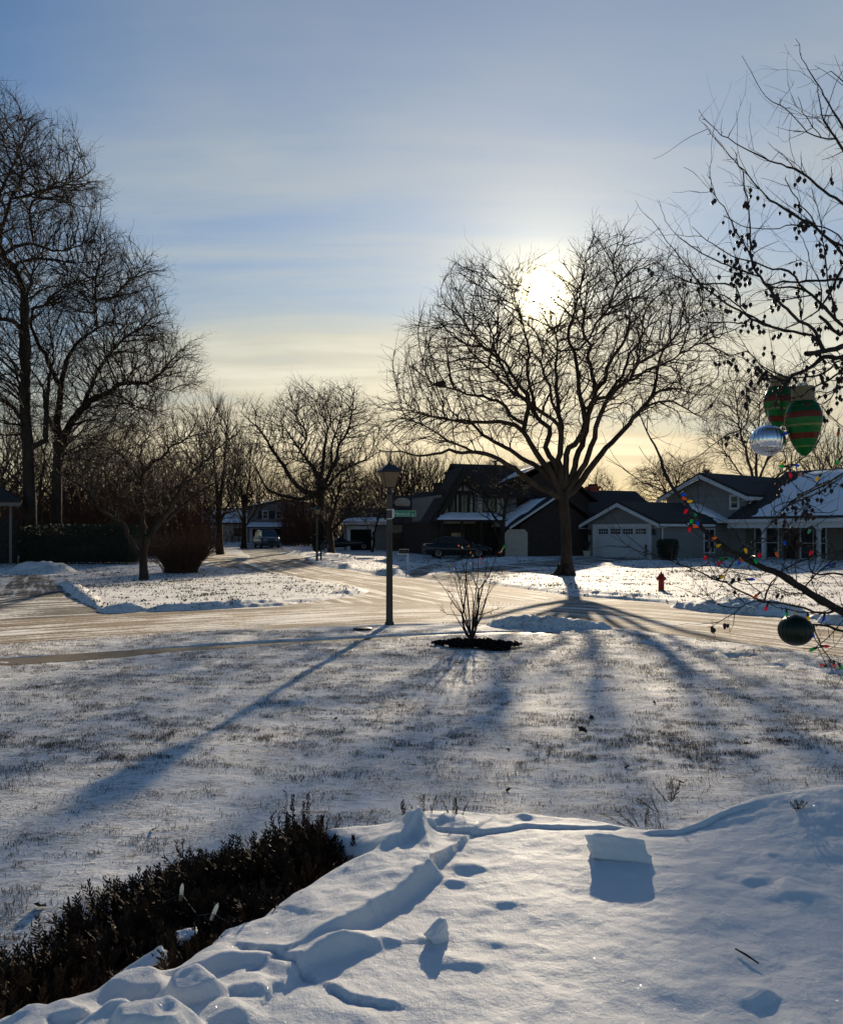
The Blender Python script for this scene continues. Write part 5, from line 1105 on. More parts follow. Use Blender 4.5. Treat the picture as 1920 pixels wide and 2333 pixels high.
def car(name, label, cat, x, y, heading, st, cab, bodym, L, Wd, rw=.33, wx=(.2, .8)):
    """st: (x along, z under, z belt, half width); cab: (x at belt, x at roof, roof z) front and rear"""
    o = thing(name, (x, y, float(ground_z(x, y))+.04), label, cat, rz=heading)
    V = []; F = []; n = 10
    for (a, zu, zb, w) in st:
        V += [(a, -w*.82, zu), (a, -w*.97, zu+.12), (a, -w, zu+(zb-zu)*.55), (a, -w*.95, zb-.06), (a, -w*.80, zb), (a, w*.80, zb), (a, w*.95, zb-.06), (a, w, zu+(zb-zu)*.55), (a, w*.97, zu+.12), (a, w*.82, zu)]
    for i in range(len(st)-1):
        for k in range(n): F.append((i*n+k, i*n+(k+1) % n, (i+1)*n+(k+1) % n, (i+1)*n+k))
    F += [tuple(range(n))[::-1], tuple((len(st)-1)*n+k for k in range(n))]
    b = MB().add(V, F); b.build('body', bodym, o, True)
    (xa, xr, zr, zb), (ya, yr, _, zb2) = cab; w = Wd/2*.80; wt = Wd/2*.66
    g = MB().add([(xa, -w, zb-.03), (xr, -wt, zr-.03), (yr, -wt, zr-.03), (ya, -w, zb2-.03), (xa, w, zb-.03), (xr, wt, zr-.03), (yr, wt, zr-.03), (ya, w, zb2-.03)], [(0,1,2,3),(7,6,5,4),(0,4,5,1),(1,5,6,2),(2,6,7,3)]); g.build('window_glass', M['glass'], o)
    r = MB().add([(xr+.02, -wt-.02, zr-.05), (yr-.02, -wt-.02, zr-.05), (yr-.02, wt+.02, zr-.05), (xr+.02, wt+.02, zr-.05), (xr-.08, -wt*.85, zr+.02), (yr+.08, -wt*.85, zr+.02), (yr+.08, wt*.85, zr+.02), (xr-.08, wt*.85, zr+.02)], [(0,1,2,3),(7,6,5,4),(0,4,5,1),(1,5,6,2),(2,6,7,3),(3,7,4,0)])
    for s in (-1, 1):
        for (p, q) in (((xa, zb), (xr, zr-.02)), ((ya, zb2), (yr, zr-.02)), (((xa+ya)/2, zb), ((xr+yr)/2, zr-.02)), ((ya*.72+xa*.28, zb2), (yr*.8+xr*.2, zr-.02))): r.tube([(p[0], s*w*1.0, p[1]-.03), (q[0], s*wt*1.01, q[1])], .035, 5)
    r.build('roof', bodym, o, True)
    x0, x1 = st[-1][0], st[0][0]
    for s in (-1, 1):
        for f in wx:
            Mx = Matrix.Translation((x0+(x1-x0)*f, s*(Wd/2-.12), rw)) @ Matrix.Rotation(R(90)*s*-1, 4, 'X')
            t = MB().lathe([(rw*.6, -.1), (rw, -.09), (rw, .1), (rw*.62, .12)], 20, Mx); wh = t.build('wheel', M['tyre'], o, True)
            h = MB().lathe([(rw*.62, .09), (rw*.6, .125), (rw*.2, .11), (.03, .13)], 10, Mx, .03, 5); h.build('rim', M['rim'], wh)
        a, zu, zb_, w_ = st[1]; l = MB(); l.box((a-.12, s*w_*.62-.2, zb_-.22), (a+.10, s*w_*.62+.2, zb_-.08)); l.build('headlight', M['lens'], o, bevel=.03)
        a, zu, zb_, w_ = st[-2]; l = MB(); l.box((a-.13, s*w_*.72-.16, zb_-.26), (a+.05, s*w_*.72+.16, zb_-.08)); l.build('tail_light', M['redlens'], o, bevel=.03)
        m = MB(); m.box((xa-.12, s*(Wd/2+.02)-.09, zb+.0), (xa+.0, s*(Wd/2+.02)+.09, zb+.14)); m.build('mirror', bodym, o, bevel=.03)
    gr = MB(); a, zu, zb_, w_ = st[0]; gr.box((a-.02, -w_*.5, zu+.15), (a+.015, w_*.5, zb_-.1)); gr.build('grille', M['black'], o)
    pl = MB(); pl.box((x0-.03, -.26, .72), (x0+.0, .26, .84)); pl.box((x0+.0, -.9*Wd/2*.9, .42), (x0+.1, .9*Wd/2*.9, .5)); pl.build('rear_trim', M['black'], o)
    return o
paint_k = mat('car_black', (0.010, 0.011, 0.013), 0.25, 0.5); paint_b = mat('car_blue_grey', (0.06, 0.08, 0.11), 0.3, 0.5)
sed = [(2.35, .32, .62, .70), (2.25, .24, .72, .82), (1.5, .20, .88, .90), (.6, .20, .95, .91), (-.9, .20, .97, .91), (-1.7, .22, 1.0, .89), (-2.2, .28, .98, .84), (-2.38, .40, .85, .74)]
cx, cy = G(1040, 1271); car('sedan', 'black sedan parked side-on in the drive of the timbered house', 'car', cx, cy, R(8), sed, ((1.0, .25, 1.45, .93), (-1.75, -1.05, 1.45, .98)), paint_k, 4.75, 1.82)
cx, cy = G(792, 1253); car('sedan', 'dark car half hidden behind a tree trunk before the ranch garage', 'car', cx, cy, R(186), sed, ((1.0, .25, 1.45, .93), (-1.75, -1.05, 1.45, .98)), paint_k, 4.75, 1.82)
van = [(2.45, .35, .80, .80), (2.35, .26, .95, .92), (1.7, .22, 1.12, .98), (.9, .22, 1.15, .99), (-1.2, .22, 1.15, .99), (-2.3, .26, 1.15, .96), (-2.5, .42, 1.05, .90)]
cx, cy = G(607, 1247); car('minivan', 'blue-grey minivan facing the street before the open far garage', 'minivan', cx, cy, R(-68), van, ((1.75, .75, 1.80, 1.12), (-2.4, -2.15, 1.80, 1.12)), paint_b, 4.95, 1.98)
def bin_(X, Y, label, tilt):
    x, y = G(X, Y); o = thing('wheelie_bin', (x, y, float(ground_z(x, y))), label, 'bin', rz=tilt)
    b = MB(); b.add([(-.24,-.28,.04),(.24,-.28,.04),(.24,.28,.04),(-.24,.28,.04),(-.31,-.36,1.0),(.31,-.36,1.0),(.31,.36,1.0),(-.31,.36,1.0)], [(0,3,2,1),(4,5,6,7),(0,1,5,4),(1,2,6,5),(2,3,7,6),(3,0,4,7)]); b.build('body', M['plastic'], o, bevel=.03)
    l = MB(); l.box((-.34, -.39, 1.005), (.34, .40, 1.05)); l.box((-.26, .40, 1.0), (.26, .46, 1.04)); l.build('lid', M['plastic'], o, bevel=.015)
    for s in (-1, 1): w = MB(); w.lathe([(.1, -.03), (.1, .03)], 14, Matrix.Translation((s*.27, .30, .1)) @ Matrix.Rotation(R(90), 4, 'Y')); w.build('wheel', M['tyre'], o)
bin_(1199, 1266, 'black wheelie bin tilted nearer the pale garage door', .4); bin_(1213, 1267, 'black wheelie bin standing right of its twin', -.1)
def hoop():
    q = W(917, 1153, 71.2); o = thing('basketball_hoop', (q.x, q.y, q.z), 'pale fan-shaped basketball backboard above the ranch roof', 'basketball hoop')
    b = MB(); b.slab([(-.62, 0, 0), (.62, 0, 0), (.66, 0, .35)]+[(.62*math.cos(a), 0, .45+.28*math.sin(a)) for a in np.linspace(.2, 2.94, 9)]+[(-.66, 0, .35)], .04); b.build('backboard', M['stucco'], o)
    s = MB()
    for (a, e) in (((-.3, -.012, .08), (.3, .0, .12)), ((-.3, -.012, .36), (.3, .0, .40)), ((-.3, -.012, .12), (-.26, .0, .36)), ((.26, -.012, .12), (.3, .0, .36))): s.box(a, e)
    s.build('target_square', M['black'], o)
    r = MB(); r.tube([(.22*math.cos(a), -.28+.22*math.sin(a), .06) for a in np.linspace(0, 6.283, 19)], .012, 5); r.build('rim', M['redlens'], o)
    p = MB(); zb = float(Bz(q.y))-q.z-.3; p.tube([(0, .08, .3), (0, .5, -.3), (0, .55, zb)], .06, 7); p.build('pole', M['black'], o)
hoop()
def far_fence():
    a = W(889, 1214, 71.5); b = W(989, 1214, 71.5); gz = float(Bz(71.5)); o = thing('board_fence', (a.x, 71.5, gz), 'dark board fence across the front of the ranch house', 'fence')
    n = 26; w = (b.x-a.x)/n
    p = MB()
    for k in range(n): p.box((k*w+.01, 0, -.2), ((k+1)*w-.005, .03, a.z-gz+.03*math.sin(k*1.7)))
    p.build('board_panel', M['fence'], o)
    for k in range(5): q = MB(); q.box((k*(b.x-a.x)/4-.06, .031, -.3), (k*(b.x-a.x)/4+.06, .15, a.z-gz+.06)); q.build('post', M['fence'], o)
far_fence()
def cone_topiary(D, X, Yb, Yt, label):
    q = W(X, Yb, D); h = W(X, Yt, D).z-q.z; rng = np.random.default_rng(2); n = 700; t = rng.uniform(0, 1, n); a = rng.uniform(0, 6.28, n); r = h*.26*(1-t)
    c = MB(); c.tube([(0, 0, -.1), (0, 0, h)], .02, 5); leafy('potted_conifer', label, 'potted plant', q, np.stack([r*np.cos(a), r*np.sin(a), t*h], -1), np.stack([np.cos(a), np.sin(a), 0*a], -1), .05, 4, c)
cone_topiary(54.6, 1471, 1268, 1241, 'small cone-shaped conifer at the right edge of the white garage door')
def planter():
    q = W(1337, 1268, 58.5); o = thing('planter', q, 'pale tub planter with dark plant at the left garage corner', 'planter'); b = MB(); b.lathe([(.22, 0), (.32, .4), (.34, .42), (.28, .42)], 14); b.build('tub', M['stucco'], o)
    s = MB(); rr = random.Random(3)
    for k in range(60): a = rr.uniform(0, 6.28); e = rr.uniform(.1, .35); s.tube([(0, 0, .4), (e*.5*math.cos(a), e*.5*math.sin(a), .75), (e*math.cos(a), e*math.sin(a), rr.uniform(.8, 1.25))], .012, 3)
    s.build('plant', M['wood_d'], o)
planter()
# --- mulch bed with its young multi-stemmed tree, traced from a crop at (980,1240) scale 7.815
M['mulch'] = mat('wet_mulch', (0.012, 0.009, 0.008), 0.85, 0.2, noise=0.5, nscale=30)
def mulch_bed():
    c = G(1083, 1477); rng = np.random.default_rng(6); V = []; Q = []; n = 5200
    a = rng.uniform(0, 6.28, n); r = np.sqrt(rng.uniform(0, 1, n)); x = c[0]+.83*r*np.cos(a); y = c[1]+.62*r*np.sin(a)
    keep = fbm(x, y, 3.2, 4, 7)+.28*(1-r)+.1*np.cos(a*1.0-5.6) > .60; x = x[keep]; y = y[keep]; r = r[keep]; k = len(x)
    z = ground_z(x, y)+.015+.10*(1-r)**.7*rng.uniform(.2, 1, k)+.05*fbm(x, y, 6, 3, 9)
    L = rng.uniform(.02, .055, (k, 1)); d = rng.normal(0, 1, (k, 3))*np.array([1, 1, .5]); d /= np.linalg.norm(d, axis=1)[:, None]; e = np.cross(d, rng.normal(0, 1, (k, 3))); e /= np.linalg.norm(e, axis=1)[:, None]
    p = np.stack([x, y, z], -1); V = np.stack([p-d*L-e*L*.4, p+d*L-e*L*.4, p+d*L+e*L*.4, p-d*L+e*L*.4], 1).reshape(-1, 3)
    TAG(np_mesh('mulch', V, np.arange(k*4).reshape(-1, 4), None, M['mulch'], None, False), 'dark mulch showing through the snow around the young tree', 'mulch', kind='stuff')
mulch_bed()
def sapling():
    rng = np.random.default_rng(3); D = 14.75; z = lambda p: zc(p, 980, 1240, 7.815); S = Skel(); base = W(1073, 1470, D); gz = float(ground_z(base.x, D))
    S.chain([(base.x, D, gz-.08), (base.x, D, gz+.02), (base.x, D, gz+.08)], [.032, .028, .024], -1)
    L = lambda px, dD, r0=.012, r1=.004: limb(S, z(px), D, dD, r0*1.2, r1*1.3, rng, .05, 2, .003)
    L([(720,1700),(640,1590),(600,1480),(575,1330),(570,1250),(600,1150),(612,1000),(630,850),(622,700),(630,560),(640,400),(650,240),(650,100)], -.1, .019)
    L([(740,1690),(760,1560),(765,1400),(765,1250),(770,1080),(760,900),(750,830),(700,720),(650,620)], .2, .013)
    L([(750,1690),(790,1560),(820,1440),(830,1300),(850,1100),(855,950),(865,800),(930,720),(960,600),(980,420),(1000,240),(1005,120)], -.2, .02)
    L([(760,1680),(830,1440),(870,1370),(930,1210),(1000,1000),(1060,760),(1090,650),(1180,520),(1310,470)], .25, .013)
    L([(865,800),(800,700),(770,560),(770,400),(765,240),(770,90)], .2, .009)
    L([(945,700),(1040,560),(1110,400),(1170,260),(1215,150)], .1, .010)
    L([(570,1250),(500,1160),(400,1030),(320,900),(250,780),(160,660),(70,560)], -.2, .009)
    L([(565,1230),(500,1100),(440,1000),(370,880),(330,840)], .2, .007)
    L([(590,1150),(560,980),(530,760),(510,600),(450,420),(380,260)], .15, .010)
    L([(600,1180),(560,1050),(500,880),(460,720),(420,560)], -.25, .008)
    L([(600,1530),(520,1400),(440,1260),(390,1180),(340,1050)], -.3, .008)
    L([(710,1560),(680,1400),(650,1220),(630,1100)], .3, .007); L([(770,1080),(830,960),(870,880)], .3, .006)
    L([(850,1260),(970,1230),(1080,1180),(1180,1130),(1290,1100)], -.3, .009); L([(770,1340),(920,1200),(1000,970),(1100,830),(1190,690),(1250,600)], .35, .008)
    L([(640,1430),(760,1250),(880,1130),(1000,950)], .1, .005); L([(560,1270),(400,1250),(300,1240),(230,1180),(215,1130)], -.25, .006)
    L([(640,560),(600,420),(560,260),(540,120)], .2, .007); L([(830,690),(850,500),(840,300),(845,120)], -.2, .007); L([(620,620),(560,640),(510,570)], .2, .006); L([(960,1230),(900,1330),(840,1420)], 0, .006)
    m = len(S.p); twigs(S, rng, .014, .36, .24, 4, .0028, -.02, .55, .3); twigs(S, rng, .012, .12, .10, 3, .002, .25, .8, ends=3)
    o = thing('young_tree', (base.x, D, gz), 'young multi-stemmed bare tree in the mulch bed on the near lawn', 'tree'); tree_meshes(S, o, .009, M['bark'], M['twig'], 7, 4, 5)
    # dry leaves still hanging on its outer twigs
    P = np.array(S.p); idx = rng.choice(np.arange(m, len(P)), 46, replace=False)
    for k, i in enumerate(idx):
        if k == 0:
            f = MB(); f.add([(0,0,0),(.012,.004,-.018),(.009,0,-.04),(0,-.003,-.055),(-.009,0,-.04),(-.011,.004,-.018)], [(0,1,2,3),(0,3,4,5)]); lf = f.build('dry_leaf', M['twig'], o); c = lf
        else: c = lf.copy(); COL.objects.link(c); c.parent = o
        c.location = P[i]-np.array(o.location); c.rotation_euler = (rng.normal(0, .4), rng.normal(0, .4), rng.uniform(0, 6.28)); c.scale = (rng.uniform(.7, 1.2),)*3
    # a string of tiny coloured lights wound through its top
    BC = {'yellow': (.9, .65, .08), 'red': (.85, .06, .08), 'green': (.1, .75, .3), 'orange': (.95, .35, .06), 'pink': (.9, .25, .35), 'clear': (.8, .8, .7)}
    spots = [(345,500,'yellow'),(330,350,'green'),(360,360,'pink'),(425,420,'clear'),(620,540,'yellow'),(650,510,'clear'),(750,490,'clear'),(720,325,'clear'),(900,320,'pink'),(885,230,'pink'),(725,130,'orange'),(750,190,'clear'),(490,10,'orange'),(695,20,'orange'),(560,40,'clear'),(1320,20,'green'),(1300,60,'yellow'),(1215,140,'orange'),(1285,460,'orange'),(315,840,'red'),(635,1350,'pink'),(760,1280,'yellow'),(1300,30,'green'),(1270,100,'clear')]
    st = thing('light_string', (base.x, D, gz), 'string of tiny coloured lights wound through the young tree', 'string lights'); pts = [W(980+a/7.815, 1240+b/7.815, D-.15+.3*((i*37) % 10)/10)-Vector(st.location) for i, (a, b, _) in enumerate(spots)]
    o2 = sorted(range(len(pts)), key=lambda i: (round(pts[i].z*2.5), pts[i].x)); cd = MB(); ch = []
    for i in o2: ch += [pts[i]+Vector((0, .01, .02)), pts[i]+Vector((.08, .03, .0))]
    for q, w in zip(ch[:-1], ch[1:]):
        if (q-w).length < .55: cd.tube([q, (q+w)/2+Vector((0, .02, -.03)), w], .0022, 4)
    cd.build('cord', M['black'], st)
    for i, (a, b, c) in enumerate(spots):
        if 'tiny_'+c not in M: M['tiny_'+c] = translucent('tiny_bulb_'+c, BC[c], .6, .15)
        u = MB().lathe([(.006, .0), (.013, -.012), (.015, -.022), (.009, -.04), (.001, -.048)], 8); e = u.build('bulb', M['tiny_'+c], st, True); e.location = pts[i]; e.rotation_euler = (rng.normal(0, .5), rng.normal(0, .5), 0)
sapling()
# --- flower bed of dead stalks on the right-hand lawn
def stalk_bed():
    rng = np.random.default_rng(12); P = []; n = 800; a = rng.uniform(0, 6.28, n); r = np.sqrt(rng.uniform(.25, 1, n)); c = G(1622, 1309); x = c[0]+2.1*r*np.cos(a); y = c[1]+2.6*r*np.sin(a); k = fbm(x, y, 1.2, 3, 4) > .47; x = x[k]; y = y[k]; n = len(x); z = ground_z(x, y)
    h = rng.uniform(.03, .14, n); dx = rng.normal(0, .09, (n, 2)); w = .012
    V = np.stack([np.stack([x-w, y, z-.02], -1), np.stack([x+w, y, z-.02], -1), np.stack([x+dx[:, 0]+w*.6, y+dx[:, 1], z+h], -1), np.stack([x+dx[:, 0]-w*.6, y+dx[:, 1], z+h], -1)], 1).reshape(-1, 3)
    TAG(np_mesh('dead_stalks', V, np.arange(n*4).reshape(-1, 4), None, M['twig'], None, False), 'dead stalks of a round flower bed on the right lawn', 'dead plants', kind='stuff')
stalk_bed()
# --- thicket of bare brush closing the gaps under the far trees
def thicket():
    rng = np.random.default_rng(77); n = 2600; S = Skel(); S.p.append((0, 0, -5)); S.par.append(-1); S.r.append(.01)
    X = np.concatenate([rng.uniform(-30, 470, 2600), rng.uniform(470, 570, 130), rng.uniform(640, 900, 1300), rng.uniform(880, 1010, 300), rng.uniform(1190, 1330, 150), rng.uniform(1440, 1640, 170)]); D = np.where(X < 470, rng.uniform(60, 82, len(X)), rng.uniform(102, 116, len(X)))
    D = np.where((X > 640) & (X < 900), rng.uniform(84, 112, len(X)), D)
    for x_, d in zip(X, D):
        q = np.array([(x_-CXP)/FPX*d, d, float(Bz(d))-.1]); top = 2.2+2.6*float(vnoise(x_/60, d/9, 1, 5))+(2.0 if x_ < 470 else 1.8 if 640 < x_ < 900 else 0)
        h = top*rng.uniform(.55, 1.1); lean = rng.normal(0, .22, 2)*h; m = 5
        S.chain([q+np.array([lean[0]*t**1.3, lean[1]*t**1.3, h*t])+rng.normal(0, .05, 3) for t in np.linspace(0, 1, m)], np.linspace(.022, .010, m), 0)
    twigs(S, rng, .03, 1.5, .9, 3, .012, 0, .7, .35)
    P = np.array(S.p); par = np.array(S.par); r_ = np.array(S.r); main = np.full(len(P), -1)
    for i in range(len(P)-1, 0, -1):
        if main[par[i]] < 0 or r_[i] >= r_[main[par[i]]]: main[par[i]] = i
    V, Q = tubes(P, par, r_, par > 0, 3, main); TAG(np_mesh('brushwood', V, Q, None, M['twig_red']), 'tangled brown brushwood filling the gaps under the far trees', 'brushwood', kind='stuff')
thicket()
# --- fallen leaves on the near lawn
def leaves():
    rng = np.random.default_rng(9); M['leaf'] = mat('dead_leaf', (.055, .028, .015), .7, .2, noise=.4, nscale=20)
    px = [(1326,1664,.065),(1346,1632,.035),(1157,1703,.03),(986,1688,.03),(1016,1690,.03),(1353,1585,.025),(1428,1742,.03),(1776,1684,.03),(942,1748,.03),(90,2087,.05),(632,1656,.03),(690,1785,.03),(225,1772,.025),(1550,1780,.03),(1626,1684,.03),(1700,1693,.03),(1158,1795,.025),(112,1725,.02),(1280,1505,.03),(350,1900,.03),(905,1600,.03),(1490,1600,.03),(765,1640,.03)]
    src = None
    for i, (X, Y, s) in enumerate(px):
        x, y = G(X, Y); z = float(ground_z(x, y))
        if src is None:
            b = MB(); b.add([(0,-1,.0),(.45,-.5,.25),(.75,.1,.1),(.4,.6,.35),(0,1.0,.1),(-.4,.6,.3),(-.7,.1,.15),(-.45,-.5,.3),(0,0,-.02)], [(0,1,8),(1,2,8),(2,3,8),(3,4,8),(4,5,8),(5,6,8),(6,7,8),(7,0,8)]); b.tube([(0,-1,0),(.1,-1.6,.2)], .05, 4); o = src = b.build('fallen_leaf', M['leaf'])
        else: o = src.copy(); COL.objects.link(o)
        o.location = (x, y, z+s*.35); o.scale = (s, s, s); o.rotation_euler = (rng.normal(0, .5), rng.normal(0, .5), rng.uniform(0, 6.28))
        TAG(o, 'curled dark leaf lying on the snowy near lawn' if i else 'largest curled dark leaf on the snowy near lawn', 'leaf', 'fallen leaves on the lawn' )
leaves()
# ---------------------------------------------------------------- foreground: snow-covered yew hedge, lawn grass, hung fruit tree
def fresh_snow():
    m = bpy.data.materials.new('crusted_snow'); m.use_nodes = True; T = NT(m.node_tree)
    v = T.n('ShaderNodeTexCoord').outputs['Object']
    f = T.noise(v, 55, 5, 0.7); g = T.noise(v, 260, 3, 0.7); l = T.noise(v, 9, 4, 0.55)
    h = T.math('ADD', T.math('MULTIPLY', l, 0.55), T.math('ADD', T.math('MULTIPLY', f, 0.26), T.math('MULTIPLY', g, 0.07)))
    b = T.n('ShaderNodeBump', {'Strength': 0.6, 'Distance': 0.025, 'Height': h}).outputs[0]
    base = T.n('ShaderNodeBsdfPrincipled', {'Base Color': (0.78, 0.785, 0.79, 1), 'Roughness': 0.6, 'Specular IOR Level': 0.2, 'Normal': b, 'Subsurface Weight': 0.25, 'Subsurface Radius': (0.03, 0.035, 0.045), 'Subsurface Scale': 0.35})
    # loose ice grains: each tiny facet has its own tilt
    vo = T.n('ShaderNodeTexVoronoi', {'Vector': v, 'Scale': 330.0}, feature='F1')
    tilt = T.vm('SUBTRACT', vo.outputs['Color'], (0.5, 0.5, 0.5)); tn = T.vm('NORMALIZE', T.vm('ADD', b, T.vm('MULTIPLY', tilt, (1.7, 1.7, 1.7))))
    pick = T.math('MULTIPLY', T.math('GREATER_THAN', T.n('ShaderNodeSeparateXYZ', {0: vo.outputs['Color']}).outputs[2], 0.93), T.math('LESS_THAN', vo.outputs['Distance'], 0.32))
    gl = T.n('ShaderNodeBsdfGlossy', {'Color': T.mix(pick, (0, 0, 0), (0.35, 0.35, 0.35)), 'Roughness': 0.16, 'Normal': tn})
    T.n('ShaderNodeOutputMaterial', {0: T.n('ShaderNodeAddShader', {0: base.outputs[0], 1: gl.outputs[0]}).outputs[0]}); return m
M['snow_near'] = fresh_snow()
def PX(X, Y, z=1.08):
    D = (CAMH-z)*FPX/(Y-HZ); return ((X-CXP)/FPX*D, D)
FAR = [(2300,1750,1.21),(2100,1755,1.21),(1920,1758,1.21),(1811,1767,1.20),(1723,1779,1.18),(1664,1802,1.15),(1605,1835,1.11),(1576,1858,1.09),(1523,1874,1.08),(1458,1872,1.08),(1399,1858,1.08),(1311,1846,1.08),(1188,1840,1.08),(1106,1843,1.08),(1037,1832,1.09),(984,1829,1.10),(945,1845,1.08),(905,1866,1.08),(873,1877,1.07),(800,1883,1.06),(751,1886,1.06),(722,1899,1.05)]
EDGE = [(745,1932,1.04),(800,1950,1.05),(836,1960,1.07),(791,1963,1.07),(736,1987,1.07),(664,2029,1.07),(581,2079,1.07),(500,2106,1.07),(459,2140,1.07),(387,2189,1.08),(310,2203,1.08),(260,2211,1.08),(205,2239,1.08),(127,2250,1.08),(61,2281,1.08),(0,2297,1.08),(-150,2360,1.08)]
CAP = [PX(*q) for q in FAR]+[PX(*q) for q in EDGE]+[(-1.7, .9), (-1.9, .3), (2.9, .3), (3.2, 2.6)]
def ridge_term(x, y, px, H, wl, wr, z=1.08, p=2.0):
    pts = [PX(X, Y, z+h_*.85) for (X, Y), h_ in zip(px, H)]; d, s, a = seg_dist(x, y, pts); tot = sum(math.hypot(b[0]-c[0], b[1]-c[1]) for b, c in zip(pts[1:], pts[:-1]))
    x = x+.012*(fbm(x, y, 16, 3, 71)-.5); y = y+.012*(fbm(x, y, 16, 3, 72)-.5); d, s, a = seg_dist(x, y, pts); h = np.interp(a/tot, np.linspace(0, 1, len(H)), H)*(.8+.4*fbm(x, y, 12, 2, 73)); e = np.where(s > 0, np.exp(-(d/wl)**1.15), np.exp(-(d/wr)**p)); return h*e
BUMPS = [(1010,1850,.035,.07,.05),(1052,1868,.030,.05,.035),(1050,1900,.022,.028,.02),(1068,1950,.036,.032,.026),(992,1960,.050,.024,.022),(1035,1985,.030,.030,.018),
  (1720,1985,.026,.045,.03),(1825,2010,.036,.060,.04),(1760,1945,.013,.022,.016),(1150,2045,.018,.045,.02),
  (1722,2225,.050,.040,.028),(1835,2300,.045,.055,.035),(1130,2130,.022,.06,.03),(1060,2170,.030,.07,.03),(1560,2240,.020,.09,.04),
  (335,2262,.150,.070,.06),(425,2215,.085,.055,.045),(235,2305,.100,.055,.045),(120,2290,.075,.075,.045),(60,2325,.07,.06,.04),(185,2340,.08,.045,.04),(560,2232,.030,.05,.035),(300,2225,.035,.05,.04),(470,2290,.04,.06,.05),
  (1192,1848,.020,.022,.016),(1385,1842,.0,.02,.02),(700,2080,.0,.1,.1),(1610,1870,.012,.10,.03),(1700,1845,.010,.12,.04)]
def cap_z(x, y):
    x = np.atleast_1d(np.asarray(x, float)); y = np.atleast_1d(np.asarray(y, float)); z = 1.08+.13*sst((x-.75)/.7)*sst((y-2.0)/.8)-.02*sst((-.1-x)/.4)*sst((y-2.0)/.4)
    z = z+.034*(fbm(x, y, 2.2, 3, 51)-.5)+.012*(fbm(x, y*1.5, 7.5, 3, 52)-.5)+.004*(fbm(x, y, 34, 3, 53)-.5)
    rt = lambda *q, **k: ridge_term(x, y, *q, **k)
    z = z+rt([(690,2160),(780,2100),(850,2048),(920,1998),(972,1960)], [.012,.040,.050,.052,.045], .20, .018)
    z = z+rt([(640,2235),(665,2185),(740,2140),(818,2118),(855,2140)], [.015,.035,.045,.045,.015], .07, .020)
    z = z+np.maximum(rt([(826,1968),(890,1915),(958,1862)], [.006,.032,.062], .06, .022), rt([(955,1858),(975,1900),(985,1950)], [.062,.035,.006], .022, .03))
    z = z+rt([(905,1868),(940,1895),(930,1925)], [.012,.022,.006], .05, .012)
    z = z+rt([(430,2205),(520,2170),(600,2178),(640,2215)], [.015,.028,.022,.006], .05, .02)
    zl = np.zeros_like(z)
    for X, Y, h, rx, ry in BUMPS:
        cx, cy = PX(X, Y, 1.08+h*.8); m = (np.abs(x-cx) < 4*rx) & (np.abs(y-cy) < 4*rx)
        if not m.any(): continue
        xm, ym = x[m], y[m]; wk = 1.5; xw = xm-cx+rx*wk*(fbm(xm, ym, .55/rx, 3, int(X) % 50)-.5); yw = ym-cy+ry*wk*(fbm(xm, ym, .55/rx, 3, int(Y) % 50)-.5); q = (xw/rx)**2+(yw/np.where(yw < 0, ry*.8, ry*1.5))**2; t = h*(.60*np.clip(1.6*np.exp(-q**1.2), 0, 1)**.8*(.75+.5*fbm(xm, ym, 14, 3, int(X) % 40)) if X < 640 else .38*np.exp(-q**1.1))
        if X < 640: zl[m] = np.maximum(zl[m], t)
        else: z[m] += t
    z = z+zl
    for px in ([(1000,1893),(1080,1899),(1130,1890),(1200,1880),(1300,1884),(1392,1884)], [(1490,1896),(1560,1893),(1640,1873),(1700,1868)], [(560,2160),(640,2195),(700,2235)], [(760,2262),(800,2285),(880,2292)]):
        pts = [PX(*q) for q in px]; d, s, a = seg_dist(x+.006*(fbm(x, y, 18, 2, 3)-.5), y+.012*(fbm(x, y, 14, 2, 4)-.5), pts); z = z-.011*np.exp(-(d/.005)**2)+.006*np.exp(-(d/.03)**2)*s
    ins = inside(x, y, CAP); d, _, _ = seg_dist(x, y, CAP, True); d = d*(.75+.5*fbm(x, y, 9, 2, 5)); t = np.clip(d/.07, 0, 1)
    return np.where(ins, z-.062*(1-np.sqrt(1-(1-t)**2)), z-.062-np.minimum(6*d, .24)), np.where(ins, d, -d)
def snow_cap():
    xs = graded(-1.9, [(-1.15,.03),(1.75,.0065),(3.2,.03)]); ys = graded(.3, [(1.3,.03),(3.15,.0065)])
    X, Y = np.meshgrid(xs, ys); Z, d = cap_z(X, Y); n, k = len(xs), len(ys); ok = (d > -.035).ravel()
    i = (np.arange(k-1)[:, None]*n+np.arange(n-1)[None]).ravel(); Q = np.stack([i, i+1, i+1+n, i+n], -1); Q = Q[ok[Q].all(1)]
    used = np.unique(Q); mp = np.full(n*k, -1); mp[used] = np.arange(len(used)); V = np.stack([X, Y, Z], -1).reshape(-1, 3)[used]
    TAG(np_mesh('snow_blanket', V, mp[Q], None, M['snow_near']), 'crusted lumpy snow lying over the foreground hedge', 'snow', kind='stuff')
snow_cap()
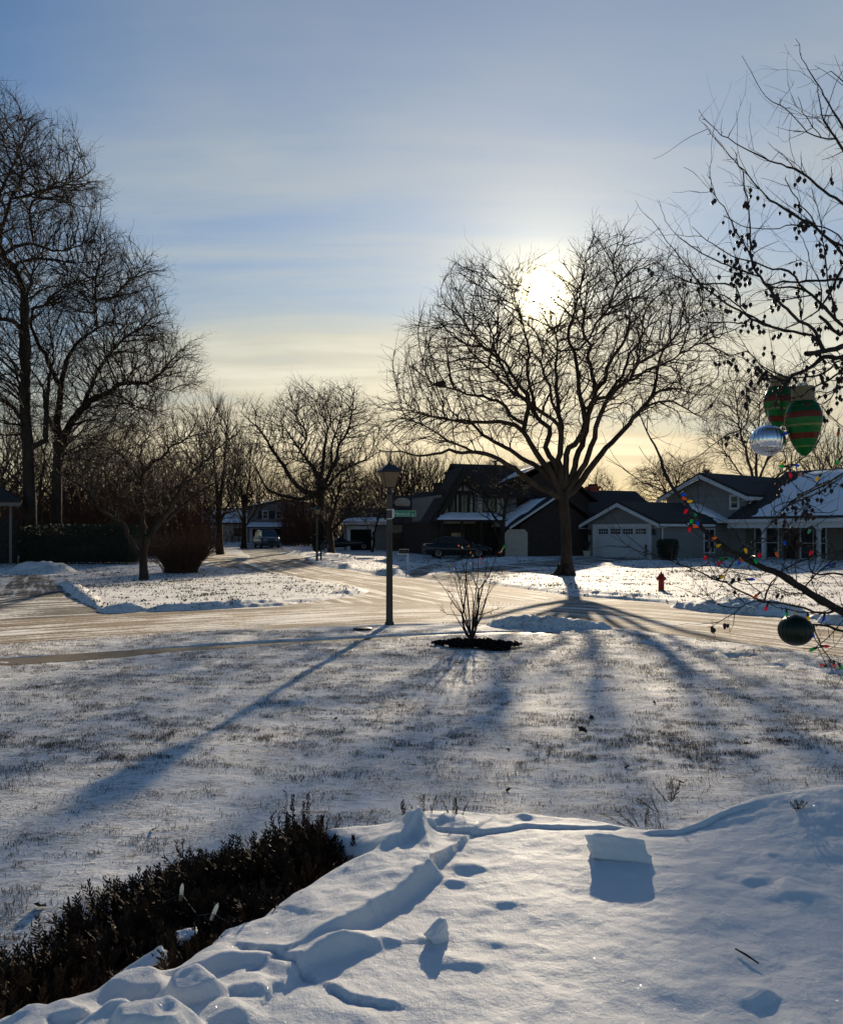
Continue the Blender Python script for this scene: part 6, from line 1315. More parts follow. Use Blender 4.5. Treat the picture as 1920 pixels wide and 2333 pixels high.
def chunk(X, Y, size, rot, label, seed, z=None, sink=.25, shape=None):
    """a broken piece of crust: an uneven block with worn corners"""
    rng = np.random.default_rng(seed); bm = bmesh.new(); bmesh.ops.create_cube(bm, size=1)
    for v in bm.verts: v.co = Vector([c*(1+rng.uniform(-.30, .12)) for c in v.co])+Vector(rng.uniform(-.08, .08, 3)); v.co = v.co if shape is None else Vector(shape(v.co))
    bmesh.ops.bevel(bm, geom=bm.edges[:], offset=.13, segments=2, profile=.55, affect='EDGES'); bmesh.ops.subdivide_edges(bm, edges=bm.edges[:], cuts=6, use_grid_fill=True); bm.normal_update()
    N3 = lambda p, sc: float(fbm(np.array(p.x*sc+seed+p.z*.7*sc), np.array(p.y*sc+p.z*1.3*sc), 1.0, 4, seed, .6))-.5
    mv = {v: v.normal*(.22*N3(v.co, 2.6)+.07*N3(v.co, 9)) for v in bm.verts}
    for v, d in mv.items(): v.co = Vector(((v.co.x+d.x)*size[0], (v.co.y+d.y)*size[1], (v.co.z+d.z)*size[2]))
    me = bpy.data.meshes.new('snow_chunk'); bm.to_mesh(me); bm.free()
    for p in me.polygons: p.use_smooth = True
    me.materials.append(M['snow_near']); o = link(bpy.data.objects.new('snow_chunk', me)); x, y = PX(X, Y)
    zz = float(cap_z(x, y)[0].ravel()[0]) if z is None else z; o.location = (x, y, zz+size[2]*(.5-sink)); o.rotation_euler = tuple(R(a) for a in rot); return TAG(o, label, 'snow chunk', 'broken snow chunks on the foreground snow')
chunk(1398, 1950, (.178, .080, .070), (-20, 4, -9), 'largest squared snow block casting a shadow at centre right', 3, shape=lambda c: (c.x*(1-.10*(c.z > 0)), c.y, c.z))
chunk(996, 2138, (.062, .040, .060), (14, -24, 38), 'small angular snow chunk standing alone below the cracked slabs', 5, shape=lambda c: (c.x*(1-.45*(c.z < 0)), c.y*(1-.3*(c.z > 0)), c.z))
chunk(335, 2178, (.105, .050, .050), (4, -22, 28), 'long snow chunk lying on the dark yew at left', 7, z=1.035, sink=.2)
chunk(425, 2112, (.050, .035, .030), (0, -6, 20), 'little snow chunk caught at the yew edge', 8, z=1.05, sink=.3)
# --- the yew: flat needle sprigs round a dark woody core
M['yew'] = mat('yew_needles', (0.045, 0.023, 0.011), 0.6, 0.12, noise=0.55, nscale=9)
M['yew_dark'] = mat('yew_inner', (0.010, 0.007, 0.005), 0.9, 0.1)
YOUT = [PX(X, Y, 1.03) for X, Y in [(-160,2260),(0,2200),(70,2175),(150,2125),(230,2065),(330,2018),(430,1970),(540,1950),(640,1915),(720,1900),(790,1912)]]
def sprig_mesh(rng, base, d, L, nn, nl, wd, droop=0.0):
    """stem and two ranks of needles"""
    d = d/np.linalg.norm(d); side = np.cross(d, [0, 0, 1.0])+rng.normal(0, .35, 3); side /= np.linalg.norm(side); nrm = np.cross(d, side); V = []; Q = []; k = 0
    t = np.linspace(.04, 1, nn); pts = base+d*L*t[:, None]+np.array([0, 0, -droop])*(t[:, None]**2)
    for i in range(nn):
        for s in (-1, 1):
            a = d*(.75+.4*t[i])+side*s*(1.0-.45*t[i])+nrm*rng.normal(.15, .35); a /= np.linalg.norm(a); l = nl*rng.uniform(.75, 1.15)*(1-.35*t[i]**3); w = np.cross(a, nrm+rng.normal(0, .3, 3)); w = w/np.linalg.norm(w)*wd
            p = pts[i]; V += [p-w*.6, p+w*.6, p+a*l*.7+w, p+a*l, p+a*l*.7-w]; Q.append(k); k += 5
    s = side*.0014; u = nrm*.0014
    V += [base-s, base+s, base+d*L*.5+s, base+d*L*.5-s, base-u, base+u, base+d*L*.5+u, base+d*L*.5-u]
    return np.array(V), Q, k
def yew():
    rng = np.random.default_rng(41); o = thing('yew_hedge', (0, 0, 0), 'dark brown-needled yew hedge half buried under the foreground snow', 'hedge'); VV = []; T5 = []; Q4 = []; off = 0
    def put(base, d, L, nn=12, nl=.023, wd=.0021, droop=0.0):
        nonlocal off
        V, ks, k = sprig_mesh(rng, np.array(base), np.array(d, float), L, nn, nl, wd, droop); VV.append(V)
        for q in ks: T5.append([off+q, off+q+1, off+q+2, off+q+4]); Q4.append([off+q+2, off+q+3, off+q+4])
        T5.append([off+k, off+k+1, off+k+2, off+k+3]); T5.append([off+k+4, off+k+5, off+k+6, off+k+7]); off += len(V)
    inner = [PX(*q) for q in EDGE[::-1]]; strip = YOUT+[PX(*q) for q in EDGE]; sp = np.array(strip); lo, hi = sp.min(0), sp.max(0); n = 0
    while n < 3400:
        q = rng.uniform(lo, hi); X, Y = np.array([q[0]]), np.array([q[1]])
        dd = float(seg_dist(X, Y, strip, True)[0][0])
        if not inside(X, Y, strip)[0] and dd > .03: continue
        do, so, _ = seg_dist(X, Y, YOUT); z = 1.015-.06*math.exp(-(float(do[0])/.08)**2)+.11*(float(fbm(X, Y, 7, 3, 3)[0])-.52)
        d = (-.30+rng.normal(0, .45), .25+rng.normal(0, .45), rng.uniform(.25, 1.1)); L = rng.uniform(.05, .10)*(1.35 if float(do[0]) < .05 else 1); put((q[0], q[1], z-.02), d, L); n += 1
    for k in range(2200):      # the outer face, down to the grass
        i = rng.integers(len(YOUT)-1); t = rng.uniform(); a = np.array(YOUT[i])*(1-t)+np.array(YOUT[i+1])*t; z = 1.0-rng.uniform(0, 1)**.8*.95
        put((a[0]+rng.normal(0, .03), a[1]+rng.normal(0, .03), z), (-.6+rng.normal(0, .4), .45+rng.normal(0, .4), rng.uniform(-.1, .7)), rng.uniform(.06, .11))
    for X, Y, h, ln in ((655,1905,.16,-.05),(665,1900,.13,.05),(700,1910,.135,.10),(690,1915,.12,-.02),(640,1920,.09,-.3),(720,1925,.09,.25),(760,1935,.05,.1),(805,1940,.05,.1),(815,1952,.045,.3),(730,1935,.06,-.1)):   # tall tips by the snow lobe
        b = W(X, Y, 2.42); put((b.x, 2.42, b.z-.01), (ln+rng.normal(0, .05), rng.normal(0, .1), 1), h, 22, .019, .002)
    for X, Y, h, ln in ((918,1858,.055,.0),(932,1858,.05,-.45),(962,1850,.06,.05),(975,1852,.065,.35),(955,1856,.05,-.5),(1038,1848,.045,.0),(1030,1850,.04,-.5),(1046,1850,.04,.5),(1445,1862,.05,-1.2),(1455,1864,.06,-.6),(1425,1862,.045,-2.0),(1470,1866,.04,.2),(1490,1828,.05,-1.3),(1500,1832,.045,-.5),(1520,1808,.05,-.8),(1528,1808,.05,.1),(1532,1806,.04,.5)):   # tips poking over the far lip
        D = 2.62 if X < 1100 else 2.72; b = W(X, Y, D); put((b.x, D, b.z-.03), (ln, .2, 1), h*.75+.03, 14, .016, .0013)
    for X, Y in ((1818,1797),(1868,1760)):
        x, y = PX(X, Y, 1.205); z = float(cap_z(x, y)[0].ravel()[0])
        for a in (-.8, -.2, .4, .9): put((x, y, z-.01), (a, 0, 1), .035, 8, .014, .0013)
    np_mesh('foliage', np.concatenate(VV), T5, Q4, M['yew'], o, smooth=False)
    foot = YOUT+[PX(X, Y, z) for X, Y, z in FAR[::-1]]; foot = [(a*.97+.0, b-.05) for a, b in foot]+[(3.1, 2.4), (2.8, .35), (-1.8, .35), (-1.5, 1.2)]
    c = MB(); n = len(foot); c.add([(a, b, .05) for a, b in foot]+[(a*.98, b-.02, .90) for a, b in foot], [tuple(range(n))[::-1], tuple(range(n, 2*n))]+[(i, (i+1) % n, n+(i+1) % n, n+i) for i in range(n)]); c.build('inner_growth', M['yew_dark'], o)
    # twigs of the hedge itself
    st = MB()
    for k in range(60):
        i = rng.integers(len(YOUT)-1); t = rng.uniform(); a = np.array(YOUT[i])*(1-t)+np.array(YOUT[i+1])*t; st.tube([(a[0]+.08, a[1]-.08, .3), (a[0]+rng.normal(.03, .03), a[1]-.04, .7), (a[0]+rng.normal(0, .03), a[1], .98)], [.008, .005, .003], 4)
    st.build('branch', M['twig'], o)
yew()
def mini_lights():
    cl = translucent('clear_bulb', (.8, .82, .8), .5, .1); o = thing('light_string', W(445, 2050, 2.0), 'clear mini lights on a wire lying in the dark yew', 'string lights')
    ps = [(413,2022,2.02,.1,-.25),(487,2066,1.95,.4,.5)]; w = MB(); A = [W(X, Y+16, D)-o.location for X, Y, D, _, _ in ps]; w.tube([A[0]+Vector((-.15, .02, -.05)), A[0]+Vector((-.06, 0, -.03)), A[0], (A[0]+A[1])/2+Vector((0, 0, -.03)), A[1], A[1]+Vector((.06, 0, -.04))], .0016, 5); w.build('cord', M['black'], o)
    for (X, Y, D, lx_, ly_), a in zip(ps, A):
        b = MB().lathe([(.0045, 0), (.005, .012), (.0042, .02), (.001, .027)], 8); e = b.build('bulb', cl, o, True); e.location = a; e.rotation_euler = (0, lx_, 0); s = MB().lathe([(.005, -.016), (.0055, 0)], 8); f = s.build('socket', M['steel'], e)
mini_lights()
tw_ = MB(); p_ = PX(1700, 2178); z_ = float(cap_z(p_[0], p_[1])[0].ravel()[0]); tw_.tube([(-.012, .03, .006), (0, 0, .008), (.014, -.03, .006)], [.0018, .0026, .0018], 5); ob_ = tw_.build('twig', M['twig']); ob_.location = (p_[0], p_[1], z_); TAG(ob_, 'single thin twig lying on the snow at lower right', 'twig')
# --- thin lawn grass standing through the snow
M['grass'] = mat('winter_grass', (0.055, 0.045, 0.026), 0.8, 0.2, noise=0.6, nscale=1.5)
def grass():
    rng = np.random.default_rng(15); n = 1150000; y = np.concatenate([rng.uniform(3.0, 9, n//4), rng.uniform(7, 16.6, n-n//4)]); x = rng.uniform(-.60, .60, n)*y
    c = .175+.05*fbm(x, y*1.5, .55, 2, 61)+.45*fbm(x, y*1.7, 2.4, 3, 62)+.50*fbm(x, y*1.6, 9, 3, 63); thr = 0.60+.05*sst((9-y)/5)-.07*sst((y-9)/5)
    k = rng.uniform(0, 1, n) < sst((c-thr)/.34)*.70; x = x[k]; y = y[k]; k = ~inside(x, y, ROAD) & ~inside(x, y, WALK) & ~inside(x, y, CAP)
    # grown in little tufts that lean together
    x = x[k]; y = y[k]; m = len(x); a = vnoise(x, y, 6, 9)*6.28*2+rng.normal(0, .9, m); L = rng.uniform(.008, .034, m)*(.6+.8*vnoise(x, y, 3, 4)); ln = rng.uniform(.4, 1.5, m); w = rng.uniform(.0009, .0019, m); z = ground_z(x, y)
    dx, dy = np.cos(a), np.sin(a); px, py = -dy*w, dx*w
    s1 = (L*.6*ln*.5, L*.75); s2 = (L*ln, L*(1-.35*ln))
    V = np.stack([np.stack([x-px, y-py, z-.008], -1), np.stack([x+px, y+py, z-.008], -1), np.stack([x+dx*s1[0]+px*.8, y+dy*s1[0]+py*.8, z+s1[1]], -1), np.stack([x+dx*s1[0]-px*.8, y+dy*s1[0]-py*.8, z+s1[1]], -1), np.stack([x+dx*s2[0], y+dy*s2[0], z+s2[1]], -1)], 1).reshape(-1, 3)
    i = np.arange(m)*5; TAG(np_mesh('grass', V, np.stack([i, i+1, i+2, i+3], -1), np.stack([i+3, i+2, i+4], -1), M['grass'], None, False), 'thin brown winter grass poking through the snow of the near lawn', 'grass', kind='stuff')
    print('grass blades', m)
grass()
def far_grass():
    rng = np.random.default_rng(16); n = 330000; y = rng.uniform(18, 58, n); x = rng.uniform(-.54, .54, n)*y; c = .30*fbm(x, y*2, .5, 3, 81)+.35*fbm(x, y*2, 1.8, 3, 82)+.55*fbm(x, y*2.2, 5, 3, 83)
    k = rng.uniform(0, 1, n) < sst((c-.625)/.24)*.8; x = x[k]; y = y[k]; k = ~inside(x, y, ROAD)
    for pl in CLEARED: k &= ~inside(x, y, pl)
    x = x[k]; y = y[k]; m = len(x); z = ground_z(x, y); L = rng.uniform(.02, .055, m); w = rng.uniform(.006, .020, m); t = rng.normal(0, .6, m)*L
    V = np.stack([np.stack([x-w, y, z-.01], -1), np.stack([x+w, y+w*.3, z-.01], -1), np.stack([x+w*.4+t, y, z+L], -1), np.stack([x-w*.6+t, y, z+L*.8], -1)], 1).reshape(-1, 3)
    TAG(np_mesh('grass', V, np.arange(m*4).reshape(-1, 4), None, M['grass'], None, False), 'brown grass tufts flecking the snow of the lawns across the street', 'grass', kind='stuff')
far_grass()
# --- the ornamental pear reaching in from the right, branches traced in the photograph
M['fruit'] = mat('dried_fruit', (0.018, 0.010, 0.010), 0.5, 0.35, noise=0.5, nscale=60)
M['bark_d'] = mat('dark_wet_bark', (0.022, 0.016, 0.013), 0.7, 0.3, noise=0.4, nscale=30, bump=0.5, bscale=90, bdist=0.004)
def pear():
    rng = np.random.default_rng(21); S = Skel(); D = 3.7
    S.chain([(2.62, 3.95, -.1), (2.60, 3.95, .4), (2.58, 3.92, 1.0), (2.56, 3.9, 1.6), (2.5, 3.88, 2.3), (2.46, 3.86, 3.0), (2.42, 3.85, 3.8), (2.4, 3.83, 4.6), (2.38, 3.83, 5.4)], [.085, .075, .07, .066, .06, .052, .042, .03, .018], -1)
    def scr():
        P = np.array(S.p); return CXP+FPX*P[:, 0]/P[:, 1], HZ-FPX*(P[:, 2]-CAMH)/P[:, 1]
    def B(px, r0, r1, dD=0.0, o=None, wob=.004):
        if o: px = zc(px, *o)
        sx, sy = scr(); k = int(np.argmin((sx-px[0][0])**2+(sy-px[0][1])**2)); D0 = S.p[k][1] if len(S.p) > 9 and (sx[k]-px[0][0])**2+(sy[k]-px[0][1])**2 < 60**2 else D
        if px[0][0] > 1900 and D0 == D:      # comes from the trunk beyond the frame
            zt = W(px[0][0], px[0][1], D).z; k = int(np.argmin((np.array(S.p)[:9, 2]-(zt-.25))**2)); D0 = D
        if r0 < .0199 or px[0][1] < 1000: r0 *= .58; r1 *= .75
        P = [];  n = len(px)
        for i, (X, Y) in enumerate(px): q = W(X, Y, D0+dD*(i/(n-1))**1.2); P.append(tuple(q))
        if k >= 9: P[0] = S.p[k]
        a = crom(P, .035); a[1:] += rng.normal(0, wob, a[1:].shape)*.5; t = np.linspace(0, 1, len(a)); r = r0+(r1-r0)*t
        r = r*(1+.22*(rng.uniform(0, 1, len(a)) < .16)); S.chain(a[1:] if k >= 9 else a, (r[1:] if k >= 9 else r), k)
    Z5 = (1400, 60, 2.512); Z7 = (1640, 400, 4.22); Z4 = (1300, 960, 2.8); Z8 = (1620, 840, 5.787)
    # heavy limbs
    B([(1990,1420),(1920,1395),(1871,1368),(1829,1342),(1779,1310),(1729,1289),(1686,1264),(1650,1246),(1614,1217),(1600,1206),(1579,1171),(1564,1149),(1546,1128),(1521,1092),(1511,1064),(1500,1031),(1482,999),(1466,967),(1457,939)], .020, .003, .3)
    B([(1990,760),(1920,790),(1890,797),(1853,803),(1837,805)], .024, .014, -.1)
    B([(1990,795),(1920,812),(1877,812),(1849,836),(1806,855),(1787,876),(1782,885)], .022, .008, -.15)
    B([(1990,700),(1912,762),(1896,751),(1882,734),(1865,720)], .020, .010, .1)
    B([(1990,690),(1920,744),(1903,727),(1886,710),(1867,689),(1849,673),(1822,656),(1794,655),(1773,656),(1754,653)], .018, .005, .15)
    B([(1870,774),(1853,748),(1841,741),(1820,732),(1801,715),(1780,694),(1758,668),(1740,644),(1723,618),(1713,594),(1711,585),(1709,542),(1706,495),(1702,452),(1692,412),(1692,390)], .013, .0035, .1)
    B([(1713,597),(1704,571),(1685,540),(1666,504),(1649,471),(1630,447),(1619,410),(1615,400)], .007, .002, -.1)
    B([(1867,774),(1849,766),(1806,755),(1773,751),(1740,739),(1711,725),(1683,708),(1654,691),(1633,677),(1611,661),(1587,637),(1559,600),(1539,573),(1519,550),(1503,527),(1494,508)], .011, .0025, .1)
    B([(1800,753),(1760,745),(1700,712),(1660,680),(1638,668),(1615,650)], .008, .003, .25)
    # upper crown (crop 5)
    B([(1960,360),(1890,239),(1864,195),(1850,171),(1828,132),(1814,86)], .010, .002, 0)
    B([(1970,230),(1920,187),(1908,173),(1894,160)], .008, .003, 0)
    B([(1980,420),(1920,343),(1904,315),(1884,287),(1872,263),(1866,227),(1863,193)], .014, .003, .05)
    B([(1894,319),(1870,315),(1838,299),(1814,271),(1798,255),(1780,239)], .007, .003, -.1)
    B([(1878,303),(1846,279),(1830,255),(1818,219)], .005, .002, .1)
    B([(1990,520),(1920,466),(1890,442),(1862,422),(1838,402),(1822,390),(1792,378),(1766,370),(1738,358),(1695,337),(1659,315),(1631,297),(1607,271),(1590,249)], .012, .002, -.2)
    B([(1990,640),(1920,578),(1894,550),(1862,522),(1826,498),(1798,482),(1766,462),(1742,446),(1718,414),(1693,388),(1663,355),(1631,319),(1611,293),(1595,273)], .014, .002, .15)
    B([(1980,580),(1920,548),(1878,518),(1822,512),(1790,514),(1758,522),(1714,518),(1687,512),(1667,502),(1647,492)], .007, .002, .25)
    B([(1990,620),(1920,561),(1901,552),(1867,528),(1846,492),(1825,466),(1806,436),(1787,409)], .011, .003, -.1)
    B([(1846,641),(1798,617),(1758,613),(1718,597),(1679,589),(1639,566),(1599,538),(1577,516)], .009, .002, .1)
    B([(1711,645),(1659,605),(1615,585),(1583,566),(1551,542),(1531,522),(1516,501)], .007, .002, .2)
    B([(1707,669),(1679,657),(1635,645),(1591,645),(1559,637),(1519,617),(1496,605),(1476,589)], .007, .002, -.15)
    B([(1700,740),(1695,737),(1647,733),(1615,733),(1579,723),(1540,705)], .006, .002, .1)
    B([(1579,640),(1572,610),(1566,590),(1563,569)], .003, .0015, 0)
    B([(1990,600),(1920,610),(1877,690),(1840,722),(1800,745)], .010, .004, .2)
    B([(1990,655),(1920,637),(1877,639),(1837,640),(1806,642),(1780,640),(1766,648),(1747,646)], .011, .005, .3)
    B([(1849,673),(1806,680),(1773,682),(1754,673)], .006, .002, .3)
    B([(1857,700),(1870,660),(1850,610),(1835,560),(1815,520),(1800,495)], .006, .002, .1); B([(1900,720),(1885,640),(1880,580),(1872,530),(1860,470),(1850,430)], .008, .002, -.2)
    B([(1845,640),(1838,600),(1825,590),(1800,600)], .004, .002, 0); B([(1828,755),(1822,700),(1830,660)], .005, .002, .1)
    B([(1990,850),(1920,820),(1877,850),(1820,862),(1790,858),(1750,842),(1720,820),(1700,790),(1680,760)], .009, .002, .1)
    B([(1780,870),(1740,840),(1700,800),(1669,810),(1640,798),(1560,757)], .006, .0015, .3); B([(1800,880),(1750,860),(1690,815),(1640,805)], .005, .0015, .2)
    B([(1990,900),(1920,848),(1880,870),(1850,884),(1823,905)], .010, .004, -.2); B([(1990,905),(1920,880),(1870,905),(1810,960),(1780,985),(1750,1010)], .006, .002, .2)
    B([(1990,860),(1920,852),(1895,905),(1870,920),(1849,914)], .007, .003, 0); B([(1880,930),(1900,955),(1940,990)], .004, .003, 0)
    B([(1777,868),(1735,848),(1698,868),(1676,865),(1640,880),(1619,895)], .005, .002, .1); B([(1720,935),(1700,965),(1660,990),(1630,1010),(1590,1040),(1550,1060),(1517,1072)], .006, .0015, -.1)
    # lower spray (crop 4)
    B([(1990,1420),(1921,1389),(1896,1394),(1871,1397),(1832,1385),(1800,1378),(1761,1372),(1721,1365),(1686,1346),(1654,1331),(1621,1317),(1586,1299),(1550,1289),(1529,1278),(1493,1267),(1471,1260),(1436,1246),(1407,1231),(1393,1221)], .012, .0015, -.1)
    B([(1743,1353),(1711,1371),(1686,1385),(1657,1406),(1621,1428),(1611,1429)], .005, .0015, 0); B([(1686,1382),(1643,1381),(1614,1356),(1586,1331)], .004, .0015, .1)
    B([(1545,1128),(1500,1117),(1461,1096),(1425,1071),(1400,1053),(1382,1040)], .004, .0015, .2)
    B([(1990,1460),(1920,1439),(1886,1428),(1852,1424)], .011, .008, .1); B([(1855,1430),(1864,1460),(1879,1485),(1890,1500),(1925,1560)], .006, .002, 0); B([(1990,1350),(1920,1414),(1889,1449),(1857,1474),(1829,1478)], .006, .002, .2)
    B([(1990,1320),(1920,1310),(1886,1308),(1850,1306),(1843,1281),(1841,1246)], .010, .004, .1)
    B([(1829,1342),(1857,1310),(1886,1285),(1920,1256),(1960,1220)], .007, .004, .1)
    B([(1739,1356),(1750,1339),(1775,1306),(1800,1289),(1836,1274),(1871,1264),(1920,1256)], .007, .004, .2)
    B([(1600,1206),(1596,1174),(1582,1146),(1571,1124)], .004, .0015, 0); B([(1738,1170),(1800,1146),(1829,1128),(1857,1114),(1889,1096),(1920,1078),(1980,1040)], .004, .007, .1)
    B([(1735,1172),(1764,1156),(1807,1139),(1854,1110),(1886,1096)], .003, .005, .2); B([(1743,1188),(1764,1174),(1800,1150),(1870,1120),(1920,1085)], .003, .004, -.1)
    B([(1729,1289),(1700,1260),(1680,1220),(1650,1190),(1620,1180)], .004, .0015, .1); B([(1779,1310),(1790,1260),(1800,1220),(1790,1180),(1780,1140),(1772,1090),(1785,1060)], .005, .002, .1)
    B([(1810,1330),(1812,1290),(1806,1250),(1760,1200),(1735,1160)], .004, .002, -.1); B([(1650,1246),(1640,1262),(1600,1290),(1560,1300)], .003, .0015, 0)
    for px in ([(1871,1368),(1850,1320),(1880,1270),(1900,1230)], [(1700,1275),(1730,1240),(1790,1210),(1850,1200),(1910,1160)], [(1760,1300),(1720,1310),(1660,1300),(1610,1270)], [(1690,1265),(1660,1290),(1640,1340),(1600,1360)], [(1850,1355),(1800,1350),(1740,1330),(1690,1330),(1650,1310)], [(1820,1100),(1790,1090),(1760,1095)], [(1930,1100),(1880,1130),(1850,1090),(1800,1075),(1770,1078)], [(1940,1180),(1890,1170),(1840,1165),(1800,1150)]): B(px, .004, .0015, rng.normal(0, .12))
    m = len(S.p); P = np.array(S.p)
    # spurs and side shoots
    twigs(S, rng, .012, .16, .10, 4, .0022, -.05, .8, .1); twigs(S, rng, .016, .30, .022, 2, .0022, 0, .9, .2, ends=9); twigs(S, rng, .008, .05, .26, 7, .0022, -.03, .5, .2); twigs(S, rng, .006, .05, .12, 4, .0016, 0, .7, .1)
    twigs(S, rng, .017, .09, .24, 7, .0026, -.02, .7, .1, ends=9); twigs(S, rng, .003, .05, .10, 4, .0016, 0, .7, .1, ends=m)
    P = np.array(S.p); par = np.array(S.par); r = np.array(S.r)
    o = thing('ornamental_tree', (2.62, 3.95, 0), 'dark ornamental tree reaching in from the right, hung with fruit, lights and baubles', 'tree')
    tree_meshes(S, o, .012, M['bark_d'], M['bark_d'], 9, 4, 6, 'trunk', 'branch')
    # small dry fruits on long stalks
    sx, sy = scr(); zone = ((sx > 1600) & (sx < 1960) & (sy > 380) & (sy < 1010)) | ((sx > 1470) & (sx < 1640) & (sy > 590) & (sy < 860)) | ((sx > 1570) & (sx < 1800) & (sy > 1295) & (sy < 1430)) | ((sx > 1640) & (sx < 1960) & (sy > 1010) & (sy < 1230)) | ((sx > 1600) & (sx < 1700) & (sy > 950) & (sy < 1100))
    c = np.where(zone & (r < .010) & (r > .0013))[0]; w = np.where(sy[c] < 1010, 1.0, .45)*np.where(sx[c] < 1640, .5, 1.0); sites = rng.choice(c, 270, replace=False, p=w/w.sum()); pos = []
    for i in sites:
        for k in range(rng.integers(1, 4)):
            L = rng.uniform(.018, .055); pos.append((P[i]+np.array([rng.normal(0, .010), rng.normal(0, .010), -L]), L))
    prof = [(.0008, .008), (.004, .0075), (.0072, .003), (.0076, -.002), (.0055, -.007), (.002, -.0095), (.0014, -.013), (.0002, -.014)]
    f = MB().lathe(prof, 9); f.tube([(0, 0, .006), (.001, .001, .02), (.002, 0, .042)], .0006, 3); base = f.build('fruit', M['fruit'], o, True); L0 = np.array(o.location)
    me = base.data; V0 = np.array([v.co for v in me.vertices]); F0 = [list(p.vertices) for p in me.polygons]; order = sorted(range(len(pos)), key=lambda i: pos[i][0][1]); rest = MB()
    for n, i in enumerate(order):
        q, L = pos[i]; s = rng.uniform(.85, 1.2); rz = rng.uniform(0, 6.28); Mx = Matrix.Translation(Vector(q-L0)) @ Matrix.Rotation(rz, 4, 'Z') @ Matrix.Rotation(rng.normal(0, .12), 4, 'X') @ Matrix.Diagonal((s, s, s, 1))
        if n < 100:
            e = base if n == 0 else base.copy()
            if n: COL.objects.link(e); e.parent = o
            e.matrix_local = Mx
        else: rest.add(V0, F0, Mx)
    e = rest.build('fruit_cluster', M['fruit'], o, True); e['kind'] = 'stuff'
    return o
pear()
def striped_bulb_material():
    m = bpy.data.materials.new('striped_bauble'); m.use_nodes = True; T = NT(m.node_tree); z = T.n('ShaderNodeSeparateXYZ', {0: T.n('ShaderNodeTexCoord').outputs['Object']}).outputs[2]
    r = T.n('ShaderNodeValToRGB', {0: T.n('ShaderNodeMapRange', {0: z, 1: -.25, 2: 0.0}).outputs[0]}); cr = r.color_ramp; cr.interpolation = 'CONSTANT'; g = (.004, .21, .035, 1); d = (.003, .12, .03, 1); rd = (.22, .028, .006, 1); lt = (.30, .32, .10, 1)
    st = [(0, g), (.17, lt), (.19, g), (.315, rd), (.42, g), (.54, lt), (.575, g), (.69, rd), (.80, d), (.90, (.06, .2, .07, 1)), (.915, d)]
    while len(cr.elements) < len(st): cr.elements.new(.5)
    for e, (p, c) in zip(cr.elements, st): e.position = p; e.color = c
    v = T.n('ShaderNodeTexCoord').outputs['Object']; b = T.n('ShaderNodeBump', {'Strength': .25, 'Distance': .004, 'Height': T.noise(T.scale(v, (60, 60, 4)), 1.0, 3)}).outputs[0]
    a = T.n('ShaderNodeBsdfTranslucent', {'Color': r.outputs[0]}); p = T.n('ShaderNodeBsdfPrincipled', {'Base Color': r.outputs[0], 'Roughness': .2, 'Specular IOR Level': .5, 'Normal': b})
    T.n('ShaderNodeOutputMaterial', {0: T.n('ShaderNodeMixShader', {0: .5, 1: p.outputs[0], 2: a.outputs[0]}).outputs[0]}); return m
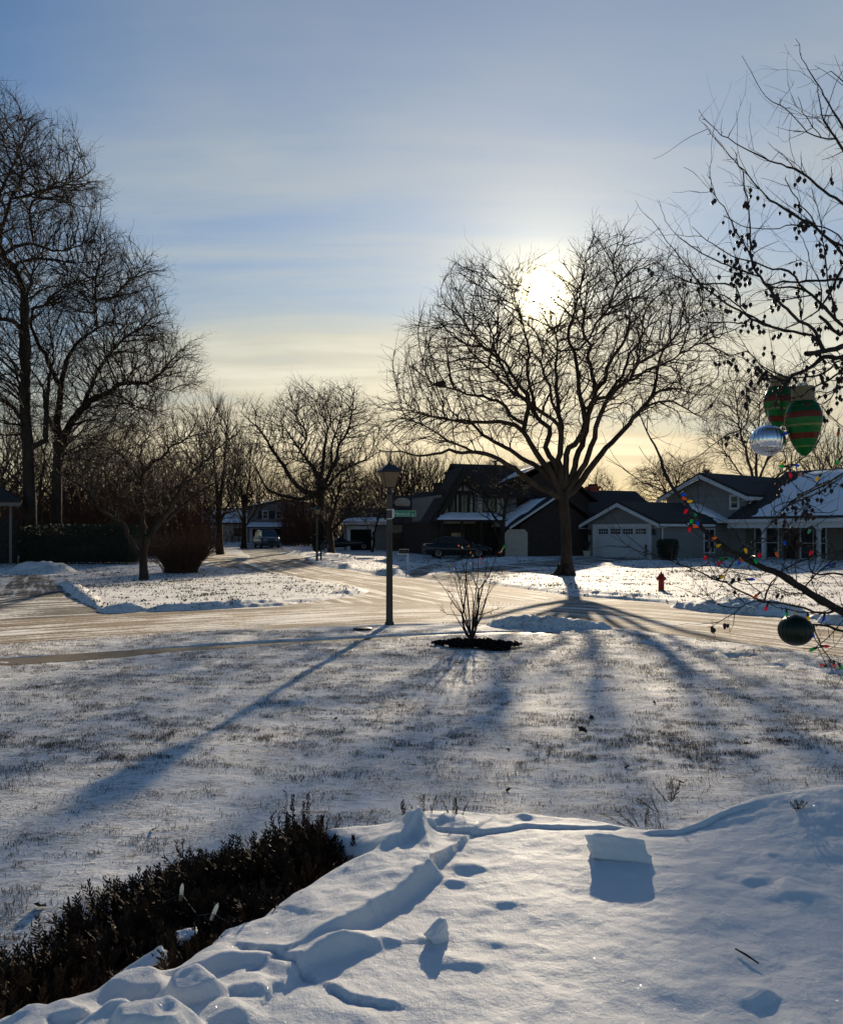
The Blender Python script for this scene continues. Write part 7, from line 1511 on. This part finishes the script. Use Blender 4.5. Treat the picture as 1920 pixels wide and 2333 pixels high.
def hang_things():
    sm = striped_bulb_material(); cap = translucent('tan_bauble_cap', (.34, .27, .15), .3, .4); hs = 1/FPX
    def bulb(X, Yt, Yb, wpx, D, label, tilt):
        k = D/FPX; top = W(X, Yt, D); H = (Yb-Yt)*k; s = H/.25; o = thing('bauble', top, label, 'ornament', 'baubles hung in the right-hand tree', 0); o.rotation_euler = (0, R(tilt), .4); rw = wpx*k/2
        prof = [(.001, -.25), (.012, -.246), (.030, -.228), (.048, -.195), (.064, -.150), (.075, -.105), (.0775, -.075), (.073, -.045), (.062, -.018), (.050, 0)]; f = rw/(.0775*s)
        b = MB().lathe([(r*f*s, z*s) for r, z in prof], 32); b.build('body', sm, o, True)
        c = MB(); pr = []
        for j in range(7): z = .004+j*.0085; pr += [(.046*f*s*1.0, z*s), (.049*f*s, (z+.004)*s)]
        c.lathe([(.046*f*s, -.004*s)]+pr+[(.044*f*s, .066*s)], 24); c.build('cap', cap, o)
        n = MB().lathe([(.018*s, .066*s), (.018*s, .082*s), (.006*s, .083*s)], 12); n.tube([(0, 0, .08*s), (.004, 0, .12*s), (0, 0, .16*s)], .0012, 4); n.build('hanger', M['steel'], o)
        return o
    bulb(1829, 914, 1039, 81, 3.66, 'front green bulb-shaped bauble with red and pale stripes', -2)
    bulb(1775, 883, 976, 66, 3.95, 'rear green striped bauble partly hidden by its front twin', 4)
    def ball(X, Y, rx, ry, D, mt, label, fl, nf):
        k = D/FPX; o = thing('bauble', W(X, Y, D), label, 'ornament', 'baubles hung in the right-hand tree'); R_ = rx*k; q = ry/rx
        b = MB().lathe([(max(.0005, R_*math.sin(t)), -R_*q*math.cos(t)) for t in np.linspace(0.02, 3.12, 26)], 5*nf, None, fl, nf); b.build('body', mt, o, True)
        c = MB().lathe([(.011, R_*q*.97), (.012, R_*q+.012), (.004, R_*q+.013)], 12); c.tube([(0, 0, R_*q+.01), (.003, 0, R_*q+.04), (0, 0, R_*q+.075)], .0011, 4); c.build('hanger', M['steel'], o); return o
    ball(1748, 1003, 38, 35.5, 3.7, mat('silver_bauble', (.78, .80, .84), .07, .5, 1.0), 'silver mirror-like ribbed ball bauble beside the striped ones', .02, 26)
    ball(1812, 1436, 37.5, 35.5, 3.72, mat('dark_green_bauble', (.0015, .010, .005), .35, .3, 0, noise=.2), 'dark green ribbed ball bauble low in the right-hand tree', .02, 24)
    # strings of coloured bulbs
    BC = {'b': ('blue', (.02, .22, .85)), 'o': ('orange', (.95, .30, .03)), 'y': ('yellow', (.95, .70, .04)), 'r': ('red', (.9, .03, .09)), 'g': ('green', (.02, .65, .22)), 'p': ('salmon', (.95, .25, .18)), 't': ('teal', (.20, .60, .45))}
    z = lambda a, b: (1500+a/4.133, 1100+b/4.133); y8 = lambda a, b: (1620+a/5.787, 840+b/5.787)
    A = [(*z(230,110),'b',90),(*z(238,147),'o',70),(*z(293,175),'y',100),(*z(256,268),'r',-30),(*z(345,300),'g',75),(*z(308,365),'g',-40),(*z(368,380),'b',15),(*z(293,437),'r',-15),(*z(345,410),'o',80),(*z(522,523),'o',110),(*z(560,592),'y',115),(*z(437,708),'r',-40),(*z(595,718),'g',-90),(*z(570,758),'r',-50),(*z(660,715),'g',85),(*z(758,755),'b',-15),(*z(775,728),'o',60),(*z(913,740),'g',20),(*z(948,680),'r',0),(*z(820,638),'y',20),(*z(597,885),'y',120),(*z(878,910),'b',90),(*z(915,1068),'o',-50),(*z(1012,1185),'r',-15),(*z(1207,1245),'g',-5),(*z(1408,1275),'y',15),(*z(1553,1280),'b',5),(*z(1453,1435),'b',25),(*z(1583,1540),'r',90),(*z(1440,1575),'g',-65),(*z(1535,1715),'p',-110),(*z(1657,1718),'p',30),(*z(1720,1740),'g',45)]
    Bs = [(*y8(975,855),'b',-70),(*y8(935,1250),'y',-65),(*y8(925,1285),'g',-95),(*y8(1130,1275),'b',80),(*y8(1045,1405),'r',0),(*y8(1165,1395),'o',-60),(*y8(1400,1450),'y',-40),(*y8(1660,1235),'g',-35),(*y8(1672,860),'o',-15)]
    Cs = [(*z(1113,675),'o',15),(*z(1185,565),'b',20),(*z(1420,455),'t',-20),(*z(1432,660),'r',-30),(*z(1615,775),'b',-70)]
    for nm, LS, D in (('long string of coloured bulbs wound down the lower limb of the right-hand tree', A, 3.64), ('string of coloured bulbs around the baubles in the right-hand tree', Bs, 3.62), ('short string of coloured bulbs against the dark porch at right', Cs, 3.8)):
        rng = np.random.default_rng(len(LS)); o = thing('light_string', W(LS[0][0], LS[0][1], D), nm, 'string lights', 'coloured light strings in the right-hand tree'); L0 = o.location; sock = []; proto = {}
        for X, Y, c, a in LS:
            if c not in proto: M['c9_'+c] = translucent('bulb_'+BC[c][0], BC[c][1], .72, .15)
            Mx = Matrix.Rotation(R(-a), 4, 'Y') @ Matrix.Rotation(rng.normal(0, .35), 4, 'X'); up = Mx @ Vector((0, 0, 1)); ctr = W(X, Y, D+rng.normal(0, .06))-L0; s = .70
            if c not in proto: e = MB().lathe([(.0055, .017), (.0085, .012), (.0098, .004), (.0085, -.006), (.005, -.015), (.0008, -.0215)], 10, None, .05, 10).build('bulb', M['c9_'+c], o, True); proto[c] = e
            else: e = proto[c].copy(); COL.objects.link(e); e.parent = o
            e.matrix_local = Matrix.Translation(ctr) @ Mx @ Matrix.Scale(s, 4)
            if 's' not in proto: k = MB().lathe([(.0062, .014), (.0075, .018), (.0075, .040), (.004, .043)], 8).build('socket', M['black'], e); proto['s'] = k
            else: k = proto['s'].copy(); COL.objects.link(k); k.parent = e
            sock.append(ctr+up*.042*s)
        w = MB()
        for p, q in zip(sock[:-1], sock[1:]):
            mid = (p+q)/2+Vector((rng.normal(0, .01), rng.normal(0, .02), -.10*(p-q).length)); w.tube([p, p.lerp(mid, .6), mid, q.lerp(mid, .6), q], .0022, 5)
        w.build('cord', M['black'], o)
hang_things()
